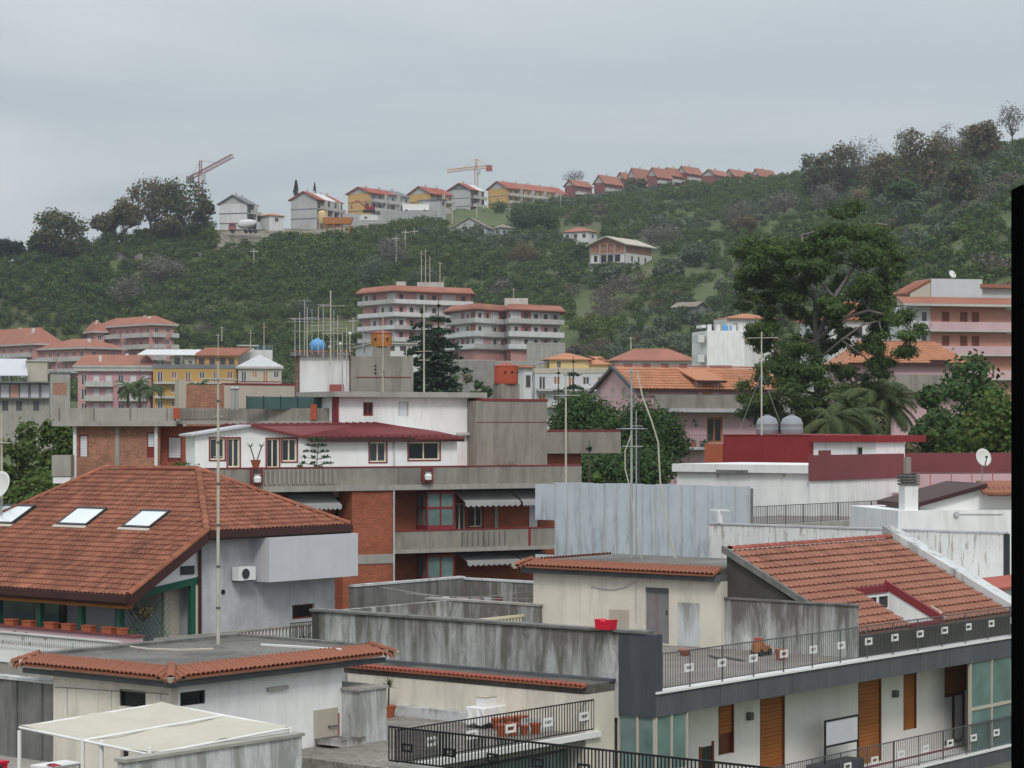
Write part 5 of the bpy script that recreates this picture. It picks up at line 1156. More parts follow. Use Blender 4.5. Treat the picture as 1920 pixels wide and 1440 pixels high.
def orange_house():
 Y = 205; fr = Fr(1600, Y, 8); f = Fc(fr, 'y', 0); th = fr.thing('orange_roof_house', 'house with wide orange tiled roof and pink band right of the pine', 'house', 0)
 a0, a1 = f.S(1598), f.S(1812); ze = f.Z(1700, 684); zr = f.Z(1700, 646) + .35; W = 8.0
 rd = f.rect(1664, 740, 1692, 783); wall(f, a0, a1, 0, ze, [rd], .2, W).build('wall', 'palepink', th)
 window(th, f, rd, 'woodlight', 'glassdark', .08, .16, 1, name='door')
 rb = hip(a0, a1, 0, W, ze + .004, zr, .5, .1, 'x', 2.2).build('roof', 'tileorange', th)
 pl = [(a0 - .5, -.5, ze + .12), (a1 + .5, -.5, ze + .12), (a1 - 1.7, W / 2, zr + .02), (a0 + 1.7, W / 2, zr + .02)]
 t_, _ = tiles(pl, (1, 0, 0), pitch=.34, row=.45, amp=.06, step=.05); t_.build('roof_tiles', 'tileorange', rb, kind='stuff'); ridge_tiles(pl[3], pl[2], .15).build('ridge_tiles', 'tilered', rb)
 MB().box(a0 - .5, a1 + .5, -.62, -.5, ze - .05, ze + .12).build('gutter', 'darkfascia', rb)
 b = MB(); f.box(b, a0, a1, .9, 1.05, f.Z(1700, 730), f.Z(1700, 703)); f.box(b, a0, a1, .01, 1.2, f.Z(1700, 736), f.Z(1700, 730) - .004); b.build('balcony', 'concrete', th)
 b = MB(); f.box(b, f.S(1742), f.S(1768), -.8, .6, f.Z(1755, 683) + .02, f.Z(1755, 675)); b.build('dormer_eave', 'darkfascia', rb)
orange_house()
def right_pink():
 Y = 282; fr = Fr(1752, Y, 14); fl = Fc(fr, 'x', 0); f = Fc(fr, 'y', 0); th = fr.thing('salmon_apartment_house', 'salmon apartment house with tiled roof band and white attic at the right edge', 'building', 0)
 W = 9; a0, a1 = f.S(1700), f.S(1960); ze = f.Z(1800, 575); fz = [f.Z(1800, 619), f.Z(1800, 664), f.Z(1800, 709)]; hol = []
 for k, z in enumerate(fz):
  for x in (1728, 1766, 1800, 1822, 1905): s_ = f.S(x); hol.append((s_, s_ + (1.0 if x > 1740 else .75), z + .08, z + 2.25))
 wall(f, a0, f.S(1744), 0, ze, hol, .22, W).build('wall', 'whitefar', th); wall(f, f.S(1744) + .003, a1, 0, ze, hol, .22, W).build('wall', 'salmon', th)
 for h in hol: shutter(th, f, h, 'shutterbrown' if h[0] > f.S(1740) else 'glass', 'shutterbrown' if h[0] > f.S(1740) else 'whitefar', .2, .08, slats=False)
 for z in fz:
  b = MB(); f.box(b, f.S(1735), a1, .01, 1.3, z - .25, z); bo = b.build('balcony_slab', 'slab', th)
  b = MB(); f.box(b, f.S(1735), a1, 1.2, 1.28, z + .003, z + .95); b.build('parapet', 'palepink', bo)
  b = MB(); f.box(b, f.S(1700), f.S(1734), .01, 1.0, z - .25, z); f.box(b, f.S(1700), f.S(1734), .9, 1.0, z + .003, z + 1.0); b.build('balcony', 'whitefar', th)
 b = MB(); zt = f.Z(1800, 557); b.prism([f.L(a0 - 1.2, 1.6, ze + .02), f.L(a0 - 1.2, 1.6, ze + .3), f.L(a0 - 1.2, -.6, zt)], Vector(f.L(a1, 0, 0)) - Vector(f.L(a0 - 1.2, 0, 0))); rb = b.build('roof', 'tilefar', th)
 b = MB(); f.box(b, a0 - 1.2, a1, 1.61, 1.7, ze - .05, ze + .25); b.build('gutter', 'slab', rb)
 f2 = f.at(1.0); b = MB(); f2.box(b, f2.S(1746), f2.S(1842), -5, 0, ze + .3, f2.Z(1790, 523)); b.build('attic_wall', 'lightgrey', th)
 s0, s1 = f2.S(1698), f2.S(1745); MB().prism([f2.L(s0, .1, f2.Z(1698, 549)), f2.L(s1, .1, f2.Z(1745, 523)), f2.L(s1, .1, f2.Z(1745, 527)), f2.L(s0, .1, f2.Z(1698, 553))], (0, 5, 0)).build('shed_roof', 'tileold', th)
 MB().prism([f2.L(s0 + .6, 0, ze + .3), f2.L(s1 - .01, 0, ze + .3), f2.L(s1 - .01, 0, f2.Z(1745, 528)), f2.L(s0 + .6, 0, f2.Z(1702, 550))], (0, 4, 0)).build('shed_wall', 'beige', th)
 b = MB(); f2.box(b, f2.S(1843), a1, -4, -.6, ze + .3, f2.Z(1870, 540)); b.build('attic_wall', 'whitefar', th)
 b = MB(); f2.box(b, f2.S(1838), a1, -4.5, .2, f2.Z(1870, 540) + .004, f2.Z(1870, 533)); b.build('attic_roof', 'tilefar', th)
 for x, y in ((1890, 577), (1890, 622)): s_, z = f.p(x, y); b = MB(); f.box(b, s_ - .4, s_ + .4, .01, .35, z - .3, z + .3); b.build('air_conditioner', 'whitepaint', th)
 c = fr.w(f.S(1798), 2); dz = f2.Z(1790, 523); d = thing('satellite_dish', 'small white satellite dish on the white attic of the salmon house', 'satellite dish', (c[0], c[1], dz), 0); MB().tube((0, 0, dz), (0, 0, dz + .5), .04).build('mast', 'galv', d); dish_part(d, (0, -.1, dz + .6), .5, .5)
right_pink()
# white scraps of houses seen through the pine
small_house('white_house', 'white house with balconies glimpsed through the pine branches', 1560, 300, 20, 1500, 1690, 560, 600, 650, 'whitefar', 'tileold', 'hip', (2, 4), ext=40)

# ------------------------------------------------------------------ brick apartment block in the middle distance
def brick_block():
 fr = Fr(735, 113, 30); f0 = Fc(fr, 'y', 0); fp = f0.at(-1.5); zt = fp.Z(745, 874); zs = fp.Z(745, 909); zsb = fp.Z(745, 919)
 z2t, z2s, z2b = fp.Z(745, 995), fp.Z(745, 1031), fp.Z(745, 1038)
 th = fr.thing('brick_apartment_block', 'red brick apartment block with concrete balconies and white penthouse terrace', 'building', 0)
 aL, aR = f0.S(178), f0.S(1060); p0, p1 = fp.S(660), fp.S(737)
 # walls: floor below the terrace and the one under it
 win = f0.rect(627, 930, 650, 988); dr = f0.rect(853, 943, 873, 996); w2 = f0.rect(880, 941, 905, 988); sh = f0.rect(990, 938, 1011, 990)
 zlow = z2b - 3.2
 lowsh = f0.rect(627, 1068, 652, 1118)
 wall(f0, f0.S(540), aR, z2b, zsb - .003, [win, dr, w2, sh], .25).build('wall', 'brick', th)
 wall(f0, f0.S(540), aR, 0, z2b - .003, [lowsh], .25).build('wall', 'brick', th)
 MB().box(f0.S(540), aR - .05, .26, 12, 0, zsb).build('core', 'brick', th); MB().box(aL + 1, f0.S(540) - .01, .26, 2.6, 0, zsb).build('core', 'brick', th)
 window(th, f0, win, 'ivory', 'glass', .1, .06, 1, sill='concretelight'); window(th, f0, dr, 'ivory', 'glass', .1, .07, 1, name='balcony_door'); window(th, f0, w2, 'ivory', 'glass', .1, .06, 1, outer='redtrim')
 shutter(th, f0, sh, 'shutterwhite', 'redtrim', .12, .05); shutter(th, f0, lowsh, 'shutterwhite', 'redtrim', .12, .05)
 b = MB(); f0.box(b, win[0] - .05, win[1] + .05, .0, .03, win[3] + .02, win[3] + .45); b.build('shutter_box', 'greyplaster', th)
 # pier
 b = MB(); fp.box(b, p0, p1, -1.5, 0, z2b + .004, zsb - .004); b.build('brick_pier', 'brick', th)
 b = MB(); fp.box(b, p0 - .5, p1 - .004, -1.5, .04, z2b - .45, z2b); b.build('concrete_band', 'concretelight', th)
 b = MB(); fp.box(b, p0 - .5, p1, -1.5, 0, 0, z2b - .453); b.build('brick_pier', 'brick', th)
 b = MB(); b.tube(fp.L(p1 + .02, .06, zlow - 2), fp.L(p1 + .02, .06, zsb), .05); b.build('drain_pipe', 'greyplaster', th)
 # upper terrace slab and parapet
 m1 = fp.S(747)
 b = MB(); fp.box(b, aL, aR, -4.6, 0.12, zsb, zs); b.build('terrace_slab', 'concretelight', th)
 b = MB(); fp.box(b, aL, m1 - .004, -.16, 0, zs + .003, zt - .06); pl = b.build('parapet', 'concrete', th)
 b = MB(); fp.box(b, m1, aR, -.16, .1, zs + .003, zt - .06); pr = b.build('parapet', 'concrete', th)
 for q0, q1, o, pp in ((aL, m1 - .006, .03, pl), (m1, aR, .13, pr)): b = MB(); fp.box(b, q0, q1, -.2, o, zt - .057, zt); b.build('coping', 'redtrim', pp)
 for i in range(16): s_ = fp.S(497) + (fp.S(626) - fp.S(497)) * i / 15; b = MB(); fp.box(b, s_ - .04, s_ + .04, .004, .07, zs + .1, zt - .12); b.build('fin', 'concretelight', pl)
 for x in (300, 420): s_ = fp.S(x); b = MB(); fp.box(b, s_, s_ + .03, .002, .01, zs, zt - .06); b.build('joint', 'concretedark', pl)
 # lower balcony
 q0, q1 = fp.S(737) + .01, fp.S(1046); zc1 = z2t
 b = MB(); fp.box(b, q0, q1, -1.49, .1, z2b, z2s); bo = b.build('balcony_slab', 'concretelight', th)
 b = MB(); fp.box(b, q0, q1, -.16, .02, z2s + .003, z2t - .05); pb = b.build('parapet', 'concrete', bo)
 b = MB(); fp.box(b, q0, q1, -.2, .05, z2t - .047, z2t); b.build('coping', 'redtrim', bo)
 for i in range(9): s_ = fp.S(866) + (fp.S(946) - fp.S(866)) * i / 8; b = MB(); fp.box(b, s_ - .03, s_ + .03, .022, .06, z2s + .1, z2t - .15); b.build('slit', 'concretedark', bo)
 b = MB(); s_ = fp.S(990); fp.box(b, s_, s_ + .15, .022, .03, z2s, z2t - .06); b.build('rain_stain_pipe', 'redtrim', bo)
 # small left balcony beside the pier
 b = MB(); fp.box(b, fp.S(640), p0 - .01, -1.49, 0, z2b, z2b + 1.0); for_ = b.build('side_parapet', 'concrete', th)
 for i in range(4): s_ = fp.S(642) + i * .14; b = MB(); fp.box(b, s_, s_ + .05, .002, .04, z2b + .2, z2b + .9); b.build('slit', 'concretedark', for_)
 # red framed bay windows
 def bay(ztop, zbot, nm):
  fb = f0.at(-1.2); s0, s1 = fb.S(802), fb.S(851); fs = Fc(fr, 'x', s0)
  rt = MB(); fb.box(rt, s0 - .05, s1 + .05, -1.2, .06, ztop - .12, ztop); b_ = rt.build('bay_window', 'redtrim', th)
  rt = MB(); fb.box(rt, s0 - .03, s1 + .03, -1.2, .04, zbot, zbot + .25); rt.build('bay_base', 'redtrim', b_)
  bars = MB(); n = 2; zm = ztop - (ztop - zbot) * .42
  for i in range(n + 1): c = s0 + (s1 - s0) * i / n; fb.box(bars, c - .04, c + .04, -.08, 0, zbot + .253, ztop - .123)
  fb.box(bars, s0 + .042, s1 - .042, -.075, -.005, zm - .05, zm + .05)
  for i in range(2): yy = -1.2 + 1.1 * (i + .5) / 1.0 * .9;
  for yy in (-.6, -.02): fs.box(bars, yy - .04, yy + .04, -.06, .0, zbot + .253, ztop - .123)
  fs.box(bars, -1.1, -.06, -.055, -.002, zm - .05, zm + .05); bars.build('bay_frame', 'redtrim', b_)
  p = MB(); fb.box(p, s0 + .03, s1 - .03, -.06, -.04, zbot + .2, ztop - .1); fs.box(p, -1.15, 0, -.05, -.04, zbot + .2, ztop - .1); p.build('pane', 'glassteal', b_)
  c_ = MB(); fs.box(c_, -.5, -.2, -.2, -.15, zbot + .4, zm); c_.build('curtain', 'whiteclean', b_)
 bay(zsb - .1, z2t - .05, 1); bay(z2b - .12, z2b - 2.9, 2)
 # awnings
 def awning(x0, x1, ztop, drop=.5, out=1.35, fc=f0, wavy=10, m='awning'):
  s0, s1 = fc.S(x0), fc.S(x1); b = MB(); b.prism([fc.L(s0, .15, ztop), fc.L(s0, out, ztop - drop), fc.L(s0, out, ztop - drop - .02), fc.L(s0, .15, ztop - .02)], Vector(fc.L(s1, 0, 0)) - Vector(fc.L(s0, 0, 0))); a_ = b.build('awning', M[m], th)
  for i in range(wavy):
   u0, u1 = s0 + (s1 - s0) * i / wavy, s0 + (s1 - s0) * (i + 1) / wavy; v = MB(); v.prism([fc.L(u0, out + .003, ztop - drop), fc.L(u1, out + .003, ztop - drop), fc.L(u1, out + .003, ztop - drop - .16), fc.L((u0 + u1) / 2, out + .003, ztop - drop - .26), fc.L(u0, out + .003, ztop - drop - .16)], (0, -.01, 0)); v.build('valance', M[m], a_)
  b = MB(); fc.box(b, s0, s1, .02, .2, ztop + .005, ztop + .14); b.build('roller_box', 'darkiron', a_)
 awning(848, 951, zsb - .16); awning(955, 1015, zsb - .16); awning(535, 618, zsb - .16); awning(852, 951, z2b - .16, .35); awning(955, 1010, z2b - .16, .35)
 b = MB(); f0.box(b, f0.S(926), f0.S(932), .005, .1, z2s, zsb - .01); b.build('pipe_casing', 'concretelight', th)
 # left wing under the upper parapet
 frw = Fr(330, 119, 3); bth = th; th = frw.thing('brick_wing', 'brick wing with pale concrete roof parapet left behind the penthouse', 'building', 0); fw = Fc(frw, 'y', 0); wt, wb, wsb = fw.Z(300, 765), fw.Z(300, 789), fw.Z(300, 799); l0, l1 = fw.S(98), fw.S(634); lm = fw.S(330)
 r1 = fw.rect(148, 815, 166, 856); r2 = fw.rect(275, 811, 292, 858); r3 = fw.rect(314, 818, 341, 862)
 fi = fw.at(.4); ww = wall(fi, fi.S(142), fi.S(300), 0, wsb - .003, [fi.rect(148, 815, 166, 856), fi.rect(275, 811, 292, 858)], .25, 6); ww.build('brick_wall', 'brickpale', th)
 fj = fw.at(1.2); r3 = fj.rect(314, 818, 341, 865); wall(fj, fi.S(300) + .004, fj.S(470), 0, wsb - .003, [r3], .25, 5).build('brick_wall', 'brick', th)
 shutter(th, fi, fi.rect(148, 815, 166, 856), 'shutterwhite', 'redtrim', .12, .05); shutter(th, fi, fi.rect(275, 811, 292, 858), 'shutterwhite', 'redtrim', .12, .05, .55); shutter(th, fj, r3, 'shutterwhite', 'redtrim', .12, .05, .85)
 g = MB(); fi.box(g, fi.S(275) + .1, fi.S(292) - .1, -.12, -.1, fi.Z(283, 857), fi.Z(283, 836)); g.build('pane', 'glassdark', th)
 for x in (141, 293): b = MB(); s_ = fi.S(x); b.tube(fi.L(s_, .1, 5), fi.L(s_, .1, wsb - .01), .1, n=8); b.build('drain_pipe', 'whitepaint', th)
 b = MB(); fi.box(b, fi.S(216), fi.S(224), .003, .06, 5, wsb - .01); b.build('concrete_pilaster', 'concretelight', th)
 b = MB(); fw.box(b, l0, lm, -4, .2, wsb, wb); b.build('terrace_slab', 'concretelight', th)
 b = MB(); fw.box(b, lm + .004, l1, -4, -.6, wsb + .1, wb); b.build('terrace_slab', 'concretelight', th)
 b = MB(); fw.box(b, l0 + .1, lm, -.15, 0, wb + .003, wt); pu = b.build('parapet', 'concretelight', th)
 b = MB(); fw.box(b, l0 + .1, l0 + .25, -8, -.153, wb + .003, wt); b.build('parapet', 'concretelight', th)
 b = MB(); fw.box(b, lm + .004, l1, -.95, -.8, wb + .003, wt); pv = b.build('parapet', 'concrete', th)
 for x in (110, 175, 243, 312): s_ = fw.S(x); b = MB(); fw.box(b, s_, s_ + .06, .003, .03, wb, wt); b.build('joint', 'concretedark', pu)
 fv = fw.at(.8)
 for i in range(15): s_ = fv.S(343) + (fv.S(432) - fv.S(343)) * i / 14; b = MB(); fv.box(b, s_ - .05, s_ + .05, .003, .06, wb + .1, wt - .1); b.build('fin', 'concrete', pv)
 s_ = fw.S(326); b = MB(); fw.box(b, s_, s_ + .32, .004, .25, wb + .1, wt); b.build('planter_bracket', 'orangepaint', pu)
 s_ = fv.S(583); b = MB(); fv.box(b, s_, s_ + .3, .004, .25, wb + .05, wt + .2); b.build('planter_bracket', 'orangepaint', pv)
 # small lower-left balcony
 b = MB(); fi.box(b, fi.S(105), fi.S(140), .2, 1.5, fi.Z(120, 892), fi.Z(120, 853)); b.build('side_balcony', 'concretelight', th)
 b = MB(); fi.box(b, fi.S(107), fi.S(139), .15, 1.45, fi.Z(120, 905), fi.Z(120, 893)); b.build('side_balcony', 'whiteclean', th)
 return fr, zs, zt, bth
BF, B_ZS, B_ZT, B_TH = brick_block()
def penthouse():
 fr = BF; z0 = B_ZS; f = Fc(fr, 'y', 2.6); th = fr.thing('white_penthouse', 'white penthouse with red sheet roof on the brick block terrace', 'building', z0)
 s0, sm, s1 = f.S(366), f.S(577), f.S(857); ze = f.Z(577, 822); zap = f.Z(467, 800); zl = f.Z(366, 818)
 W1 = [f.rect(394, 822, 421, 862), f.rect(427, 822, 449, 876), f.rect(500, 823, 523, 877), f.rect(529, 823, 556, 865)]
 W2 = [f.rect(693, 829, 724, 866), f.rect(766, 829, 824, 862)]
 wall(f, s0, s1, z0, ze, W1 + W2, .22, 1.2).build('wall', 'whiteclean', th); MB().box(f.S(577), s1 - .01, 3.8, 7.5, z0, ze).build('core', 'whiteclean', th)
 sa = f.S(467); MB().prism([f.L(s0, 0, ze + .002), f.L(sm, 0, ze + .002), f.L(sa, 0, zap), f.L(s0, 0, max(zl, ze + .05))], (0, 1.2, 0)).build('gable_end', 'whiteclean', th)
 for i, r in enumerate(W1 + W2):
  nm = 'window' if i in (0, 3, 4, 5) else 'terrace_door'
  window(th, f, r, 'ivory', 'glass' if i != 5 else 'glassdark', .08, .06, 1, outer='redtrim', name=nm)
 zb = f.Z(600, 796)
 ro = MB().prism([(s0 - .3, 2.35, max(zl, ze + .05)), (sa, 2.35, zap), (sa, 2.35, zap + .1), (s0 - .3, 2.35, max(zl, ze + .05) + .1)], (0, 1.6, 0)).build('roof', 'greyplaster', th)
 ym = 6.8; z6 = f.at(ym).Z(600, 796)
 r2 = MB().add([(sa, 2.35, zap + .1), (sm, 2.35, ze + .05), (s1 + .1, 2.1, ze + .05), (s1 - .6, 3.6, ze + .35), (f.S(775), ym, z6 + .1), (sa + .3, ym, z6)], [(0, 1, 2, 3, 4, 5)])
 n_ = len(r2.v); r2.add([(x, y, z - .12) for x, y, z in r2.v[:6]], [(5, 4, 3, 2, 1, 0)]); r2.f += [(i, (i+1) % 6, 6 + (i+1) % 6, 6 + i) for i in range(6)]; rr = r2.build('red_roof', 'redroof', th)
 for i in range(22):
  u = (i + .5) / 22; a = Vector((sm, 2.35, ze + .06)).lerp(Vector((s1, 2.15, ze + .06)), u); b_ = Vector((sa + .3, ym, z6 + .01)).lerp(Vector((f.S(775), ym, z6 + .11)), u); MB().tube(a + Vector((0, 0, .03)), b_ + Vector((0, 0, .02)), .035, n=4).build('roof_rib', 'redroof', rr)
 b = MB(); f.box(b, sm, s1 + .2, .26, .42, ze - .18, ze + .06); b.build('gutter', 'darkfascia', rr)
 b = MB(); b.tube(f.L(f.S(738), .08, z0), f.L(f.S(738), .08, ze - .1), .05); b.build('drain_pipe', 'greyplaster', th)
 # tall rear part
 g = f.at(7.0); t0, t1 = g.S(634), g.S(877); zt = g.Z(750, 745); wa, wb = g.rect(681, 754, 700, 780), g.rect(747, 753, 766, 780)
 wall(g, t0, t1, z0, zt, [wa, wb], .2, 4).build('stair_wall', 'whiteclean', th); window(th, g, wa, 'redtrim', 'glassdark', .08, .09, 1); shutter(th, g, wb, 'shutterwhite', 'slab', .12, .05)
 b = MB(); g.box(b, g.S(619), g.S(905), -4.2, .5, zt + .004, g.Z(750, 735)); b.build('roof_slab', 'concretelight', th)
 b = MB(); g.box(b, t1 + .004, g.S(893), -3, -.5, z0, zt - .3); b.build('recess_wall', 'concrete', th)
 b = MB(); g.box(b, t0 - .12, t0 - .004, -.5, .1, z0, zt); b.build('corner_trim', 'redtrim', th)
 b = MB(); g.box(b, g.S(855), g.S(888), .004, .3, g.Z(870, 816), g.Z(870, 811)); b.build('ledge', 'slab', th)
 h = f.at(6.0); c0, c1 = h.S(893), h.S(1026); zc1 = h.Z(960, 752)
 b = MB(); h.box(b, c0, c1, -5, 0, z0 - 3, zc1); cb = b.build('concrete_tank_room', 'concrete', th)
 b = MB(); h.box(b, h.S(903), c1 + .04, -5, .04, zc1 + .003, zc1 + .12); b.build('coping', 'redtrim', cb)
 b = MB(); h.box(b, c0, c1, .003, .02, h.Z(960, 792), h.Z(960, 791)); b.build('red_line', 'redtrim', cb)
 # right low parapet wall
 k = f.at(8.5); b = MB(); k.box(b, c1 + .5, k.S(1164), -3, 0, k.Z(1090, 850), k.Z(1090, 809)); rw = b.build('right_parapet', 'concrete', th)
 b = MB(); k.box(b, c1 + .5, k.S(1164), -3, .03, k.Z(1090, 809) + .003, k.Z(1090, 806)); b.build('coping', 'redtrim', rw)
 b = MB(); k.box(b, c1 + .5, k.S(1100), -3, -.6, z0 - 5, k.Z(1090, 850) - .004); b.build('brick_below', 'brick', rw)
 return f, g, h
PF, PG, PH_ = penthouse()
def roof_things():
 fr = BF; g = PG
 zt = g.Z(750, 735)
 # chimneys and tanks on the rear roofs
 c = fr.w(Fc(fr, 'y', 7.5).S(949), 7.5); z0 = PH_.Z(960, 748); th = thing('rooftop_chimney', 'square orange-red chimney with three vent holes on a concrete base', 'chimney', (c[0], c[1], z0), fr.a)
 z1, z2 = PH_.Z(948, 719), PH_.Z(948, 686); MB().box(-.56, .56, -.5, .5, z0, z1).build('base', 'concrete', th); hd = MB().lathe([(.64, z1 + .003), (.66, z1 + .1), (.66, z2)], (0, 0, 0), 20).build('head', 'orangepaint', th)
 MB().lathe([(.68, z2 + .003), (.68, z2 + .04), (.3, z2 + .17), (.05, z2 + .24)], (0, 0, 0), 20).build('cap', 'tilered', hd)
 for x in (-.36, 0, .36): MB().tube((x, -.01 - (.66**2 - x*x)**.5, z2 - .32), (x, .05 - (.66**2 - x*x)**.5, z2 - .32), .075, n=10).build('vent_hole', 'glassdark', hd)
 fr = Fr(562, 126, 3); q = Fc(fr, 'y', 0); s0, s1 = q.S(562), q.S(655); za = q.Z(610, 668)
 th = fr.thing('white_stair_tower', 'white walled stair tower carrying the blue round tank', 'building', B_ZS); a0 = q.S(552)
 b = MB(); q.box(b, s0, s1, -4, 0, B_ZS, za); b.build('wall', 'whiteclean', th); b = MB(); q.box(b, a0, s0 - .004, -4, -.1, B_ZS, za - .004); b.build('rough_flank', 'brickpale', th)
 b = MB(); q.box(b, a0 - .2, s1 + .1, -4.2, .25, za + .004, za + .22); b.build('roof_slab', 'concretedark', th)
 for i in range(12): s_ = a0 + (s1 - a0) * i / 11; b = MB(); q.box(b, s_, s_ + .2, .0, .28, za + .224, za + .32); b.build('edge_brick', 'brickpale', th)
 for x in (554, 560):
  b = MB(); b.tube(q.L(q.S(x), .2, q.Z(556, 745)), q.L(q.S(x), .2, za), .025); b.build('ladder_rail', 'greyiron', th)
 for i in range(9): z = q.Z(556, 742) + i * .33; b = MB(); b.tube(q.L(q.S(554), .2, z), q.L(q.S(560), .2, z), .02); b.build('ladder_rung', 'greyiron', th)
 b = MB(); q.box(b, q.S(618), q.S(645), .3, .5, q.Z(630, 735), q.Z(630, 721)); b.build('red_box', 'dullred', th)
 c = fr.w(q.S(594), 1.2); th = thing('round_water_tank', 'bright blue round water tank on the white stair tower', 'water tank', (c[0], c[1], za + .22), 0)
 MB().lathe([(.05, .0), (.25, .04), (.40, .18), (.45, .38), (.43, .52), (.30, .70), (.12, .76), (.12, .82)], (0, 0, za + .22), 20).build('drum', 'bluetank', th, smooth=True)
 q2 = Fc(fr, 'y', -.3); th = fr.thing('concrete_stair_tower', 'bare concrete stair tower with a faint red line and ochre chimney', 'building', B_ZS); t0, t1 = q2.S(657), q2.S(775); zb = q2.Z(715, 668)
 b = MB(); q2.box(b, t0, t1, -4, 0, B_ZS, zb); b.build('wall', 'concrete', th); b = MB(); q2.box(b, q2.S(668), t1 - .1, .003, .03, q2.Z(720, 708), q2.Z(720, 706.5)); b.build('red_line', 'redtrim', th)
 for x, y in ((704, 686), (704, 693), (704, 700), (719, 697), (719, 705)): s_, z = q2.p(x, y); MB().tube(q2.L(s_, .03, z), q2.L(s_, 0, z), .06, n=8).build('vent_hole', 'glassdark', th)
 c = fr.w(q2.S(715), 1.2); th = thing('ochre_chimney', 'ochre orange chimney with round vents on the concrete stair tower', 'chimney', (c[0], c[1], zb), fr.a); z1, z2 = q2.Z(715, 648), q2.Z(715, 623)
 MB().box(-.5, .5, -.45, .45, zb, z1).build('base', 'concrete', th); hd = MB().lathe([(.57, z1 + .003), (.58, z2)], (0, 0, 0), 20).build('head', 'ochrepaint', th); MB().lathe([(.62, z2 + .003), (.6, z2 + .06), (.1, z2 + .14)], (0, 0, 0), 20).build('cap', 'dullred', hd)
 for x in (-.32, .32): MB().tube((x, -.5, z2 - .35), (x, -.44, z2 - .35), .08, n=10).build('vent_hole', 'glassdark', hd)
 # green netting fence and pipes on the left wing terrace
 fr = BF; n = Fc(fr, 'y', 9.0); th = fr.thing('shade_net_fence', 'dark green shade net fence on the roof terrace left of the stair tower', 'fence', n.Z(540, 768)); s0, s1 = n.S(462), n.S(620); z0, z1 = n.Z(540, 768), n.Z(540, 744)
 b = MB(); n.box(b, s0, s1, -.01, .01, z0 + .03, z1); b.build('net', 'greenscreen', th)
 for i in range(6): s_ = s0 + (s1 - s0) * i / 5; MB().tube(n.L(s_, .03, z0), n.L(s_, .03, z1 + .05), .03).build('post', 'darkiron', th)
 for i, x in enumerate((436, 444)):
  m = Fc(fr, 'y', 7.6); c = fr.w(m.S(x), 7.6); z0 = m.Z(440, 768); t = thing('flue_pipe', ('left', 'right')[i] + ' of two shiny metal flue pipes above the left terrace parapet', 'pipe', (c[0], c[1], z0), 0); MB().tube((0, 0, z0), (0, 0, m.Z(440, 730)), .09, n=10).build('pipe', 'galv', t); MB().lathe([(.12, 0), (.16, .04), (.03, .16)], (0, 0, m.Z(440, 730)), 10).build('cap', 'galv', t)
 fl = Fc(fr, 'y', 22.0); th = fr.thing('garden_wall', 'long beige garden wall behind the left roof terrace', 'wall', 0); b = MB(); fl.box(b, fl.S(420), fl.S(562), -.3, 0, 0, fl.Z(500, 722)); b.build('wall', 'beige', th); b = MB(); fl.box(b, fl.S(420), fl.S(562), -.34, .04, fl.Z(500, 722) + .003, fl.Z(500, 719)); b.build('coping', 'redtrim', th)
 b = MB(); fl.box(b, fl.S(336), fl.S(420) - .01, -.3, .02, 0, fl.Z(380, 722)); b.build('brick_part', 'brickpale', th)
 b = MB(); fl.box(b, fl.S(334), fl.S(348), -.5, .1, 0, fl.Z(340, 712)); b.build('gate_pillar', 'beige', th)
roof_things()
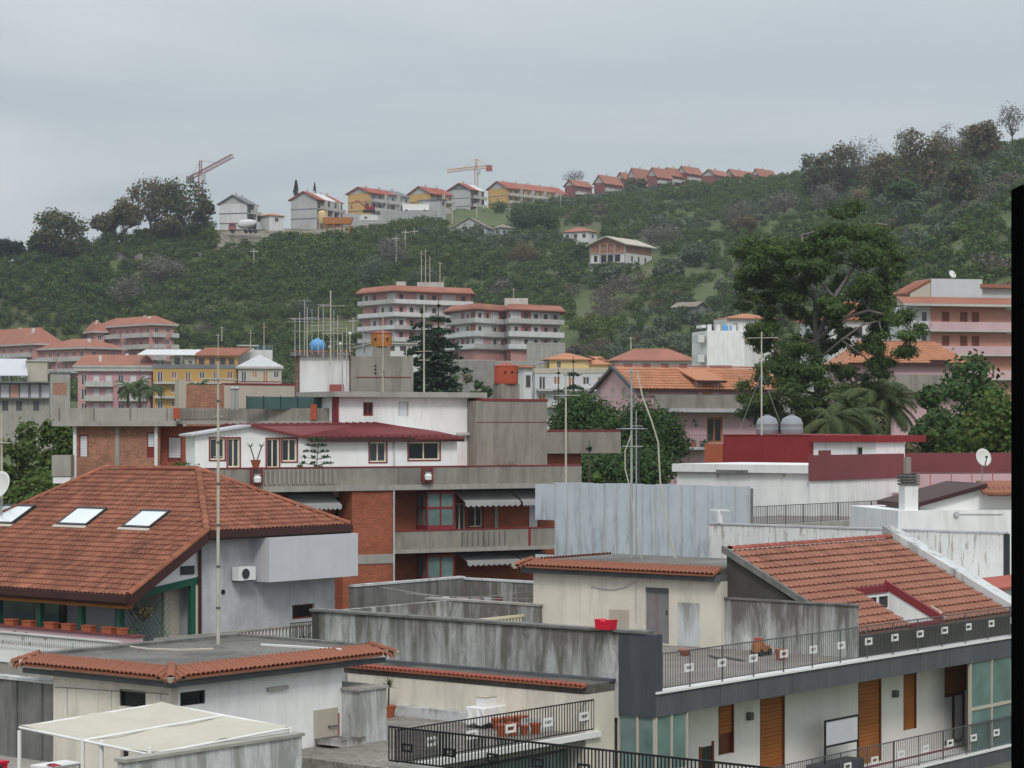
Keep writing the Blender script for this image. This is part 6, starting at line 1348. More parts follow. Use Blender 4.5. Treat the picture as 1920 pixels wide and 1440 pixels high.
# plants and pots on the penthouse terrace
def terrace_plants():
 fr = BF; fp = Fc(fr, 'y', -1.1)
 for i, (x, y0, y1) in enumerate(((481, 876, 910), (801, 877, 905))):
  q = Fc(fr, 'y', -1.72); s_ = q.S(x); c = fr.w(s_, -1.72); z0, z1 = q.Z(x, y1), q.Z(x, y0)
  th = thing('flower_pot_bracket', ('left', 'right')[i] + ' red pot bracket with white urn on the terrace parapet', 'planter', (c[0], c[1], z0), fr.a, 'red brackets on the terrace parapet')
  b = MB(); b.box(-.3, -.22, -.06, .06, z0, z1); b.box(.22, .3, -.06, .06, z0, z1); b.box(-.22, .22, -.06, .06, z1 - .08, z1); b.box(-.22, .22, -.06, .06, z0, z0 + .08); b.build('frame', 'redtrim', th)
  MB().lathe([(.05, 0), (.17, .05), (.19, .25), (.12, .35), (.18, .42)], (0, -.1, z0 + .1), 12).build('urn', 'whiteclean', th)
  if i == 0:
   MB().lathe([(.14, 0), (.24, .3), (.26, .34)], (0, .1, z1 + .0), 12).build('pot', 'terracotta', th)
   for dx in (-.18, .2):
    st = MB().tube((dx * .3, .1, z1 + .3), (dx * 1.5, .1, z1 + .95), .03, n=5).build('stem', 'bark', th)
    lf = MB()
    for k in range(16): a = k * .8; e = .2 + .7 * ((k * 37) % 10) / 10; p = Vector((dx * 1.5, .1, z1 + .95)); d = Vector((math.cos(a) * math.cos(e), math.sin(a) * math.cos(e), math.sin(e))); sd = d.cross(Vector((0, 0, 1))).normalized() * .025; lf.add([p - sd, p + sd, p + d * .35], [(0, 1, 2)])
    lf.build('leaves', 'pot', th)
 # layered tree in a pot
 s_, z = fp.p(614, 876); c = fr.w(fp.S(614), .2); zz = B_ZS; th = thing('potted_pine', 'small layered araucaria standing before the white penthouse wall', 'plant', (c[0], c[1], zz), 0); h = fp.Z(614, 828) - zz; random.seed(4); np.random.seed(4)
 MB().lathe([(.16, 0), (.24, .35)], (0, 0, zz), 12).build('pot', 'terracotta', th); mb = MB().tube((0, 0, zz + .3), (.12, 0, zz + h), .035, .012, n=6); Cs = []
 for k in range(5):
  t = .45 + .55 * k / 4; r = .75 * (1.15 - t) + .25
  for j in range(7):
   a = 6.283 * j / 7 + k; e = Vector((r * math.cos(a), r * math.sin(a), zz + h * t + .12)); mb.tube((.12 * t, 0, zz + h * t), e, .014, .008, n=4); Cs.append(np.random.normal(size=(14, 3)) * [.06, .06, .035] + np.array([e.x * .9, e.y * .9, e.z - zz]))
 mb.build('stem', 'bark', th); C = np.concatenate(Cs); me = quads_mesh('foliage', C, rnd_dir(len(C)), np.full(len(C), .11)); me.materials.append(G['fir']); o = bpy.data.objects.new('foliage', me); col.objects.link(o); o.parent = th
 for i, (x, w_, h_, kd, lb) in enumerate(((350, 1.6, .55, 'laurel', 'yellow-green bush spilling over the terrace parapet near the brick wing'), (566, .7, .5, 'pot', 'low leafy plant left of the layered araucaria'), (596, .7, .5, 'pot', 'low leafy plant just beside the layered araucaria'), (800, .5, .35, 'olive', 'small grey plant above the right red bracket'), (893, .6, .5, 'paleo', 'dry plant at the foot of the concrete tank room'), (955, 1.0, .55, 'oak', 'brownish shrub at the concrete tank room wall'))):
  c = fr.w(fp.S(x), -.9); bush(Vector((c[0], c[1], B_ZS + (.55 if i != 0 else .75))), w_, h_, kd, lb, 220, 400 + i, .1, 'terrace_plant', 'plant')
terrace_plants()

# ------------------------------------------------------------------ near roofs; all stand square to one another
AN = 51.4
def rolled_eave(th, A, B, out, length=.5, drop=.17, pitch=.17, name='eave_tile', m='tile', r=.075, e0=0, e1=0):
 """a row of separate barrel tiles along the edge A-B, sloping outwards"""
 A = Vector(A); B = Vector(B); d = B - A; n = max(1, int(d.length / pitch)); u = d / n; o = Vector(out).normalized(); un = u.normalized()
 seg = 5; vs = []
 for t, rr, dz in ((0, r * .85, 0), (1, r * 1.1, -drop)):
  for k in range(seg + 1): a = math.pi * k / seg; vs.append(o * (length * t) + un * (rr * math.cos(a)) + Vector((0, 0, dz + rr * math.sin(a))))
 q = [v - Vector((0, 0, .02)) for v in vs]; b0 = len(vs); fs = [(k, k+1, seg + 2 + k, seg + 1 + k) for k in range(seg)] + [(b0 + seg + 1 + k, b0 + k, b0 + k + 1, b0 + seg + 2 + k)[::-1] for k in range(seg)]
 fs += [(seg + 1 + k, seg + 2 + k, b0 + seg + 2 + k, b0 + seg + 1 + k) for k in range(seg)]
 mb = MB().add(vs + q, fs); me = mb.mesh(name); me.materials.append(M[m]); zo = ZO[th.name]
 pan = MB().add([A - u * .0 + Vector((0, 0, -.02)), B + Vector((0, 0, -.02)), B + o * length * .97 + Vector((0, 0, -drop - .02)), A + o * length * .97 + Vector((0, 0, -drop - .02))], [(0, 1, 2, 3)])
 pan.v += [(x, y, z - .04) for x, y, z in pan.v[:4]]; pan.f += [(7, 6, 5, 4), (0, 1, 5, 4), (1, 2, 6, 5), (2, 3, 7, 6), (3, 0, 4, 7)]; pan.build('eave_bed', 'tilebase', th)
 for e, q, sg in ((e0, A, -1), (e1, B, 1)):
  k = 0
  while e and (k + .5) * u.length < length * .9:
   t = (k + .5) * u.length; p = q + un * (sg * t) + o * t + Vector((0, 0, -drop * t / length - zo)); inst(name, me, th, Matrix.Translation(p) @ Matrix.Scale((length - t) / length, 4, o)); k += 1
 for i in range(n):
  p = A + u * (i + .5) + Vector((0, 0, random.uniform(-.006, .006) - zo)); inst(name, me, th, Matrix.Translation(p) @ Matrix.Rotation(random.uniform(-.02, .02), 4, 'Z'))

# --- house with the big tiled roof and skylights, left
def left_house():
 Y = 76; fr = Fr(388, Y, AN); th = fr.thing('tiled_roof_house', 'grey rendered house with big hipped clay tile roof and three skylights', 'house', 0)
 fy = Fc(fr, 'y', 0); zk = fy.Z(388, 998); W = fy.S(656); rx = W / 2; q, _ = fr.hx(372, 882, rx); zt = fr.hx(372, 882, rx)[1]; r2 = fr.hx(197, 876, rx)[0]
 k = (zt - zk) / rx; xe = -3.45; ze = zk + k * xe
 ye = r2 + (r2 - 0) * .55                                     # far hip corner of the front slope
 T = (rx, q, zt); R2 = (rx, r2, zt); K = (0, 0, zk); E = (W, 0, zk); V = (xe, 0, ze); U = (xe, r2 + 5.2, ze); UE = (W, r2 + 4.0, zk)
 # base slabs
 ro = MB(); th_ = -.14
 for pg in ([V, K, T, R2, U], [K, E, T], [E, UE, R2, T], [U, R2, UE]):
  n = len(pg); ro.add(list(pg) + [(x, y, z + th_) for x, y, z in pg], [tuple(range(n)), tuple(range(n, 2*n))[::-1]] + [(i, (i+1) % n, n + (i+1) % n, n + i) for i in range(n)])
 rb = ro.build('roof', 'tilebase', th)
 # skylights lie in the front slope: slope point of a photo pixel
 nrm = Vector((-k, 0, 1)).normalized()
 def on(px, py):
  d = fr.ray(px, py); e = Vector((fr.e.x, fr.e.y, H)); den = d.z - k * d.x; t = (zk + k * e.x - e.z) / den; return e + d * t
 holes = []; SK = ((-35, 984, 22, 951, 52), (107, 987, 161, 956, 190), (229, 992, 280, 961, 315))
 for j, (xa, yb, xb, yt, xc) in enumerate(SK):
  bl = on(xa, yb); br = on(xb + (0), yb + 2); tr = on(xc, yt); hgt = tr.x - br.x; y0, y1 = br.y, bl.y; x0 = (bl.x + br.x) / 2; x1 = x0 + hgt
  y0, y1 = min(y0, y1), max(y0, y1); holes.append([(x0 - .05, y0 - .05, zk + k * (x0 - .05)), (x0 - .05, y1 + .05, zk + k * (x0 - .05)), (x1 + .05, y1 + .05, zk + k * (x1 + .05)), (x1 + .05, y0 - .05, zk + k * (x1 + .05))])
  def slab(xx0, xx1, yy0, yy1, h0, h1):
   pts = [(xx0, yy0), (xx1, yy0), (xx1, yy1), (xx0, yy1)]; lo = [Vector((x, y, zk + k * x)) + nrm * h0 for x, y in pts]; hi = [Vector((x, y, zk + k * x)) + nrm * h1 for x, y in pts]
   return MB().add(lo + hi, [(3, 2, 1, 0), (4, 5, 6, 7), (0, 1, 5, 4), (1, 2, 6, 5), (2, 3, 7, 6), (3, 0, 4, 7)])
  fm = slab(x0, x0 + .08, y0, y1, 0, .12)
  for s_ in (slab(x1 - .08, x1, y0, y1, 0, .12), slab(x0 + .083, x1 - .083, y0, y0 + .05, 0, .115), slab(x0 + .083, x1 - .083, y1 - .05, y1, 0, .115)): fm.add(s_.v, s_.f)
  sk = fm.build('skylight', 'darkiron', rb); slab(x0 + .08, x1 - .08, y0 + .05, y1 - .05, .02, .095).build('pane', 'skylight', sk)
  slab(x0 - .14, x0 - .01, y0 - .1, y1 + .1, .03, .09).build('flashing', 'beige', sk)
 t1, _ = tiles([V, K, T, R2, U], (0, 1, 0), .2, .3, .04, .04, holes=holes); t1.build('roof_tiles', 'tile', rb, kind='stuff')
 t2, _ = tiles([K, E, T], (1, 0, 0), .2, .3, .04, .04); t2.build('roof_tiles', 'tile', rb, kind='stuff')
 for a, b in ((K, T), (T, R2), (R2, U), (E, T), (V, K)): ridge_tiles(Vector(a) + Vector((0, 0, .05)), Vector(b) + Vector((0, 0, .05)), .13, .42).build('ridge_tiles', 'tileold', rb)
 # fascias and gutters
 b = MB(); b.prism([(0, -.02, zk - .28), (0, -.02, zk + .02), (0, -.16, zk + .02), (0, -.16, zk - .2)], (W, 0, 0)); b.build('gutter', 'darkfascia', rb)
 b = MB(); b.prism([(xe - .02, 0, ze - .3), (xe - .02, 0, ze + .02), (xe - .16, 0, ze + .02), (xe - .16, 0, ze - .2)], (0, r2 + 5.2, 0)); b.build('gutter', 'darkfascia', rb)
 b = MB(); b.prism([(xe, -.1, ze - .32), (0, -.1, zk - .32), (0, -.1, zk + .06), (xe, -.1, ze + .06)], (0, .09, 0)); b.build('barge_board', 'darkfascia', rb)
 b = MB(); b.box(xe + .1, xe + .35, .2, r2 + 5, ze - .42, ze - .15); b.build('eave_beam', 'wood', rb)
 for i in range(14): s_ = .5 + i * .45; b = MB(); b.box(s_, s_ + .09, -.0, .5, zk - .24, zk - .15); b.build('rafter_end', 'wooddark', rb)
 # walls, right face set under the eave
 f = Fc(fr, 'y', .5); c0 = f.S(373); zl = f.Z(380, 1230)
 wn_ = f.rect(548, 1133, 590, 1160); wall(f, c0, W - .25, 0, zk - .15, [wn_], .2, 7).build('wall', 'greyplaster', th); window(th, f, wn_, 'wooddark', 'glassdark', .1, .06, 0)
 b = MB(); f.box(b, f.S(474), f.S(640), .004, .8, f.Z(556, 1084), f.Z(556, 1003)); b.build('projecting_bay', 'lightgrey', th)
 b = MB(); f.box(b, c0, W - .25, .003, .06, zl - .1, f.Z(480, 1180)); b.build('pink_skirting', 'maroon', th)
 ac = f.rect(431, 1062, 463, 1087); b = MB(); f.box(b, ac[0], ac[1], .12, .42, ac[2], ac[3]); a_ = b.build('air_conditioner', 'whitepaint', th)
 cc = f.L((ac[0] + ac[1]) / 2 - .08, .43, (ac[2] + ac[3]) / 2); MB().tube(Vector(cc), Vector(cc) + Vector((0, -.02, 0)), (ac[3] - ac[2]) * .38, n=16).build('fan_grille', 'darkiron', a_)
 b = MB()
 for s_ in (ac[0] + .1, ac[1] - .15): f.box(b, s_, s_ + .05, .004, .4, ac[2] - .06, ac[2] - .003)
 b.build('bracket', 'greyiron', a_)
 for x, y, r_ in ((418, 1110, .09),): s_, z = f.p(x, y); MB().tube(f.L(s_, .0, z), f.L(s_, .02, z), r_, n=12).build('vent_hole', 'glassdark', th)
 b = MB(); b.tube(f.L(c0 - .05, .1, 1), f.L(c0 - .05, .1, zk - .3), .06, n=8); b.build('drain_pipe', 'darkfascia', th)
 # porch gable infill and porch
 s0 = f.S(262); zb = f.Z(320, 1098)
 b = MB(); b.prism([f.L(s0, 0, f.Z(262, 1110)), f.L(c0 - .01, 0, f.Z(372, 1083)), f.L(c0 - .01, 0, zk + k * c0 - .2), f.L(s0, 0, max(f.Z(262, 1110) + .02, zk + k * s0 - .2))], (0, .15, 0)); b.build('porch_gable', 'whiteclean', th)
 b = MB(); f.box(b, f.S(338), f.S(363), .004, .05, f.Z(350, 1077), f.Z(350, 1061)); b.build('louvre_vent', 'darkiron', th)
 b = MB(); b.prism([f.L(s0, .06, f.Z(262, 1120)), f.L(c0 - .02, .06, f.Z(372, 1094)), f.L(c0 - .02, .06, f.Z(372, 1081)), f.L(s0, .06, f.Z(262, 1107))], (0, .15, 0)); b.build('porch_beam', 'greenpaint', th)
 zf = fr.hx(100, 1222, xe + .2)[1]
 b = MB(); f.box(b, f.S(328), f.S(356), -.6, -.5, zf, f.Z(340, 1105)); b.build('porch_door', 'beige', th)
 b = MB(); f.box(b, f.S(356), f.S(365), -.1, .05, zf, f.Z(360, 1090)); b.build('porch_post', 'greenpaint', th)
 b = MB(); f.box(b, f.S(366), f.S(371), -.1, .03, zf, f.Z(366, 1088)); b.build('porch_jamb', 'ivory', th)
 b = MB(); b.box(-2.2, c0 - .3, .9, 6.9, 0, zf + .003); b.box(-1.0, c0, 1.2, 6.9, zf, ze + .3); b.build('porch_back', 'greyplaster', th)
 b = MB(); b.box(xe - .7, -1.0, -.3, r2 + 5, 0, zf); b.build('porch_floor', 'concretelight', th)
 # green lattice
 la = th; lt = MB(); s0, s1 = f.S(232), f.S(318); zA, zB = f.Z(280, 1122), f.Z(280, 1200)
 for i in range(12):
  u = s0 + (s1 - s0) * i / 11
  for sg in (-1, 1):
   p0 = f.L(u, .03 * sg, zB); u2 = u + sg * (zA - zB) * .8; t_ = 1.0
   if u2 > s1: t_ = (s1 - u) / (u2 - u)
   if u2 < s0: t_ = (s0 - u) / (u2 - u)
   p1 = f.L(u + (u2 - u) * t_, .03 * sg, zB + (zA - zB) * t_); MB().tube(p0, p1, .014, n=4).build('lattice_slat', 'greenpaint', th)
 # front porch posts, glazing, ledge and balustrade
 g = Fc(fr, 'x', xe + .35); zled = g.Z(120, 1182); zto = ze - .43
 for x in (-5, 72, 150, 222): s_ = g.S(x); b = MB(); g.box(b, s_ - .09, s_ + .09, -.18, 0, zled, zto); b.build('porch_post', 'greenpaint', th)
 gb = Fc(fr, 'x', -1.02);
 for x0, x1, mm in ((8, 66, 'glassteal'), (82, 112, 'glassteal'), (112, 125, 'glassdark'), (156, 216, 'lightgrey')):
  b = MB(); gb.box(b, gb.S(x0), gb.S(x1), .003, .05, zf + .3, zto); b.build('porch_glazing', M[mm], th)
 g2 = Fc(fr, 'x', xe + .1); b = MB(); b.box(xe + .1, xe + .45, -.2, r2 + 5, zf + .003, zled - .003); lw = b.build('porch_low_wall', 'palepink', th)
 b = MB(); b.box(xe + .04, xe + .5, -.25, r2 + 5, zled - .0, zled + .05); b.build('ledge', 'maroon', lw)
 g3 = Fc(fr, 'x', xe - .6); za, zb2 = g3.Z(150, 1196), g3.Z(150, 1226); n = 60
 b = MB(); b.box(xe - .66, xe - .52, -.25, r2 + 5, za - .05, za); b.box(xe - .66, xe - .52, -.25, r2 + 5, zf, zf + .05); bl = b.build('balustrade_rail', 'whitefar', th)
 me = MB().lathe([(.03, 0), (.045, .1), (.025, .2), (.045, .32), (.03, max(.34, za - zf - .11))], (0, 0, 0), 6).mesh('baluster'); me.materials.append(M['whitefar'])
 for i in range(n): inst('baluster', me, bl, Matrix.Translation((xe - .59, -.2 + (g3.S(-10) + .4) * i / n, zf + .052)))
 b = MB(); b.box(xe - .75, xe - .3, -.35, r2 + 5, zf - .35, zf - .003); b.build('balcony_slab', 'whiteclean', th)
 # right side parapet with bars
 fb = Fc(fr, 'y', -.9); z0, z1 = fb.Z(450, 1216), fb.Z(450, 1185)
 b = MB(); b.box(fb.S(290), fb.S(592), -.95, -.85, z1, z1 + .06); b.box(fb.S(290), fb.S(592), -1.3, .45, z0 - .3, z0); rl = b.build('side_terrace', 'concretelight', th)
 me = MB().box(-.03, .03, -.03, .03, 0, z1 - z0 - .004).mesh('bar'); me.materials.append(M['whitefar']); n = 46
 for i in range(n): inst('bar', me, rl, Matrix.Translation((fb.S(290) + (fb.S(592) - fb.S(290)) * (i + .5) / n, -.9, z0 + .002)))
 # terracotta troughs on the ledge
 for i, x in enumerate((16, 49, 91, 123, 161, 199, 224)):
  s_ = g2.S(x); p = fr.w(xe + .22, s_); t = thing('flower_trough', ('first', 'second', 'third', 'fourth', 'fifth', 'sixth', 'seventh')[i] + ' terracotta trough from the left on the porch ledge', 'flower trough', (p[0], p[1], zled + .05), fr.a + R(90), 'terracotta troughs on the porch ledge')
  z = zled + .052; w_ = .24 if i < 6 else .14; MB().prism([(-w_ * .9, -.12, z), (w_ * .9, -.12, z), (w_, -.12, z + .2), (-w_, -.12, z + .2)], (0, .24, 0)).build('trough', 'terracotta', t)
  MB().box(-w_ - .02, w_ + .02, -.14, .14, z + .17, z + .203).build('rim', 'terracotta', t)
 for i, x in enumerate((10, 46, 84, 132)):
  s_ = g3.S(x); p = fr.w(xe - .42, s_); t = thing('flower_pot', ('leftmost', 'second', 'third', 'rightmost')[i] + ' potted plant behind the white balustrade under the porch', 'flower pot', (p[0], p[1], zf), 0, 'pots behind the balustrade'); z = zf + .001
  MB().lathe([(.09, 0), (.14, .24), (.15, .26)], (0, 0, z), 10).build('pot', 'terracotta', t); C = np.random.normal(size=(60, 3)) * [.1, .1, .1] + [0, 0, .4]; me = quads_mesh('leaves', C, rnd_dir(60), np.full(60, .1)); me.materials.append(G['pot']); o = bpy.data.objects.new('leaves', me); col.objects.link(o); o.parent = t
 # climbing plants on the lattice
 p = fr.w(f.S(240), .2); bush(Vector((p[0], p[1], zf)), .9, 1.0, 'laurel', 'leafy climber at the foot of the green lattice', 260, 501, .1, 'climber', 'plant')
 p = fr.w(f.S(262), .3); bush(Vector((p[0], p[1], zf + 1.2)), 1.1, .7, 'oak', 'dry climber tangled in the green lattice', 240, 502, .09, 'climber', 'plant')
 p = fr.w(f.S(285), -.6); bush(Vector((p[0], p[1], zf)), 1.1, .6, 'paleo', 'pale dried foliage mass below the lattice', 240, 503, .09, 'climber', 'plant')
 p = fr.w(fb.S(560), -.6); bush(Vector((p[0], p[1], z0)), 1.6, .4, 'laurel', 'green shrubs behind the dark railing right of the grey wall', 260, 504, .09, 'terrace_plant', 'plant')
 tr = fr.thing('iron_fence', 'short dark iron fence by the shrubs right of the grey house', 'fence', z0); railing(tr, Fc(fr, 'y', -1.15), fb.S(535), fb.S(596), 0, z0, fb.Z(560, 1165), .1, .02, 'darkiron')
left_house()

# --- small tile-edged roof house, lower left
HUT = Fr(320, 54, AN)
def hut():
 fr = HUT; fx = Fc(fr, 'x', 0); fy = Fc(fr, 'y', 0); th = fr.thing('tile_edged_hut', 'white flat-roofed hut edged with a clay tile skirt, lower left', 'house', 0)
 z = fy.Z(320, 1276); o = .4; W = fx.S(52) - o; L = fy.S(712) - o; zr = z + .26
 # the corner of the skirt is the frame origin: walls stand back by o
 wl = Fc(fr, 'x', o); wr = Fc(fr, 'y', o); zt = z - .05
 h1 = wl.rect(224, 1294, 273, 1326); h2 = wr.rect(338, 1296, 385, 1322); dr = wl.rect(226, 1388, 241, 1500)
 wall(wl, o, wl.S(100), 0, zt, [h1, dr], .2).build('wall', 'cream', th); wall(wr, o + .204, wr.S(641), 0, zt, [h2], .2).build('wall', 'whiteclean', th)
 MB().box(o + .25, wr.S(641) - .02, o + .25, wl.S(100) - .02, 0, zt).build('core', 'cream', th)
 shutter(th, wl, h1, 'glassdark', 'blackiron', .06, .08); shutter(th, wr, h2, 'glassdark', 'blackiron', .06, .08)
 b = MB(); wl.box(b, dr[0], dr[1], -.18, -.1, dr[2], dr[3]); b.build('door', 'glassdark', th)
 MB().box(o - .05, L + o - .1, o - .05, W + o - .1, zt + .003, zr - .1).build('soffit', 'fascia', th)
 MB().box(o, L + o, o, W + o, zr - .097, zr - .02).build('flat_roof', 'flatroof', th)
 b = MB(); b.box(o, L + o, W + o - .2, W + o + .1, zr - .019, zr + .06); b.box(L + o - .2, L + o, o + .2, W + o - .21, zr - .019, zr + .05); b.build('roof_kerb', 'concretedark', th)
 b = MB(); b.box(.08, L + 2*o - .1, -.02 + .08, .14, z - .19, z - .06); b.box(.02 + .06, .14, .142, W + 2*o - .1, z - .19, z - .06); b.build('fascia_board', 'fascia', th)
 rolled_eave(th, (o, o, zr), (L + o, o, zr), (0, -1, 0), .5, .2, .155, e0=1, e1=1); rolled_eave(th, (o, o, zr), (o, W + o, zr), (-1, 0, 0), .5, .2, .155, e0=1, e1=1)
 for a, b_ in (((o, o, zr + .04), (-.08, -.08, zr - .18)), ((o, W + o, zr + .04), (-.08, W + 2*o + .1, zr - .18)), ((L + o, o, zr + .04), (L + 2*o + .1, -.08, zr - .18))): ridge_tiles(a, b_, .12, .24).build('hip_tile', 'tile', th)
 rolled_eave(th, (L + o, o, zr), (L + o, W + o, zr), (1, 0, 0), .5, .2, .155, e0=1)
 for c in ((-.1, -.1), (-.1, W + 2*o + .12), (L + 2*o + .12, -.1)):
  b = MB(); b.tube((c[0], c[1], zr - .3), (c[0] * 1.0, c[1], zr - .17), .05, .11, n=8); b.build('corner_ornament', 'beige', th)
 s_, zz = wr.p(518, 1290); b = MB(); wr.box(b, wr.S(500), wr.S(537), .004, .09, zz - .04, zz + .04); b.build('strip_lamp', 'concretelight', th)
 for x0, x1, y in ((104, 226, 1288), (228, 316, 1294)):
  b = MB(); b.tube(wl.L(wl.S(x0), .02, wl.Z(x0, y)), wl.L(wl.S(x1), .02, wl.Z(x1, y + 8)), .012, n=4); b.build('cable', 'concretelight', th)
 for x, y0, y1 in ((127, 1290, 1340), (209, 1294, 1330), (302, 1297, 1315)): b = MB(); b.tube(wl.L(wl.S(x), .02, wl.Z(x, y0)), wl.L(wl.S(x), .02, wl.Z(x, y1)), .012, n=4); b.build('cable', 'greyplaster', th)
 # conduit on the flat roof
 cz = zr; pts = [fr.hz(x, y, cz) for x, y in ((240, 1212), (275, 1217), (340, 1219), (400, 1217))]; b = MB(); b.path([(p[0], p[1], cz) for p in pts], .03); b.build('roof_conduit', 'beige', th)
 pts = [fr.hz(x, y, cz) for x, y in ((490, 1209), (560, 1213), (640, 1218))]; b = MB(); b.path([(p[0], p[1], cz) for p in pts], .035); b.build('roof_conduit', 'whitefar', th)
 # panel and stone sink on the white wall
 pn = wr.rect(588, 1329, 631, 1382); b = MB(); wr.box(b, pn[0], pn[1], .004, .05, pn[2], pn[3]); p = b.build('beige_panel', 'beige', th); b = MB(); wr.box(b, pn[1] + .004, pn[1] + .05, .004, .06, pn[2] - .0, pn[3] - .15); b.build('red_edge', 'dullred', p)
 b = MB(); zz = wr.Z(612, 1362); b.tube(wr.L(pn[1] - .35, .1, zz), wr.L(pn[1] - .05, .1, zz), .02); b.tube(wr.L(pn[1] - .35, .1, zz), wr.L(pn[1] - .35, .05, zz), .03); b.build('tap', 'greyiron', p)
 sk = wr.rect(588, 1378, 652, 1398); q0 = wr.S(588); c = fr.w((sk[0] + sk[1]) / 2, o - .35); t = thing('stone_sink', 'mossy stone wash basin on a pedestal against the white hut wall', 'sink', (c[0], c[1], sk[2] - .85), fr.a); zz = sk[2]
 w_ = (sk[1] - sk[0]) / 2; MB().prism([(-w_, -.28, zz + .12), (-w_ * .1, -.28, zz), (w_, -.28, zz), (w_, -.28, zz + .22), (-w_, -.28, zz + .22)], (0, .58, 0)).build('basin', 'mouldwall', t); MB().prism([(.05, -.16, zz - .85), (.5, -.16, zz - .85), (.42, -.16, zz - .004), (.12, -.16, zz - .004)], (0, .36, 0)).build('pedestal', 'mouldwall', t)
 # lower white block at the right end
 pb = Fc(fr, 'y', -.2); s0, s1 = wr.S(642), pb.S(725)
 t = fr.thing('white_wall_block', 'stained white wall block between the hut and the black railing', 'wall', 0); zt = pb.Z(690, 1294); MB().box(s0, s1, -.2, 1.6, 0, zt).build('wall', 'mouldlight', t); MB().box(s0 - .08, s1 + .04, -.25, 1.65, zt + .003, zt + .06).build('coping', 'concretelight', t)
 # mouldy wall left of the hut
 t = fr.thing('ribbed_mouldy_wall', 'tall dark mouldy wall at the left edge behind the canopy', 'wall', 0); k = Fc(fr, 'x', o + .1); y0, y1 = wl.S(100) + .02, wl.S(100) + 4.5; zt = k.Z(50, 1277)
 for i in range(9): b = MB(); k.box(b, y0 + (y1 - y0) * i / 9, y0 + (y1 - y0) * (i + 1) / 9 - .02, -.25, .03 * (i % 2), 0, zt); b.build('wall_section', 'concretedark', t)
 b = MB(); k.box(b, y0, y1, -.3, .08, zt + .003, zt + .07); b.build('coping', 'mouldlight', t)
 return zr, z
HUT_ZR, HUT_Z = hut()
def canopy():
 fr = HUT; far = Fr(302, 53.2, AN); z = 15.62; th = far.thing('canvas_canopy', 'cream canvas canopy on thin white posts before the hut', 'canopy', 13.6)
 a, b_ = 4.15, 4.15; n = 8; mb = MB(); vs = []
 for i in range(n + 1):
  for j in range(n + 1):
   u, v = i / n, j / n; sag = -.10 * math.sin(math.pi * ((u * 2) % 1)) * .6 - .05 * math.sin(math.pi * v); vs.append((-a * u, -b_ * v, z - .22 * v - .12 * u + sag + .02 * noise.noise((u * 6, v * 6, 1))))
 fs = [(i*(n+1)+j, i*(n+1)+j+1, (i+1)*(n+1)+j+1, (i+1)*(n+1)+j) for i in range(n) for j in range(n)]; k = len(vs); vs += [(x, y, q - .015) for x, y, q in vs]; fs += [tuple(k + i for i in f[::-1]) for f in fs]
 mb.add(vs, fs).build('cloth', 'canopycloth', th, smooth=True)
 for v in (0, .5, 1): MB().tube((0, -b_ * v, z - .22 * v - .05), (-a, -b_ * v, z - .22 * v - .17), .03).build('frame_bar', 'whitepaint', th)
 for u in (0, 1): MB().tube((-a * u, 0, z - .12 * u - .05), (-a * u, -b_, z - .22 - .12 * u - .05), .03).build('frame_bar', 'whitepaint', th)
 for x, y in ((-a, 0), (-a, -b_), (0, -b_), (-a, -b_ * .5), (-.0, -b_ * .5), (-a * .98, -b_ * .62)): MB().tube((x, y, 13.6), (x, y, z - .24), .045, n=8).build('post', 'whitepaint', th)
 # terrace floor and front wall
 t = HUT.thing('hut_terrace', 'paved terrace in front of the small hut', 'terrace', 0); MB().box(-8, .5, -6.5, 12, 0, 13.6).build('floor', 'concretelight', t)
 fw = Fr(566, 50.5, AN); f = Fc(fw, 'y', 0); t = fw.thing('stained_terrace_wall', 'stained pale wall along the bottom edge below the canopy', 'wall', 0); zt = f.Z(566, 1380); s0 = f.S(236)
 MB().box(s0, 0, 0, .25, 0, zt).build('wall', 'mouldlight', t); MB().box(s0 - .05, .05, -.05, .3, zt + .003, zt + .07).build('coping', 'concretelight', t)
 # clutter
 zf = 13.6
 def at(px, py, zz=zf): p = pt(px, py, 1.0); Y = (H - zz) / ((py - HY) / F); return pt(px, py, Y)
 b = at(108, 1432, zf + .75); b = Vector((b.x, b.y, zf)); t = thing('plastic_table', 'white plastic work table under the canopy left side', 'table', b, fr.a)
 MB().box(-.5, .5, -.35, .35, zf + .7, zf + .75).build('tabletop', 'whitepaint', t)
 for x, y in ((-.44, -.3), (.44, -.3), (.44, .3), (-.44, .3)): MB().tube((x, y, zf), (x * .95, y * .95, zf + .699), .03).build('leg', 'whitepaint', t)
 p = b + Vector((.05, -.5, 0)); t = thing('plastic_crate', 'beige plastic bin in front of the white work table', 'crate', p, fr.a); MB().prism([(-.22, -.2, zf), (.22, -.2, zf), (.28, -.2, zf + .5), (-.28, -.2, zf + .5)], (0, .4, 0)).build('bin', 'beige', t); MB().box(-.3, .3, -.24, .24, zf + .5, zf + .53).build('rim', 'beige', t)
 p = b + Vector((-.1, -.25, 0)); t = thing('pink_cloth', 'pink cloth hanging over the white work table', 'cloth', (p.x, p.y, zf + .3), fr.a); mb = MB(); vs = []
 for i in range(5):
  for j in range(6): vs.append((-.12 + .06 * i + .05 * math.sin(j * 1.3), -.20 - .03 * math.sin(i * 2.1) + (.25 if j > 3 else 0) * (j - 3) / 2, zf + .2 + min(j, 3) * .19 + (.0 if j < 4 else .01)))
 fs = [(i*6+j, i*6+j+1, (i+1)*6+j+1, (i+1)*6+j) for i in range(4) for j in range(5)]; mb.add(vs, fs); mb.v += [(x, y - .012, z) for x, y, z in vs]; mb.f += [tuple(30 + q for q in f_[::-1]) for f_ in fs]; mb.build('cloth', 'redplastic', t, smooth=True)
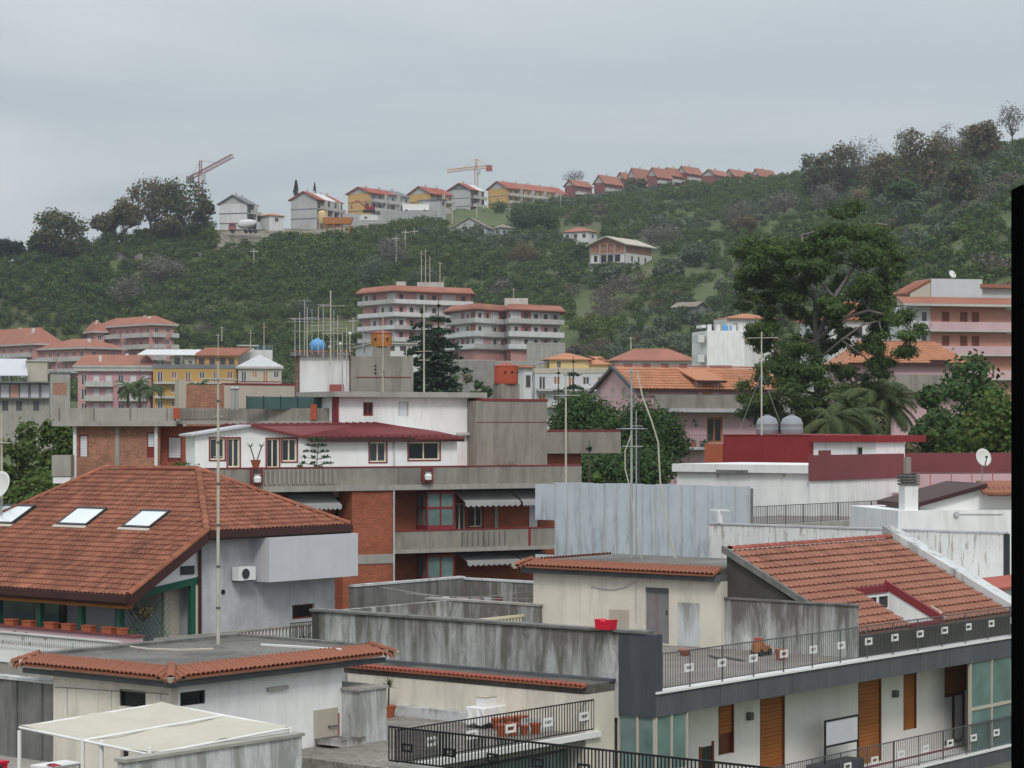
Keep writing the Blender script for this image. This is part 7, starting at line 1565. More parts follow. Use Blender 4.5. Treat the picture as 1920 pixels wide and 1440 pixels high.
 for i, (dx, dy, r_, mm, nm, lb, ct) in enumerate(((-1.5, .6, .42, 'blackiron', 'refuse_bag', 'black bag slumped on the terrace floor at left', 'bag'), (-.95, -.1, .25, 'whitepaint', 'refuse_bag', 'small whitish bag beside the black bag', 'bag'), (-.75, .9, .3, 'fardark', 'refuse_bag', 'dark blue bag behind the white work table', 'bag'))):
  p = b + Vector((dx, dy, 0)); t = thing(nm, lb, ct, p, i); me = MB().lathe([(r_ * .75, 0), (r_, r_ * .35), (r_ * .8, r_ * .9), (r_ * .25, r_ * 1.3), (r_ * .3, r_ * 1.45)], (0, 0, zf), 12); rg = random.Random(i); me.v = [(x * rg.uniform(.85, 1.15), y * rg.uniform(.85, 1.15), z) for x, y, z in me.v]; me.build('sack', M[mm], t, smooth=True)
 p = b + Vector((-2.0, 1.6, 0)); t = thing('red_crate', 'red plastic box at the far left edge of the terrace', 'crate', p, fr.a); MB().prism([(-.4, -.25, zf), (.4, -.25, zf), (.45, -.25, zf + .55), (-.45, -.25, zf + .55)], (0, .5, 0)).build('box', 'redplastic', t); MB().box(-.47, .47, -.28, .28, zf + .5, zf + .56).build('rim', 'redplastic', t)
canopy()

# --- modern building with roof deck, right foreground
N = Fr(1230, 61, AN); NX = Fc(N, 'x', 0); NY = Fc(N, 'y', 0)
def deck_building():
 th = N.thing('deck_building', 'cream building with charcoal trim, brown shutters and roof deck at lower right', 'building', 0)
 zd = NY.Z(1230, 1298); zb = NY.Z(1230, 1345); L = NY.S(1900) + 3; dpt = 22
 yw = NX.S(585); zt = NX.Z(1160, 1187); zwb = NX.Z(1160, 1277)
 # deck and body
 MB().box(.3, L, .3, 13.0, zb, zd - .02).build('deck', 'paving', th)
 MB().box(1.3, L, 1.55, 13.0, 0, zb - .003).build('core', 'facade', th)
 b = MB(); NY.box(b, 0, L, -.295, 0, zb, zd - .06); b.build('fascia', 'fascia', th)
 b = MB(); NY.box(b, -.02, L, -.4, .05, zd - .057, zd); b.build('white_edge', 'whitepaint', th)
 for i in range(9): s_ = 1.9 * i + 1.2; b = MB(); NY.box(b, s_, s_ + .02, .002, .006, zb, zd - .06); b.build('fascia_joint', 'charcoal', th)
 # facade wall with openings
 f = NY.at(1.3); zf2 = zb - 2.95
 R_ = [f.rect(1347, 1300, 1377, 1414), f.rect(1425, 1290, 1472, 1450), f.rect(1609, 1268, 1653, 1420), f.rect(1694, 1261, 1719, 1368), f.rect(1771, 1246, 1813, 1408)]
 R_ = [(a, b_, c, min(d, zb - .06)) for a, b_, c, d in R_]
 for i in (1, 2, 4): R_[i] = (R_[i][0], R_[i][1], zf2 + .05, R_[i][3])
 wall(f, f.S(1290), f.S(1818), zf2, zb - .004, R_, .25).build('wall', 'facade', th)
 wall(f, 1.0, L, 0, zf2 - .2, [], .25).build('wall', 'facade', th)
 shutter(th, f, R_[0], 'wood', 'wooddark', .1, .06, .62); g = MB(); f.box(g, R_[0][0] + .08, R_[0][1] - .1, -.13, -.1, R_[0][2] + .3, R_[0][2] + .85); g.build('pane', 'glass', th)
 shutter(th, f, R_[1], 'wood', 'wooddark', .12, .06); shutter(th, f, R_[2], 'wood', 'wooddark', .12, .06); shutter(th, f, R_[3], 'wood', 'wooddark', .1, .06)
 r4 = R_[4]; zs = r4[3] - (r4[3] - r4[2]) * .35; shutter(th, f, (r4[0], r4[1], zs, r4[3]), 'wood', 'wooddark', .12, .06); window(th, f, (r4[0], r4[1], r4[2], zs - .004), 'wooddark', 'skylight', .08, .13, 1, name='balcony_door')
 for i, (x, y) in enumerate(((1402, 1342), (1675, 1300))): s_, z = f.p(x, y); b = MB(); f.box(b, s_ - .09, s_ + .09, .004, .16, z - .12, z + .1); b.build('wall_lamp', 'greyiron', th)
 # glazed verandas
 def veranda(s0, s1, x_face, top, bot, nm):
  b = MB(); fw = .07; n = 2
  for i in range(n + 1): c = s0 + (s1 - s0) * i / n; NY.box(b, c - fw/2, c + fw/2, -.1 - .02, -.02, bot, top)
  zm = bot + (top - bot) * .48; NY.box(b, s0, s1, -.115, -.025, zm - .05, zm + .05)
  if x_face:
   for i in range(1, 3): c = 1.25 * i / 2; NX.box(b, c - fw/2, c + fw/2, -.1, -.02, bot, top)
   NX.box(b, .1, 1.25, -.095, -.025, zm - .05, zm + .05)
  v = b.build('glazed_veranda', 'beige', th); p = MB(); NY.box(p, s0 + .02, s1, -.075, -.06, bot, top)
  if x_face: NX.box(p, .08, 1.3, -.075, -.06, bot, top)
  p.build('pane', 'glassteal', v)
 veranda(.06, NY.S(1290), True, zb - .004, zf2, 1); veranda(NY.S(1822), NY.S(1822) + 3, False, zb - .004, zf2, 2)
 veranda(.06, NY.S(1290), True, zf2 - .8, zf2 - 3, 3)
 b = MB(); f.box(b, f.S(1815), f.S(1819) + .05, -.2, 1.2, zf2, zb - .01); b.build('veranda_jamb', 'facade', th)
 b = MB(); NY.box(b, 0, L, -1.5, .1, zf2 - .55, zf2 - .06); b.build('balcony_fascia', 'fascia', th); b = MB(); NY.box(b, -.02, L, -1.3, .14, zf2 - .057, zf2); b.build('balcony_edge', 'whitepaint', th)
 b = MB(); f.box(b, f.S(1480), f.S(1818), .3, .34, zf2 + .003, zf2 + .06); b.build('tile_strip', 'maroon', th)
 # left face: charcoal corner and mould streaked parapet wall
 yc = NX.S(1161)
 b = MB(); NX.box(b, .002, yc, -.3, .03, zb - .003, zt + .02); b.build('charcoal_corner', 'charcoal', th)
 b = MB(); NX.box(b, 1.4, yc + .2, -.3, -.02, 0, zb - .006); b.build('corner_wall', 'charcoal', th)
 b = MB(); NX.box(b, yc + .004, yw, -.3, 0, zwb - 1, zt); wl = b.build('streaked_parapet', 'mouldwall', th)
 b = MB(); NX.box(b, yc - .9, yw + .05, -.36, .07, zt + .023, zt + .09); b.build('coping', 'concretedark', wl)
 b = MB(); b.box(0, 6, yw - .3, yw - .004, zwb - 1, zt - .003); b.build('parapet_return', 'mouldwall', wl)
 # ledge roof in front of it
 xl = -1.35; ll = Fc(N, 'x', xl); zl = ll.Z(1150, 1290); y1 = ll.S(640)
 b = MB(); b.box(xl + .1, -.004, yc + .15, y1, zl - .25, zl + .0); lr = b.build('ledge_roof', 'flatroof', th)
 b = MB(); b.box(-.25, -.002, yc + .1, yw, zl + .003, zwb + .06); b.build('gutter_step', 'fascia', lr)
 rolled_eave(th, (xl + .12, yc + .15, zl + .03), (xl + .12, y1, zl + .03), (-1, 0, 0), .2, .05, .16, 'edge_tile', 'tilered', .05)
 b = MB(); b.box(xl + .05, -.01, yc + .15, y1 - .2, 0, zl - .253); b.build('cream_wall', 'cream', th)
 # lower terrace
 fl = Fc(N, 'x', xl + .05); ztf = fl.Z(800, 1345); xt, yt = N.hz(725, 1436, ztf); x0 = xt
 yr = N.hz(1140, 1384, ztf)[1]; yr = min(yr, yc + .1); yr = N.hz(900, 1410, ztf)[1]
 MB().box(x0 - .3, xl + .045, yr, y1, ztf - .3, ztf).build('lower_terrace', 'stonepave', th)
 b = MB(); b.box(x0 - .3, xl + .6, yr - .16, yr - .004, ztf - .12, ztf + .03); b.build('terrace_edge', 'whitepaint', th)
 b = MB(); b.box(x0, xl + .6, yr + .6, y1, 0, ztf - .304); b.build('lower_storey', 'charcoal', th)
 b = MB(); b.box(x0, xl + .6, yr - .2, yr + .6, ztf - 3.3, ztf - 3.0); b.build('lower_ledge', 'whitepaint', th)
 b = MB(); b.box(x0 + .4, xl + .4, yr + .55, yr + .597, ztf - 2.9, ztf - .5); b.build('lower_glazing', 'glassteal', th)
 b = MB(); fl.box(b, yc + 1.2, fl.S(735), .004, .25, ztf + .002, ztf + .28); b.build('stone_kerb', 'mouldlight', th)
 rt = N.thing('terrace_railing', 'thin dark railing with white squares along the lower terrace edge', 'railing', ztf); ry = Fc(N, 'y', yr)
 railing(rt, ry, x0, xl + .4, .05, ztf + .03, ry.Z(1100, 1312), .115, .018, 'blackiron', ('whitepaint', 1.55), post=None, decow=.4, decooff=1.25)
 rd = N.thing('deck_railing', 'long dark railing with white squares along the roof deck', 'railing', zd)
 railing(rd, NY, .05, L, -.06, zd, NY.Z(1232, 1227), .118, .013, 'greyiron', ('whitepaint', 1.62), post=1.62, decow=.4, decooff=1.55)
 rbk = N.thing('balcony_railing', 'dark railing with white squares along the lower right balcony', 'railing', zf2)
 railing(rbk, NY, NY.S(1290), L, 0, zf2, zf2 + .95, .118, .013, 'greyiron', ('whitepaint', 1.62), post=1.62, decow=.4, decooff=.35)
 # glass side screen on the balcony
 sc_ = f.at(-.05); fx2 = Fc(N, 'x', f.S(1608)); b = MB(); s0, s1 = f.S(1546), f.S(1608); zz0, zz1 = f.Z(1575, 1398), f.Z(1575, 1344)
 f4 = NY.at(.55); r = f4.rect(1545, 1345, 1608, 1396); b = MB(); f4.box(b, r[0], r[0] + .05, 0, .05, zf2, r[3]); f4.box(b, r[1] - .05, r[1], 0, .05, zf2, r[3]); f4.box(b, r[0] + .052, r[1] - .052, 0, .05, r[3] - .05, r[3]); f4.box(b, r[0] + .052, r[1] - .052, 0, .05, r[2], r[2] + .06); s_ = b.build('privacy_screen', 'blackiron', th)
 b = MB(); f4.box(b, r[0] + .05, r[1] - .05, .02, .03, r[2] + .05, r[3] - .05); b.build('pane', 'lightgrey', s_)
 b = MB(); f4.box(b, f4.S(1530), f4.S(1606), -.35, .25, zf2 + .003, zf2 + .55); b.build('dark_chest', 'charcoal', th)
 # open wooden casement low at the veranda
 f5 = NY.at(.25); r = f5.rect(1310, 1398, 1336, 1460); b = MB(); f5.box(b, r[0], r[0] + .06, 0, .06, zf2, r[3]); f5.box(b, r[1] - .06, r[1], 0, .06, zf2, r[3] + .1); f5.box(b, r[0] + .06, r[1] - .06, 0, .05, zf2, zf2 + .1); w_ = b.build('open_casement', 'wooddark', th); b = MB(); f5.box(b, r[0] + .06, r[1] - .06, .02, .03, zf2 + .1, r[3] - .02); b.build('pane', 'glassdark', w_)
 return zd, zb, zt, ztf, yr, xl, yc, L, x0
ZD, ZB, ZT, ZTF, YR, XL, YC, NL, TX0 = deck_building()
def near_railing():
 # black railing running towards the camera from the white block
 Y = 54.4; fr = Fr(726, Y, AN); f = Fc(fr, 'x', 0); s1 = f.S(726); s0 = f.S(1700); zt = f.Z(726, 1361); zt2 = f.Z(726, 1432)
 th = fr.thing('black_railing', 'bold black iron railing running down to the bottom right edge', 'railing', 0)
 MB().box(.02, .5, s0, s1, 0, zt2 - .02).build('plinth', 'concretelight', th)
 railing(th, f, s0, s1, -.06, zt2, zt, .098, .024, 'blackiron', None, None, rail=.045)
 a = s1 - .6;
 while a > s0:
  b = MB(); zc = (zt + zt2) / 2 - .02; w_, h = .17, .1
  f.box(b, a - w_, a + w_, -.04, -.01, zc + h - .05, zc + h); f.box(b, a - w_, a + w_, -.04, -.01, zc - h, zc - h + .05); f.box(b, a - w_, a - w_ + .05, -.04, -.01, zc - h + .05, zc + h - .05); f.box(b, a + w_ - .05, a + w_, -.04, -.01, zc - h + .05, zc + h - .05); b.build('square_ornament', 'blackiron', th); a -= 1.3
near_railing()
def deck_things():
 # hut with door on the deck
 xh = NY.at(.62).S(1604) - .35; f = Fc(N, 'x', xh); s0, s1 = f.S(1352), f.S(1000); zt = f.Z(1200, 1083)
 th = N.thing('deck_hut', 'cream hut with peeling grey door and clay tile skirt on the deck', 'building', ZD - .3)
 dr = f.rect(1210, 1102, 1254, 1228); dr = (dr[0], dr[1], ZD + .01, dr[3]); wall(f, s0, s1, ZD - .3, zt, [dr], .2, 4.5).build('wall', 'cream', th)
 b = MB(); f.box(b, dr[0] + .004, dr[1] - .004, -.16, -.06, ZD + .012, dr[3] - .16); d = b.build('door', 'greywood', th); b = MB(); f.box(b, dr[0] + .1, dr[0] + .13, -.06, -.03, ZD + .95, ZD + 1.1); b.build('handle', 'darkiron', d)
 b = MB(); f.box(b, dr[0], dr[1], -.17, -.03, dr[3] - .157, dr[3]); b.build('lintel', 'fascia', th)
 o = .35; b = MB(); b.box(xh - o + .08, xh + 4.7, s0 + .0, s1 + o, zt + .003, zt + .22); b.build('soffit', 'fascia', th); b = MB(); b.box(xh, xh + 4.8, s0, s1, zt + .223, zt + .42); b.build('flat_roof', 'flatroof', th)
 zr = zt + .44; rolled_eave(th, (xh + .05, s0, zr), (xh + .05, s1, zr), (-1, 0, 0), .5, .2, .165, e1=1); rolled_eave(th, (xh + .05, s1, zr), (xh + 4.5, s1, zr), (0, 1, 0), .5, .2, .165, e0=1); ridge_tiles((xh, s1, zr + .04), (xh - .45, s1 + .42, zr - .17), .11, .3).build('hip_tile', 'tile', th)
 b = MB(); b.tube((xh - .45, s1 + .42, zr - .3), (xh - .5, s1 + .5, zr - .16), .05, .1, n=8); b.build('corner_ornament', 'beige', th)
 pn = f.rect(1143, 1143, 1179, 1185); b = MB(); f.box(b, pn[0], pn[1], .004, .03, pn[2], pn[3]); b.build('meter_panel', 'beige', th)
 b = MB(); P = [f.L(f.S(x), .03, f.Z(x, y)) for x, y in ((1109, 1099), (1130, 1104), (1150, 1105), (1170, 1102), (1193, 1090))]; b.path(P, .015); b.tube(f.L(f.S(1193), .03, f.Z(1193, 1090)), f.L(f.S(1193), .03, f.Z(1193, 1165)), .012); b.build('cable', 'greyplaster', th)
 # stain panel and soot on the right half
 b = MB(); f.box(b, f.S(1312), f.S(1271), .003, .012, ZD, f.Z(1290, 1130)); b.build('grey_patch', 'mouldlight', th)
 c = N.w(xh - .25, f.S(1141)); zz = f.Z(1141, 1181); t = thing('red_crate', 'red plastic crate on the streaked parapet before the deck hut', 'crate', (c[0], c[1], ZD), N.a)
 cz = ZD; c2 = N.w(0 - .12, NX.S(1141)); t.location = (c2[0], c2[1], ZT + .09); ZO[t.name] = ZT + .09; zz = ZT + .092; w_ = .24
 MB().prism([(-.15, -w_, zz), (-.15, w_, zz), (-.15, w_ + .04, zz + .27), (-.15, .12, zz + .27), (-.15, .08, zz + .22), (-.15, -.08, zz + .22), (-.15, -.12, zz + .27), (-.15, -w_ - .04, zz + .27)], (.3, 0, 0)).build('box', 'redplastic', t)
 # deck clutter
 def on(px, py): x, y = N.hz(px, py, ZD); p = N.w(x, y); return (p[0], p[1], ZD)
 p = on(1284, 1228); t = thing('flower_pot', 'terracotta bowl on the deck right of the hut door', 'flower pot', p, 0); MB().lathe([(.12, 0), (.2, .14), (.22, .17)], (0, 0, ZD), 14).build('pot', 'terracotta', t)
 p = on(1428, 1228); t = thing('toy_truck', 'orange and yellow plastic toy ride-on left on the deck', 'toy', p, N.a); MB().prism([(-.5, -.2, ZD + .15), (.5, -.2, ZD + .15), (.35, -.2, ZD + .4), (0, -.2, ZD + .42), (-.2, -.2, ZD + .62), (-.4, -.2, ZD + .6)], (0, .4, 0)).build('body', 'ochrepaint', t); MB().box(-.4, -.15, -.15, .15, ZD + .6, ZD + .75).build('seat', 'orangepaint', t)
 for x in (-.35, .3): MB().tube((x, -.26, ZD + .14), (x, .26, ZD + .14), .14, n=12).build('wheel', 'rubber', t)
 t.scale = (.72, .72, .72)
 p = on(1465, 1236); t = thing('flower_pot', 'two-tone terracotta pot beside the orange toy on the deck', 'flower pot', p, 0); MB().lathe([(.14, 0), (.2, .28), (.22, .3)], (0, 0, ZD), 14).build('pot', 'terracotta', t)
 for i, (x, y, l, lb) in enumerate(((1340, 1232, .9, 'thin dark plank lying on the deck nearer the door'), (1378, 1236, 1.1, 'longer dark plank lying in the middle of the deck'))):
  p = on(x, y); t = thing('plank', lb, 'plank', p, N.a + .9 + .2 * i); MB().box(-l/2, l/2, -.07, .07, ZD + .001, ZD + .04).build('board', 'concretedark', t)
deck_things()
def terrace_things():
 def on(px, py, z=ZTF): x, y = N.hz(px, py, z); p = N.w(x, y); return (p[0], p[1], z)
 p = on(728, 1345); t = thing('yucca_pot', 'slim yucca in a terracotta pot beside the white wall block', 'plant', p, 0); z = ZTF
 MB().lathe([(.14, 0), (.22, .3), (.24, .33)], (0, 0, z), 14).build('pot', 'terracotta', t); MB().tube((0, 0, z + .3), (.02, 0, z + .85), .035, .025).build('stem', 'bark', t); lf = MB()
 for k in range(26): a = k * 2.4; e = -.2 + 1.5 * ((k * 37) % 26) / 26; q = Vector((.02, 0, z + .85)); d = Vector((math.cos(a) * math.cos(e), math.sin(a) * math.cos(e), math.sin(e))); sd = d.cross(Vector((0, 0, 1.01))).normalized() * .03; lf.add([q - sd, q + sd, q + d * .4], [(0, 1, 2)])
 lf.build('leaves', 'palm', t)
 p = on(912, 1362); t = thing('covered_table', 'small table draped in white cloth on the lower terrace', 'table', p, N.a); MB().box(-.45, .45, -.3, .3, z + .5, z + .54).build('tabletop', 'whitepaint', t)
 mb = MB(); vs = []; n = 24
 for j, (zz, k) in enumerate(((z + .56, .0), (z + .56, .96), (z + .545, 1.02), (z + .3, 1.05), (z + .12, 1.12))):
  for i in range(n): a = 6.283 * i / n; c, s_ = math.cos(a), math.sin(a); q = 1 / max(abs(c), abs(s_)); rip = 1 + (.06 * math.sin(i * 2.6) if j > 2 else 0); vs.append((c * q * .47 * k * rip, s_ * q * .32 * k * rip, zz + (.05 * math.sin(i * 1.7) if j == 4 else 0)))
 mb.add(vs, [(j*n + i, j*n + (i+1) % n, (j+1)*n + (i+1) % n, (j+1)*n + i) for j in range(4) for i in range(n)]).build('cloth', 'whitepaint', t)
 for x, y in ((-.38, -.24), (.38, -.24), (.38, .24), (-.38, .24)): MB().tube((x, y, z), (x, y, z + .499), .025).build('leg', 'greyiron', t)
 t2 = thing('cardboard_box', 'white patterned box standing on the draped table', 'box', (p[0], p[1], z + .562), N.a); MB().box(-.25, .2, -.18, .15, z + .563, z + .8).build('box', 'whitepaint', t2); MB().box(-.26, .21, -.19, .16, z + .8, z + .83).build('lid', 'beige', t2)
 rg = random.Random(5); k = 0
 names = ('first', 'second', 'third', 'fourth', 'fifth', 'sixth', 'seventh', 'eighth')
 for i in range(8):
  x = 932 + (i % 4) * 21 + (i // 4) * 9; p = on(x, 1368 + (i // 4) * 13 - (i % 4) * 1.5); t = thing('terracotta_pot', names[i] + ' from left of the terracotta pots grouped behind the terrace railing', 'flower pot', p, 0, 'terracotta pots grouped on the lower terrace'); s_ = rg.uniform(.85, 1.15)
  MB().lathe([(.09 * s_, 0), (.14 * s_, .24 * s_), (.155 * s_, .25 * s_), (.155 * s_, .3 * s_)], (0, 0, z), 12).build('pot', 'terracotta', t)
terrace_things()

# --- red roofed house behind the deck
def red_roof():
 e0 = .62; xr = NY.at(e0).S(1604); fx = Fc(N, 'x', xr); yr, zr = fx.p(1362, 1033); zE = NY.at(e0).Z(1604, 1190); k = (zr - zE) / (yr - e0); fr = NY.at(yr); xR = fr.S(1668)
 th = N.thing('red_tiled_house', 'low house with flat clay tiles and a red edged roof terrace cut-out', 'house', 0)
 def on(px, py):
  d = N.ray(px, py); e = Vector((N.e.x, N.e.y, H)); t = (zE + k * (e.y - e0) - e.z) / (d.z - k * d.y); return e + d * t
 P = lambda x, y, h=0: (x, y, zE + k * (y - e0) + h)
 a, b_, c, d_ = on(1597, 1110), on(1650, 1104), on(1772, 1164), on(1712, 1172); hx0, hx1 = (a.x + d_.x) / 2, (b_.x + c.x) / 2; hy0, hy1 = (c.y + d_.y) / 2, (a.y + b_.y) / 2
 ro = MB()
 for q in ((xr, hx0, e0, yr), (hx1, xR, e0, yr), (hx0, hx1, e0, hy0), (hx0, hx1, hy1, yr)):
  pg = [P(q[0], q[2]), P(q[1], q[2]), P(q[1], q[3]), P(q[0], q[3])]; ro.add(pg + [(x, y, z - .15) for x, y, z in pg], [(0, 1, 2, 3), (7, 6, 5, 4), (0, 1, 5, 4), (1, 2, 6, 5), (2, 3, 7, 6), (3, 0, 4, 7)])
 rb = ro.build('roof', 'tilebase', th)
 hole = [P(hx0 - .05, hy0 - .05), P(hx1 + .05, hy0 - .05), P(hx1 + .05, hy1 + .05), P(hx0 - .05, hy1 + .05)]
 tm, pl = tiles([P(xr, e0), P(xR, e0), P(xR, yr), P(xr, yr)], (1, 0, 0), .30, .40, .04, .06, holes=[hole], seg=5)
 pl.sort(key=lambda q: q[0].y); near, rest = pl[:300], pl[300:]; zo = ZO[th.name]
 for _, (vs, fs) in near: MB().add(vs, fs).build('tile', 'tilepale', rb)
 mb = MB()
 for _, (vs, fs) in rest: mb.add(vs, fs)
 mb.build('roof_tiles', 'tilepale', rb, kind='stuff')
 ridge_tiles((xr + .2, yr, zr + .04), (xR, yr, zr + .04), .15, .42).build('ridge_tiles', 'tilered', rb)
 # cut-out
 zf = zE + k * (hy0 - e0) - .1; w_ = MB(); w_.box(hx0, hx0 + .08, hy0, hy1, zf, P(0, hy0)[2]);
 b = MB(); b.prism([P(hx1 - .1, hy0 - .1, .0), P(hx1 - .1, hy1, .0), P(hx1 - .1, hy1, .28), P(hx1 - .1, hy0 - .1, .28)], (.14, 0, 0)); b.build('cutout_side_trim', 'redtrim', th)
 b = MB(); b.prism([P(hx1 - .06, hy0 - .1, -.02), P(hx1 - .06, hy1, -.02), (hx1 - .06, hy1, zf), (hx1 - .06, hy0 - .1, zf)], (.05, 0, 0)); b.build('cutout_side', 'whiteclean', th)
 b = MB(); b.box(hx0 - .1, hx1, hy1 - .1, hy1 + .06, P(0, hy1)[2] - .12, P(0, hy1)[2] + .12); b.build('cutout_lintel', 'redtrim', th)
 b = MB(); b.box(hx0 - .05, hx1 - .07, hy1 - .05, hy1 + .02, zf, P(0, hy1)[2] - .123); b.build('cutout_back', 'whiteclean', th)
 fb = NY.at(hy1 - .05); q = (hx1 - hx0)
 for u0, u1, z0, z1 in ((.15, .5, .45, .95), (.52, .88, .45, .95), (.3, .8, .02, .35)):
  zz = P(0, hy1)[2] - .12 - zf; window(th, fb.at(hy1 - .25), (hx0 + q * u0, hx0 + q * u1, zf + zz * z0, zf + zz * z1), 'whitepaint', 'glassdark', .0, .05, 0)
 b = MB(); b.box(hx0 - .05, hx1, hy0 - .2, hy1, zf - .1, zf); b.build('cutout_floor', 'concretelight', th)
 b = MB(); b.box(hx0 - .1, hx1, hy0 - .14, hy0 - .02, P(0, hy0)[2] - .05, P(0, hy0)[2] + .08); b.build('cutout_sill', 'redtrim', th)
 pts = [on(1745, 1142), on(1765, 1155), on(1752, 1158), on(1775, 1164)]; b = MB(); b.path([p + Vector((0, 0, .1)) for p in pts], .04); b.build('roof_hose', 'beige', th)
 # walls
 MB().box(xr + .25, xR, e0 + .15, yr, ZD - .01, zE - .16).build('core', 'concretedark', th)
 b = MB(); b.prism([(xr + .02, e0 + .2, zE - .2), (xr + .02, yr, zE - .2), (xr + .02, yr, zr - .16), (xr + .02, e0 + .2, zE - .16)], (.2, 0, 0)); b.build('dark_gable', 'grimewall', th)
 b = MB(); b.prism([P(xr - .12, e0, -.1), P(xr - .12, yr + .1, -.1), P(xr - .12, yr + .1, .12), P(xr - .12, e0, .12)], (.13, 0, 0)); b.build('verge_board', 'concretedark', rb)
 b = MB(); b.prism([P(xR + .01, e0 - .2, -.1), P(xR + .01, yr + .3, -.1), P(xR + .01, yr + .3, .3), P(xR + .01, e0 - .2, .3)], (.8, 0, 0)); b.build('white_verge_wall', 'mouldlight', rb)
 b = MB(); b.box(xr, xR + 2, .35, .5, ZD - .02, zE - .02); b.build('dark_parapet', 'grimewall', th)
 # stained side wall facing the deck
 fs = Fc(N, 'x', xr - .15); y1 = fs.S(1340); zt = fs.Z(1500, 1131); t = N.thing('stained_side_wall', 'grey wall with dark water stains beside the deck', 'wall', ZD - .2); MB().box(xr - .15, xr - .01, .5, y1, ZD - .2, zt).build('wall', 'mouldwall', t); MB().box(xr - .2, xr + .0, .45, y1, zt + .003, zt + .06).build('coping', 'concretedark', t)
 # right neighbour bits: white wall and a tile edge beyond the verge
 zz = NY.at(yr - 1).Z(1850, 1105); t = N.thing('white_neighbour_house', 'white house with a red tile edge at the right border behind the verge', 'house', 0); MB().box(xR + .85, xR + 6, e0 + 1.5, yr + 1.5, 0, NY.at(e0 + 1.5).Z(1860, 1108)).build('wall', 'whiteclean', t); zt = NY.at(e0 + 1.5).Z(1860, 1108); MB().prism([(xR + .55, e0 + 1.3, zt + .004), (xR + 6, e0 + 1.3, zt + .004), (xR + 6, e0 + 2.2, zt + .3), (xR + .55, e0 + 2.2, zt + .3)], (0, 0, .1)).build('tile_edge', 'tilered', t)
 return xr, xR, yr, zr
RXR, RXR2, RYR, RZR = red_roof()

# --- walls and terraces behind
def wallx(name, label, pxc, Y, px0, px1, py0, py1, m, ax='x', thick=.25, base=0.0, coping=None, secs=1, cat='wall', pyref=None, over=.04):
 """wall square to the near houses: ax 'x' runs away to the left, 'y' away to the right"""
 fr = Fr(pxc, Y, AN); f = Fc(fr, ax, 0); a0, a1 = sorted((f.S(px0), f.S(px1))); pr = pyref or (px0 + px1) / 2; zt = f.Z(pr, py0); zb = f.Z(pr, py1) if base is None else base
 th = fr.thing(name, label, cat, zb)
 for i in range(secs): b = MB(); f.box(b, a0 + (a1 - a0) * i / secs, a0 + (a1 - a0) * (i + 1) / secs - (.015 if secs > 1 else 0), -thick, .012 * (i % 2), zb, zt); b.build('wall_section' if secs > 1 else 'wall', M[m], th)
 if coping: b = MB(); f.box(b, a0 - over, a1 + over, -thick - over, over, zt + .003, zt + .07); b.build('coping', M[coping], th)
 return th, fr, f, a0, a1, zt
def sheet_wall():
 fr = Fr(1405, 95, AN); f = Fc(fr, 'x', 0); a0, a1 = f.S(1405), f.S(1042); zt, zb = f.Z(1220, 908), f.Z(1220, 1070); th = fr.thing('sheet_metal_wall', 'tall wall clad in stained blue-grey metal sheets', 'wall', 0); n = 15
 for i in range(n): q0, q1 = a0 + (a1 - a0) * i / n, a0 + (a1 - a0) * (i + 1) / n; b = MB(); f.box(b, q0 + .012, q1 - .012, -.05, .02 * (i % 2), zb - 1, zt + random.uniform(-.02, .02)); b.build('panel', 'zinc', th)
 for i in range(n + 1): q = a0 + (a1 - a0) * i / n; b = MB(); f.box(b, q - .02, q + .02, -.05, .05 if i % 2 else .035, zb - 1, zt); b.build('seam', 'greyplaster', th)
 b = MB(); f.box(b, a1 + .004, a1 + 1.15, -.05, 0, f.Z(1025, 975), f.Z(1025, 908)); b.build('end_panel', 'zinc', th)
 b = MB(); f.box(b, a1 + .004, a1 + 1.15, -.05, 0, f.Z(1025, 1065), f.Z(1025, 1040)); b.build('end_panel', 'zinc', th)
 MB().box(.06, .3, a0, a1, 0, zt - .1).build('backing_wall', 'concretedark', th)
sheet_wall()
th_, fr_, f_, a0_, a1_, zt_ = wallx('flaking_wall', 'long flaking white wall behind the red tiled roof', 1600, 88.5, 1329, 1882, 992, 1090, 'flaking', secs=5, coping='greyplaster', pyref=1600)
b = MB(); f_.box(b, a0_ - .1, a0_ - .005, -.3, .03, 0, zt_); b.build('dark_corner_strip', 'darkiron', th_)
b = MB(); f_.box(b, f_.S(1350) - .05, f_.S(1350) + .05, -.1, .1, zt_ + .07, zt_ + .55); f_.box(b, f_.S(1350) - .42, f_.S(1350) + .42, -.06, .06, zt_ + .55, zt_ + .62); b.build('t_shaped_vent', 'whitepaint', th_)
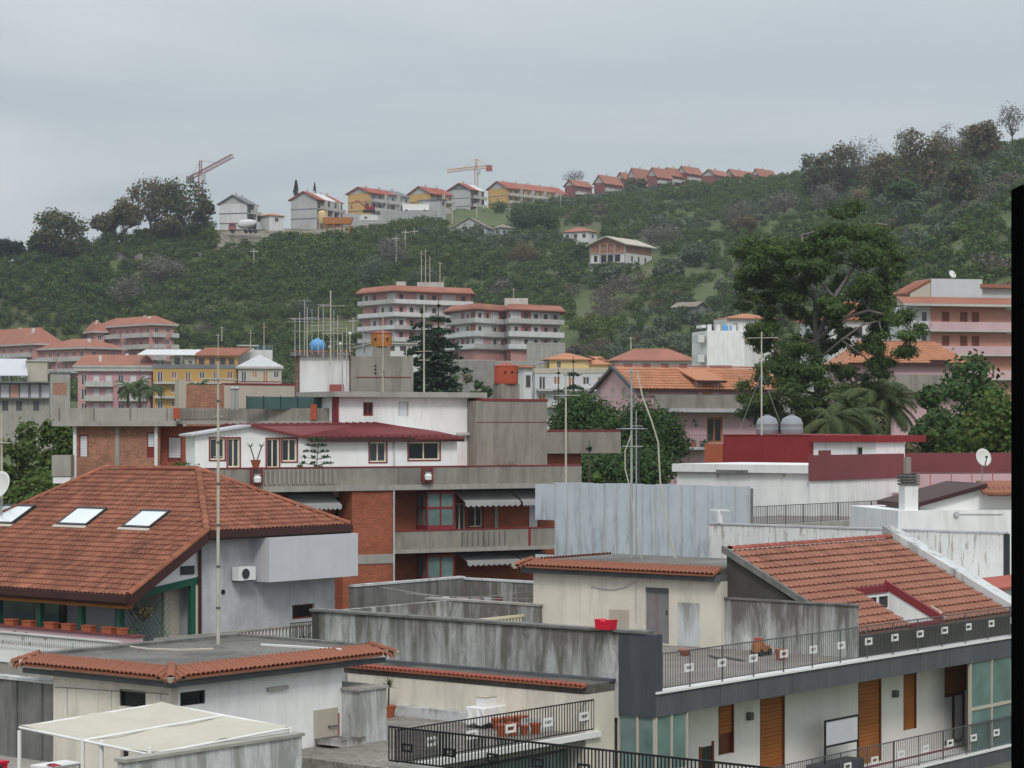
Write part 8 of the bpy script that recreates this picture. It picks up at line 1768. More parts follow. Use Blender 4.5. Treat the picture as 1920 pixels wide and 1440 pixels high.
def courtyard():
 th, fr, f, a0, a1, zt = wallx('courtyard_wall', 'dark mouldy courtyard wall running left from its far corner', 870, 86, 664, 870, 1088, 1150, 'concretedark', 'y', coping='mouldlight', secs=4, pyref=820)
 th, fr, f, a0, a1, zt = wallx('courtyard_wall', 'black streaked courtyard wall right of the far corner', 870, 86, 870, 1010, 1090, 1150, 'mouldwall', 'x', coping='mouldlight', secs=3, pyref=930)
 th, fr, f, a0, a1, zt = wallx('courtyard_wall', 'low streaked inner wall in the dark courtyard', 900, 79, 800, 1010, 1130, 1170, 'mouldwall', 'x', coping='concretelight', secs=4, pyref=900)
 th, fr, f, a0, a1, zt = wallx('courtyard_wall', 'broken dark brick ledge on the courtyard floor', 760, 82, 690, 800, 1137, 1170, 'brickpale', 'y', secs=5, pyref=745)
 fr = Fr(900, 76, AN); f = Fc(fr, 'y', 0); zt, zb = f.Z(940, 1156), f.Z(940, 1185); th = fr.thing('white_rail_fence', 'short pale slatted fence left of the deck hut', 'fence', zb); railing(th, f, f.S(880), f.S(1000), 0, zb, zt, .17, .05, 'ivory', rail=.08)
 fr = Fr(870, 86, AN); th = fr.thing('courtyard_floor', 'dark floor of the sunken courtyard', 'floor', 0); z = Fc(fr, 'y', 0).Z(870, 1160); MB().box(-11, 2, -12, 3, 0, z).build('floor', 'concretedark', th)
courtyard()
for i, (a, b_, lb) in enumerate((((700, 1098), (995, 1122), 'upper washing line strung across the dark courtyard'), ((760, 1112), (998, 1108), 'lower washing line strung across the dark courtyard'))):
 A = pt(*a, 82.5); B = pt(*b_, 78.5); th = thing('washing_line', lb, 'washing line', A, 0, 'washing lines'); d = B - A; MB().path([Vector((d.x * t / 10, d.y * t / 10, A.z + d.z * t / 10 - .18 * math.sin(math.pi * t / 10))) for t in range(11)], .012, 4).build('rope', 'concretelight', th)
 for k in range(3 + i): t = .45 + .09 * k; q = Vector((d.x * t, d.y * t, A.z + d.z * t - .18)); MB().prism([q, q + Vector((.25, -.2, 0)), q + Vector((.24, -.2, -.3)), q + Vector((.02, 0, -.34))], (.01, .01, 0)).build('cloth', ('whiteclean', 'palepink', 'greyplaster', 'maroon')[k], th)
def white_terrace():
 # white building with terrace railing, in front of maroon walls
 fr = Fr(1522, 108, AN); fx = Fc(fr, 'x', 0); fy = Fc(fr, 'y', 0); th = fr.thing('white_terrace_house', 'white flat-roofed house with cracked roof edge beside the metal sheets', 'house', 0); zt, zb = fx.Z(1400, 871), fx.Z(1400, 886); s1 = fx.S(1262)
 MB().box(.15, 6, .15, s1 - .15, 0, zb - .004).build('wall', 'whiteclean', th); MB().box(-.1, 6.2, .14, s1, zb, zt).build('roof_slab', 'white', th)
 q0, q1 = fx.S(1405), fx.S(1345); b = MB(); fx.box(b, q0, q1, .102, .11, zb - .05, zb + .12); b.build('broken_edge', 'concretedark', th)
 for x in (1346, 1470): s_, z = fx.at(.15).p(x, 891); MB().tube((.15, s_, z), (.05, s_, z), .07, n=8).build('spout', 'beige', th)
 s2 = fy.S(1692)
 t = fr.thing('maroon_wall', 'maroon painted terrace wall over white plaster in the middle right', 'wall', 0); z1, z2, z3 = fy.Z(1600, 852), fy.Z(1600, 899), 0
 MB().box(-.1, s2, -.1, .12, z2 + .003, z1).build('maroon_band', 'maroon', t); MB().box(.0, s2, .0, .12, 0, z2).build('white_base', 'whiteclean', t); fyb = fy.at(-.1); b = MB(); fyb.box(b, fyb.S(1541), fyb.S(1558), -.2, .004, z1 + .003, z1 + .22); b.build('raised_block', 'maroon', t)
 MB().box(s2 - .1, s2 + .35, -.3, .5, 0, fy.Z(1692, 857)).build('brown_pillar', 'concrete', t)
 # red wall with two tanks
 f2 = Fr(1640, 118, AN); gx = Fc(f2, 'x', 0); t = f2.thing('red_parapet_wall', 'bright red parapet wall under the two grey tanks', 'wall', 0); z1, z2 = gx.Z(1500, 816), gx.Z(1500, 872); y0, y1 = gx.S(1524), gx.S(1356)
 MB().box(0, 5, y0, y1, 0, z1).build('wall', 'redpaint', t); MB().box(-.05, 5, y0, y1 + .05, z1 + .003, z1 + .05).build('coping', 'dullred', t); ys = gx.S(1648); ze = gx.Z(1600, 829)
 MB().box(-.25, 5, ys, y0 - .004, ze, z1).build('eave_band', 'redpaint', t); hw = Fc(f2, 'x', .05); hq = hw.rect(1606, 838, 1617, 858); wall(hw, hw.S(1643), y0 - .01, 0, ze - .004, [hq], .2, 3).build('white_hut_wall', 'whiteclean', t); window(t, hw, hq, 'greyplaster', 'glassdark', .08, .05, 0)
 b = MB(); gx.box(b, y1 + .004, gx.S(1323), -.3, .1, 0, gx.Z(1340, 832)); b.build('brown_end', 'terracotta', t)
 for i, x in enumerate((1438.5, 1484.5)):
  s_ = Fc(f2, 'x', 1.0).S(x); p = f2.w(1.0, s_); tk = thing('water_tank', ('left', 'right')[i] + ' of the two grey plastic water tanks on the red wall', 'water tank', (p[0], p[1], z1), 0, 'grey water tanks'); r_ = .60; h = .72
  MB().lathe([(r_ * .97, 0), (r_, .04), (r_, h * .3), (r_ * 1.02, h * .34), (r_, h * .38), (r_, h * .7), (r_ * 1.02, h * .74), (r_ * .98, h * .8), (r_ * .8, h + .12), (r_ * .4, h + .24), (.16, h + .27)], (0, 0, z1 + .05), 28).build('drum', 'tank', tk, smooth=True); MB().lathe([(.17, h + .32), (.17, h + .36), (.05, h + .38)], (0, 0, z1), 14).build('lid', 'tank', tk)
 # far maroon wall with pale terrace
 f3 = Fr(1692, 122, AN); h = Fc(f3, 'x', 0); t = f3.thing('far_maroon_wall', 'long maroon wall at the right edge under the leafy trees', 'wall', 0); k = Fc(Fr(1640, 124, 8), 'y', 0); t2 = k.fr.thing('maroon_back_wall', 'far maroon boundary wall below the dark leafy trees', 'wall', 0); bpy.data.objects.remove(t)
 b = MB(); k.box(b, k.S(1640), k.S(1960), -.2, 0, 0, k.Z(1780, 849)); b.build('wall', 'maroon', t2); b = MB(); k.box(b, k.S(1640), k.S(1960), .5, .6, 0, k.Z(1780, 888)); b.build('pale_lower_wall', 'palepink', t2)
 m = Fc(Fr(1700, 112, 10), 'y', 0); t = m.fr.thing('terrace_fence', 'thin wire fence before the pale pink terrace wall at right', 'fence', m.Z(1800, 925)); z0, z1 = m.Z(1800, 925), m.Z(1800, 886)
 for i in range(6): s_ = m.S(1705) + (m.S(1900) - m.S(1705)) * i / 5; MB().tube(m.L(s_, 0, z0), m.L(s_, 0, z1), .025, n=5).build('post', 'terracotta', t)
 MB().tube(m.L(m.S(1705), 0, z1), m.L(m.S(1900), 0, z1), .015, n=4).build('top_wire', 'greyiron', t); b = MB(); m.box(b, m.S(1700), m.S(1960), -6, 3, 0, z0); b.build('terrace_floor', 'palepink', t)
 # railing terrace
 f4 = Fr(1402, 96, AN); g = Fc(f4, 'y', 0); z0, z1 = g.Z(1404, 988), g.Z(1404, 950); t = f4.thing('grey_balcony_railing', 'grey iron railing on the tan terrace behind the flaking wall', 'railing', z0); railing(t, g, 0, g.S(1692), 0, z0, z1, .14, .02, 'greyiron', post=1.4)
 t = f4.thing('tan_terrace', 'tan tiled terrace behind the grey iron railing', 'terrace', 0); MB().box(0, g.S(1692), .05, 6, 0, z0 - .02).build('floor', 'paving', t); MB().box(-.05, g.S(1692), -.1, .04, z0 - .35, z0 - .0).build('edge', 'concretelight', t)
 q = Fc(f4, 'y', 5.5); r0 = q.rect(1560, 950, 1590, 966); r1 = q.rect(1595, 951, 1620, 967); MB().box(q.S(1500), q.S(1700), 5.5, 5.7, z0 - .02, q.Z(1590, 946)).build('low_wall', 'white', t)
 for r in (r0, r1):
  for i in range(7): c = r[0] + (r[1] - r[0]) * i / 6; b = MB(); q.box(b, c, c + .08, .003, .06, r[2], r[3]); b.build('dark_baluster', 'wooddark', t)
white_terrace()
def right_white():
 fr = Fr(1690, 90, AN); fx = Fc(fr, 'x', 0); fy = Fc(fr, 'y', 0); K = Fc(Fr(1684, 90, 10), 'y', 0); f = K; fr = K.fr; th = fr.thing('white_gabled_house', 'white house with dark sloping verge and chimney at the right edge', 'house', 0)
 s0, s1 = f.S(1684), f.S(1960); zw = f.Z(1760, 957); MB().box(s0, s1, 0, 6, 0, zw).build('wall', 'whiteclean', th)
 g = f.at(.6); a, b_ = g.S(1724), g.S(1846); MB().prism([g.L(a, 0, zw), g.L(g.S(1960), 0, zw), g.L(g.S(1960), 0, g.Z(1846, 916)), g.L(b_, 0, g.Z(1846, 916)), g.L(a, 0, g.Z(1724, 950))], (0, 4, 0)).build('gable_wall', 'whiteclean', th)
 MB().prism([g.L(a - .3, .3, g.Z(1718, 952)), g.L(b_, .3, g.Z(1846, 913)), g.L(b_, .3, g.Z(1846, 906)), g.L(a - .3, .3, g.Z(1718, 944))], (0, 4.5, 0)).build('dark_verge', 'darkfascia', th)
 c = g.S(1830); MB().prism([g.L(c, .8, g.Z(1860, 927)), g.L(g.S(1960), .8, g.Z(1860, 927)), g.L(g.S(1960), -1, g.Z(1860, 907)), g.L(c + .4, -1, g.Z(1860, 907))], (0, 0, .1)).build('tile_canopy', 'tile', th)
 rolled_eave(th, g.L(c + .2, .1, g.Z(1860, 914)), g.L(g.S(1950), .1, g.Z(1860, 914)), (0, -1, 0), .6, .25, .2)
 s_, z = f.p(1792, 964); MB().tube(f.L(s_, 0, z), f.L(s_, .12, z), .1, n=10).build('bulkhead_lamp', 'greyplaster', th); b = MB(); b.tube(f.L(s_, .03, z), f.L(f.S(1880), .03, z - .02), .015, n=4); b.build('cable', 'greyplaster', th)
 c0, c1 = f.S(1699), f.S(1724); p = fr.w((c0 + c1) / 2, .5); w_ = (c1 - c0) / 2; z0 = zw; t = thing('white_chimney', 'white chimney with dark layered brick top at right', 'chimney', (p[0], p[1], z0), fr.a); z1, z2 = f.Z(1712, 910), f.Z(1712, 889); MB().box(-w_, w_, -.35, .35, z0, z1).build('shaft', 'whiteclean', t)
 for i in range(4): MB().box(-w_ - .05, w_ + .05, -.4, .4, z1 + .004 + (z2 - z1) * i / 4, z1 + (z2 - z1) * (i + .7) / 4).build('brick_layer', 'concretedark', t); MB().box(-w_ + .05, w_ - .05, -.3, .3, z1 + (z2 - z1) * (i + .7) / 4 + .001, z1 + (z2 - z1) * (i + 1) / 4 + .003).build('spacer', 'blackiron', t)
 p = g.fr.w(g.S(1847), .9); zb = g.Z(1847, 912); t = thing('satellite_dish', 'off-white satellite dish on a pole above the right white house', 'satellite dish', (p[0], p[1], zb), 0); zt = g.Z(1845, 868); MB().tube((0, 0, zb), (0, 0, zt), .03).build('mast', 'galv', t); dish_part(t, (0, -.12, zt + .2), .34, .35, .3)
right_white()

# ------------------------------------------------------------------ antennas and masts
def masts():
 rp = HUT.hz(409, 1215, HUT_ZR - .02); p = HUT.w(*rp); b = Vector((p[0], p[1], HUT_ZR - .02)); zt = H - (672 - HY) / F * b.y
 th = thing('antenna_mast', 'tall jointed white antenna mast on the flat hut roof', 'antenna', b, 0); n = 7
 for i in range(n): z0, z1 = b.z + (zt - b.z) * i / n, b.z + (zt - b.z) * (i + 1) / n; MB().tube((0, 0, z0), (0, 0, z1), .048 - .003 * i, .046 - .003 * i, n=8).build('mast_section', 'mastpale', th); MB().tube((0, 0, z1 - .06), (0, 0, z1 - .002), .06 - .003 * i, n=8).build('clamp', 'greyiron', th)
 MB().lathe([(.16, 0), (.13, .05), (.07, .1)], (0, 0, b.z), 12).build('foot', 'concretedark', th)
 mb = MB(); z = b.z + (zt - b.z) * .93; mb.tube((-.42, -.05, z), (.5, -.05, z - .03), .02, n=5); bo = mb.build('boom', 'galv', th); el = MB()
 for i in range(7): x = -.38 + .13 * i; el.tube((x, -.3 + .01 * i, z), (x, .2 - .01 * i, z), .008, n=4)
 el.build('dipole_rods', 'galv', bo)
 for k_ in (.80, .66): z = b.z + (zt - b.z) * k_; mb = MB(); mb.tube((-.12, 0, z), (.12, 0, z), .014, n=5); mb.build('crossarm', 'galv', th)
 Ym = 123.0
 L = [(553, 665, 596, ((.1, .9, 5),), .03), (562, 662, 585, ((.15, 1.2, 6), (.45, .9, 5)), .03), (571, 664, 562, ((.35, 1.5, 7), (.02, .5, 3)), .035), (576, 666, 575, ((.3, .8, 5),), .03), (585, 660, 578, ((.2, .7, 4),), .025), (597, 660, 575, ((.4, 1.0, 6),), .028), (606, 668, 569, ((.02, .6, 4), (.28, 1.3, 6), (.5, 1.1, 5)), .035),
   (620, 672, 545, ((.22, 1.4, 8), (.45, 1.0, 5), (.62, 1.2, 6)), .045), (626, 670, 580, ((.3, .9, 5), (.65, .9, 5)), .03), (633, 672, 590, ((.3, .7, 4),), .025), (642, 735, 622, ((.2, 1.0, 6), (.35, .7, 4)), .035), (650, 720, 612, ((.3, .8, 5),), .028), (681, 668, 610, ((.2, .8, 4),), .028), (762, 670, 640, ((.1, .5, 3),), .025)]
 nm = ('first', 'second', 'third', 'fourth', 'fifth', 'sixth', 'seventh', 'eighth', 'ninth', 'tenth', 'eleventh', 'twelfth', 'thirteenth', 'fourteenth')
 for i, (x, y0, y1, bo, r_) in enumerate(L): antenna(x, y0 + 3, y1, Ym + (i % 3), nm[i] + ' antenna from the left in the cluster around the blue tank', bo, r_, 'mastpale' if i % 2 else 'galv', wires=0, az=random.uniform(-.3, .3))
 antenna(795, 738, 573, 122, 'tall pale antenna mast before the dark fir trees', ((.52, .9, 5), (.62, .6, 4)), .05, 'mastpale'); antenna(718, 736, 585, 124, 'rusty thin antenna mast on the concrete stair tower', ((.02, .7, 4), (.3, .5, 3)), .03, 'mastpale')
 for i, (x, y) in enumerate(((619, 650), (638, 645), (656, 625))):
  c = pt(x, y + 35, 125); t = thing('round_vent', nm[i] + ' white globe vent pole from the left near the blue tank', 'vent', c, 0, 'globe vents near the blue tank'); MB().tube((0, 0, c.z), (0, 0, c.z + .95), .03).build('mast', 'mastpale', t); MB().lathe([(.03, -.09), (.09, -.04), (.1, .02), (.06, .08), (.02, .1)], (0, 0, c.z + 1.0), 10).build('globe', 'dish', t, smooth=True)
 # right of centre
 z0 = 1058; antenna(1184, z0, 690, 79, 'tall galvanised antenna mast with side booms above the metal sheet wall', ((.02, .5, 4), (.31, 1.15, 7), (.40, .7, 4)), .05, 'galv', az=.1); antenna(1193, z0, 770, 79.3, 'thinner companion mast beside the tall galvanised antenna', ((.1, .4, 3),), .03, 'galv', az=.2); antenna(1198, 905, 780, 82, 'short lattice antenna pole right of the tall galvanised mast', ((.05, .3, 4), (.2, .3, 4), (.35, .3, 4)), .035, 'darkiron')
 antenna(1061, 905, 690, 90, 'slightly leaning antenna mast above the left end of metal sheets', ((.24, 1.1, 8),), .045, 'mastpale')
 antenna(1428, 816, 622, 119, 'tall antenna mast rising behind the left grey tank', ((.06, 1.6, 8),), .05, 'mastpale', wires=2)
 antenna(3, 960, 775, 84, 'antenna mast at the left edge beside the big dish', ((.3, .8, 5),), .05, 'mastpale')
 c = pt(2, 935, 83); t = thing('satellite_dish', 'large grey satellite dish cut by the left edge of the photo', 'satellite dish', c, 0); MB().tube((0, 0, c.z - .6), (0, 0, c.z), .05).build('mast', 'galv', t); dish_part(t, (0, -.1, c.z + .48), .48, -.5, .35, 'dish')
 # loose cables from the mast over the sheet wall
 for i, (P, lb) in enumerate((([(1195, 700), (1205, 745), (1222, 790), (1234, 830), (1238, 905), (1250, 980), (1270, 1062)], 'thick pale cable sagging down right of the galvanised mast'), ([(1184, 815), (1172, 845), (1172, 880), (1180, 910), (1190, 980), (1205, 1058)], 'thin pale cable looping down left of the galvanised mast'))):
  q = [pt(x, y, 78.6 - .03 * k) for k, (x, y) in enumerate(P)]; o = q[-1]; t = thing('hanging_cable', lb, 'cable', o, 0); MB().path([v - Vector((o.x, o.y, 0)) for v in q], .03 if i == 0 else .022).build('cable', 'mastpale', t)
 # far aerials on flats
 for i, (x, y0, y1) in enumerate(((790, 532, 470), (798, 532, 465), (806, 532, 480), (825, 532, 490), (963, 562, 540), (1183, 655, 632), (409, 668, 625), (416, 640, 612), (495, 690, 605), (470, 690, 618))):
  Yx = 548 if x < 1000 and x > 700 else (336 if x > 1000 else 476); antenna(x, y0, y1, Yx, ('antenna over the left curved flats, leftmost of four', 'tallest antenna over the left curved flats', 'third antenna over the left curved flats', 'rightmost antenna over the left curved flats', 'antenna over the right curved flats roof', 'thin white mast on the red hip roof', 'thin mast over the yellow house roof', 'second thin mast over the yellow house roof', 'thin mast right over the beige house roof', 'thin mast left over the beige house roof')[i], ((.1, 1.2, 4),), .10)
masts()

# ------------------------------------------------------------------ trees in the town
def gtree(px, pyt, wpx, Y, kind, label, seed, z0=0.0, **k):
 b = pt(px, HY, Y); b.z = z0; zt = H - (pyt - HY) / F * Y; return tree(b, zt - z0, wpx / F * Y, kind, label, seed, **k)
def big_pine():
 Y = 160; np.random.seed(77); random.seed(77); px0 = 1545; b = pt(px0, HY, Y); b.z = 0; s = Y / F
 th = thing('large_pine_tree', 'large open-crowned pine tree towering right of centre', 'tree', b, 0)
 def P(px, py, dy=0.0): return Vector(((px - px0) * s, dy, H - (py - HY) * s))
 # limbs as seen: trunk forks low, two big leaders to the upper right, boughs left
 T = MB(); base = Vector((0, 0, -.3)); fk = P(1530, 640, 0)
 T.tube(base, P(1540, 800), .5, .4, n=10); T.tube(P(1540, 800), fk, .4, .3, n=10)
 limbs = [[fk, P(1560, 560, -1), P(1600, 500, -.5), P(1625, 440, 0), P(1600, 400, 0)], [fk, P(1530, 560, .5), P(1520, 500, 1), P(1505, 440, .5)], [fk, P(1570, 600, -1.5), P(1620, 585, -2), P(1680, 600, -2)], [P(1515, 690), P(1570, 640, -2), P(1610, 610, -2.4), P(1640, 605, -2)],
    [P(1530, 560, .5), P(1470, 520, -1), P(1420, 500, -1.5), P(1385, 520, -1.5)], [P(1560, 560, -1), P(1500, 470, 1.5), P(1440, 460, 1.5)], [P(1600, 500, -.5), P(1650, 470, 0), P(1680, 490, .5)], [P(1538, 720), P(1470, 680, 1), P(1430, 640, 1.2)], [P(1540, 760), P(1600, 720, 1), P(1640, 690, 1.5)], [P(1540, 740), P(1470, 730, -1.5), P(1420, 740, -1.5)],
    [P(1625, 440, 0), P(1640, 420, -.5), P(1660, 425, -1)], [P(1680, 600, -2), P(1700, 630, -2.5)]]
 for lm in limbs:
  r = .2 if lm[0] == fk else .12
  for a, c in zip(lm[:-1], lm[1:]): T.tube(a, c, r, r * .72, n=7, cap=False); r *= .72
 # clumps: (px, py, width px, height px, depth offset)
 CL = [(1585, 395, 52, 40, 0), (1565, 425, 60, 44, .8), (1612, 425, 56, 44, -.5), (1640, 440, 50, 44, .5), (1590, 455, 66, 40, -1), (1650, 470, 54, 44, -.6), (1540, 455, 50, 40, 1), (1620, 490, 60, 40, -1.4), (1665, 505, 46, 44, .4), (1690, 490, 40, 34, .6), (1655, 540, 50, 44, 0), (1612, 545, 50, 40, -2), (1640, 580, 46, 36, -1.5),
   (1390, 465, 44, 40, -1), (1420, 480, 56, 44, -1.4), (1385, 510, 46, 46, -1.5), (1380, 545, 36, 32, -1.3), (1425, 525, 56, 50, 0), (1400, 565, 36, 30, -.4), (1455, 465, 50, 34, 1.5), (1470, 500, 54, 46, -1), (1500, 470, 50, 40, .5), (1520, 505, 50, 44, -1), (1480, 545, 56, 46, -.6), (1445, 555, 44, 40, 1), (1510, 545, 40, 38, .6), (1440, 595, 40, 36, .6), (1490, 590, 44, 36, .8),
   (1555, 500, 40, 36, 1), (1575, 530, 36, 32, 1.4), (1675, 600, 50, 38, -2), (1700, 625, 46, 32, -2.4), (1690, 655, 40, 24, -2.4), (1650, 620, 40, 32, 1), (1620, 640, 44, 40, .6), (1640, 675, 36, 30, 1.4), (1595, 580, 34, 28, 1.4), (1600, 615, 40, 26, 1.2), (1570, 650, 40, 30, 1.6),
   (1410, 630, 40, 40, 1), (1450, 640, 46, 36, 1), (1495, 650, 50, 40, -1), (1470, 680, 56, 44, 0), (1520, 690, 50, 40, -1.6), (1435, 700, 44, 40, -1.2), (1480, 720, 56, 44, -1.8), (1405, 735, 42, 40, -1.2), (1440, 755, 52, 46, -1.4), (1500, 760, 60, 46, -1.2), (1550, 730, 50, 40, -1.6), (1590, 700, 40, 36, 1.0), (1600, 740, 50, 44, .6), (1560, 780, 60, 46, -1), (1620, 775, 46, 40, .4), (1410, 780, 44, 40, -.8), (1530, 600, 40, 40, 1.6), (1550, 640, 40, 36, 1.8), (1660, 560, 44, 40, 1), (1560, 560, 36, 34, 1.8), (1520, 640, 44, 40, 1.4), (1640, 720, 50, 44, 1.2), (1530, 800, 70, 50, .4), (1470, 800, 70, 50, 0), (1600, 805, 60, 50, .8)]
 CL += [(random.uniform(1405, 1690), random.uniform(575, 800), random.uniform(34, 52), random.uniform(28, 44), random.uniform(-2.6, -.6)) for _ in range(13)] + [(random.uniform(1450, 1660), random.uniform(470, 590), 42, 34, random.uniform(-2.4, -1)) for _ in range(9)]
 blobs = []
 for x, y, w_, h_, d in CL:
  for k in range(4): q = P(x + random.uniform(-.38, .38) * w_, y + random.uniform(-.42, .42) * h_, d + random.uniform(-1.2, 1.2)); blobs.append((*q, w_ * s * random.uniform(.36, .6), h_ * s * random.uniform(.2, .36)))
 for bb in blobs:
  if random.random() < .35:
   e = Vector(bb[:3]); best = min((v for lm in limbs for v in lm), key=lambda v: (v - e).length); T.tube(best, e, .07, .03, n=4, cap=False)
 C, Nn, S = clumps(blobs, 130000, .215, .15, up=.5); Nn[:, 2] *= .6; me = quads_mesh('crown', C, Nn, S * 1.35, aspect=.42); me.materials.append(G['pine']); o = bpy.data.objects.new('crown', me); col.objects.link(o); o.parent = th
 T.build('trunk', 'barkpale', th)
 # wasp-nest like dry clump
big_pine()
def umbrella(px, pyt, wpx, Y, label, seed, z0=0.0, hpx=100):
 np.random.seed(seed); random.seed(seed); b = pt(px, HY, Y); b.z = z0; s = Y / F; th = thing('stone_pine_tree', label, 'tree', b, 0); zt = H - (pyt - HY) * s; w_ = wpx * s; h = hpx * s
 bl = crown_blobs(w_, h, zt - h, 34, w_ * .17, w_ * .28, .8, seed); C, Nn, S = clumps(bl, 13000, .24, .3, up=.6); C[:, 2] -= z0
 me = quads_mesh('crown', C, Nn, S, aspect=.7); me.materials.append(G['stonepine']); o = bpy.data.objects.new('crown', me); col.objects.link(o); o.parent = th; branchy(bl, z0 - .3, zt - h * .8, .3, M['bark'], th)
umbrella(1098, 732, 150, 150, 'rounded green pine left in front of the pink gabled house', 81, hpx=110)
umbrella(1172, 738, 170, 148, 'rounded green pine in the middle before the pink gabled house', 82, hpx=150)
umbrella(1232, 765, 120, 152, 'darker pine right next to the pink house balcony', 83, hpx=150)
umbrella(1160, 838, 220, 140, 'low dark greenery above the metal sheet wall', 84, hpx=90)
fir(Vector((pt(822, HY, 205).x, 205, 3)), pt(822, 560, 205).z - 3, 13.0, 'taller dark fir with drooping boughs before the curved flats', 85, tiers=26, per=11, leaves=260, droop=.28)
fir(Vector((pt(791, HY, 215).x, 215, 3)), pt(791, 572, 215).z - 3, 11.5, 'shorter dark fir just left of the taller one', 86, tiers=24, per=11, leaves=240, droop=.26)
fir(Vector((pt(1075, HY, 240).x, 240, 2)), pt(1075, 668, 240).z - 2, 8.5, 'small narrow fir before the yellow top floor', 87, tiers=20, per=9, leaves=150, droop=.2)
fir(Vector((pt(1047, HY, 235).x, 235, 2)), pt(1047, 690, 235).z - 2, 4.0, 'tiny thin conifer beside the small narrow fir', 88, tiers=14, per=6, leaves=40, droop=.2)
gtree(880, 690, 60, 330, 'oak', 'brownish shrub tree under the left end of the grey retaining wall', 104, leaves=1800, size=.4); gtree(945, 700, 70, 360, 'citrus', 'green shrub tree before the grey retaining wall', 105, leaves=1800, size=.4); gtree(1005, 672, 40, 430, 'citrus2', 'small dark tree at the right end of the grey retaining wall', 106, leaves=1400, size=.45); [gtree(x, y, 60, 395 + 6 * i, k, lb, 140 + i, leaves=1500, size=.4) for i, (x, y, k, lb) in enumerate(((848, 684, 'citrus2', 'leftmost dark shrub in the row under the flats wall'), (915, 690, 'oak', 'brownish shrub in the row under the flats wall'), (968, 686, 'citrus', 'bright green shrub in the row under the flats wall'), (1018, 690, 'citrus2', 'dark shrub at the right end of the row under the flats wall')))]; gtree(905, 672, 60, 300, 'citrus2', 'dark green bushy tree left of the red rooftop chimney', 89, leaves=3000, size=.45)
gtree(850, 700, 80, 290, 'citrus2', 'dark green hedge tree at the feet of the firs', 90, leaves=3000, size=.45); gtree(790, 690, 60, 280, 'citrus2', 'dark low tree behind the concrete stair tower', 91, leaves=2500, size=.45)
gtree(48, 752, 44, 240, 'cypress', 'dark pointed shrub tree over the left hedge', 92, leaves=2200, size=.4)
gtree(30, 752, 150, 150, 'laurel', 'wide leafy green tree at the left edge', 93, leaves=12000, size=.3, trunk=.15, nb=40); gtree(108, 762, 130, 146, 'laurel', 'leafy green tree left of the brick wing', 94, leaves=12000, size=.3, trunk=.15, nb=40); gtree(70, 850, 190, 138, 'laurel', 'lower dark leafy tree below the left hedge trees', 95, leaves=12000, size=.3, trunk=.12, nb=40); gtree(125, 830, 70, 142, 'laurel', 'leafy shrub tree touching the brick wing corner', 99, leaves=7000, size=.3, trunk=.12, nb=30)
gtree(1822, 638, 250, 150, 'stonepine', 'big dark leafy tree at the right edge', 96, leaves=30000, size=.36, trunk=.1, nb=70); gtree(1870, 712, 230, 135, 'laurel', 'nearer yellow-green leafy tree at the lower right edge', 97, leaves=24000, size=.32, trunk=.12, nb=60); gtree(1755, 700, 140, 145, 'citrus2', 'dark leafy tree hiding the orange roof house corner', 98, leaves=12000, size=.32, trunk=.12, nb=40)
gtree(1770, 690, 170, 142, 'stonepine', 'dark green tree filling the gap before the salmon house', 103, leaves=16000, size=.34, trunk=.1, nb=50); gtree(1750, 745, 130, 136, 'laurel', 'leafy dark shrub tree above the far maroon wall', 107, leaves=14000, size=.3, trunk=.1, nb=45); gtree(1700, 790, 110, 138, 'oak', 'dull brownish shrub tree behind the maroon wall', 101, leaves=9000, size=.3, trunk=.1, nb=36); gtree(1640, 770, 90, 140, 'oak', 'brown-green shrub tree right of the pine foot', 102, leaves=7000, size=.3, trunk=.1, nb=30)
for i, (x, y, Y, h, fl, lb) in enumerate(((1560, 790, 132, 0, 2.6, 'yellow-green palm right behind the grey tanks'), (1600, 780, 136, 0, 2.6, 'palm further right behind the red eave'), (1640, 745, 150, 0, 3.2, 'tall drooping palm below the pine'), (1665, 760, 150, 0, 3.0, 'palm beside the orange roof house door'))):
 b = pt(x, HY, Y); b.z = 0; palm(b, H - (y - HY) / F * Y, lb, 26, fl, 110 + i, 'palms behind the red wall')
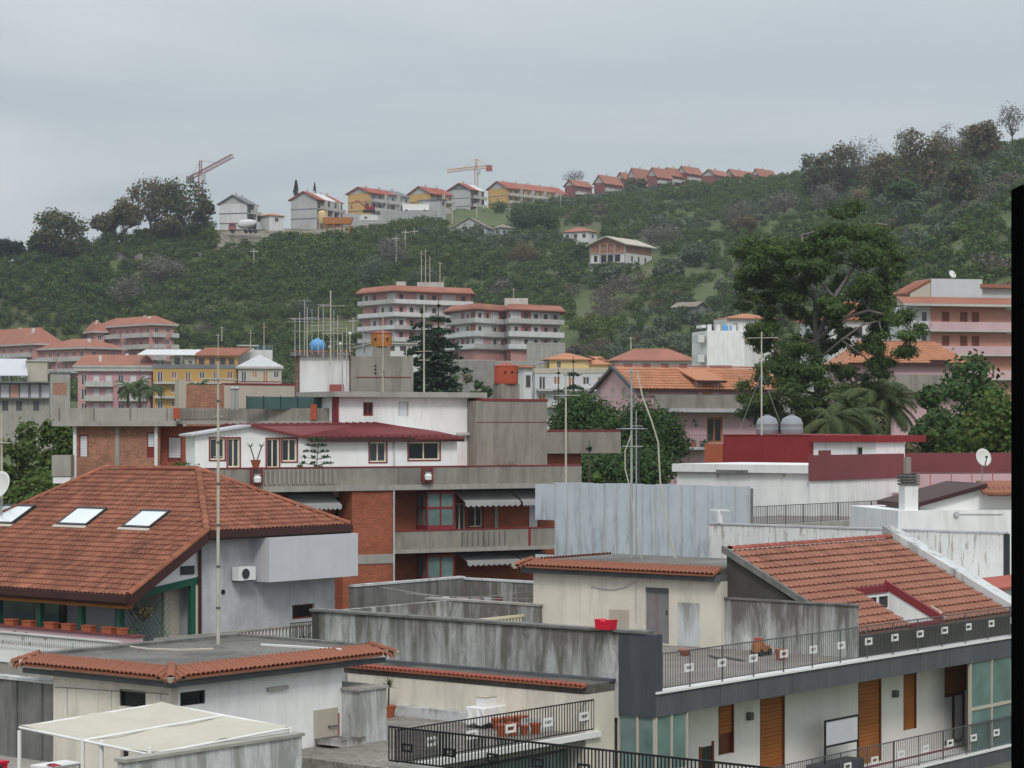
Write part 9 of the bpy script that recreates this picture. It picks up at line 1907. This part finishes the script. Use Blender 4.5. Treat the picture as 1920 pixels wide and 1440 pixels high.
for i, (x, y, Y, lb) in enumerate(((240, 728, 330, 'left palm of the group before the rose house'), (262, 722, 335, 'middle palm of the group before the rose house'), (284, 730, 332, 'right palm of the group before the rose house'), (372, 728, 320, 'palm before the yellow house'))):
 b = pt(x, HY, Y); b.z = gz(b.x, b.y); palm(b, H - (y - HY) / F * Y - b.z, lb, 26, 2.6, 120 + i, 'palms before the rose house')
fir(Vector((pt(1105, HY, 118).x, 118, 0)), pt(1105, 826, 118).z, 2.6, 'thin small araucaria before the concrete parapet', 130, tiers=10, per=6, leaves=30, droop=-.1)
gtree(1110, 862, 70, 112, 'laurel', 'low shrubs between the brick block and metal sheets', 131, leaves=4000, size=.25, trunk=.1)

# ------------------------------------------------------------------ the dark post close to the camera, standing on the balcony the photograph was taken from
def balcony():
 th = thing('balcony', 'concrete balcony floor under the camera', 'balcony', (0, 0, 0)); MB().box(-3, 3, -2.5, 3.2, 20.2, 20.4).build('floor_slab', 'concretelight', th); MB().box(-3, 3, -2.5, -1.2, 0, 20.197).build('wall', 'whiteclean', th); MB().box(-2.8, -2.5, 2.6, 2.9, 0, 20.197).build('column', 'whiteclean', th); MB().box(2.5, 2.8, 2.6, 2.9, 0, 20.197).build('column', 'whiteclean', th)
 Y = 2.6; p = pt(1896, HY, Y + .06); p.y = Y; zt = pt(1895, 346, Y).z; t = thing('dark_post', 'black out-of-focus post along the right edge of the photo', 'post', (p.x, p.y, 20.4)); MB().box(0, .09, 0, .06, 20.4, zt).build('shaft', 'black', t)
balcony()

# ------------------------------------------------------------------ air between the camera and the hill
def haze():
 o = MB().box(-2600, 2600, -400, 1500, -2.5, 235).build('haze', M['black'], None, kind='stuff'); o['label'] = 'thin winter haze over the town and hill'; o['category'] = 'haze'
 m = bpy.data.materials.new('thin_haze'); m.use_nodes = True; t = m.node_tree; t.nodes.clear(); v = t.nodes.new('ShaderNodeVolumePrincipled'); v.inputs['Color'].default_value = (.80, .87, .95, 1); v.inputs['Density'].default_value = .00014; v.inputs['Anisotropy'].default_value = .2
 t.links.new(v.outputs[0], t.nodes.new('ShaderNodeOutputMaterial').inputs['Volume']); o.data.materials.clear(); o.data.materials.append(m)
haze()
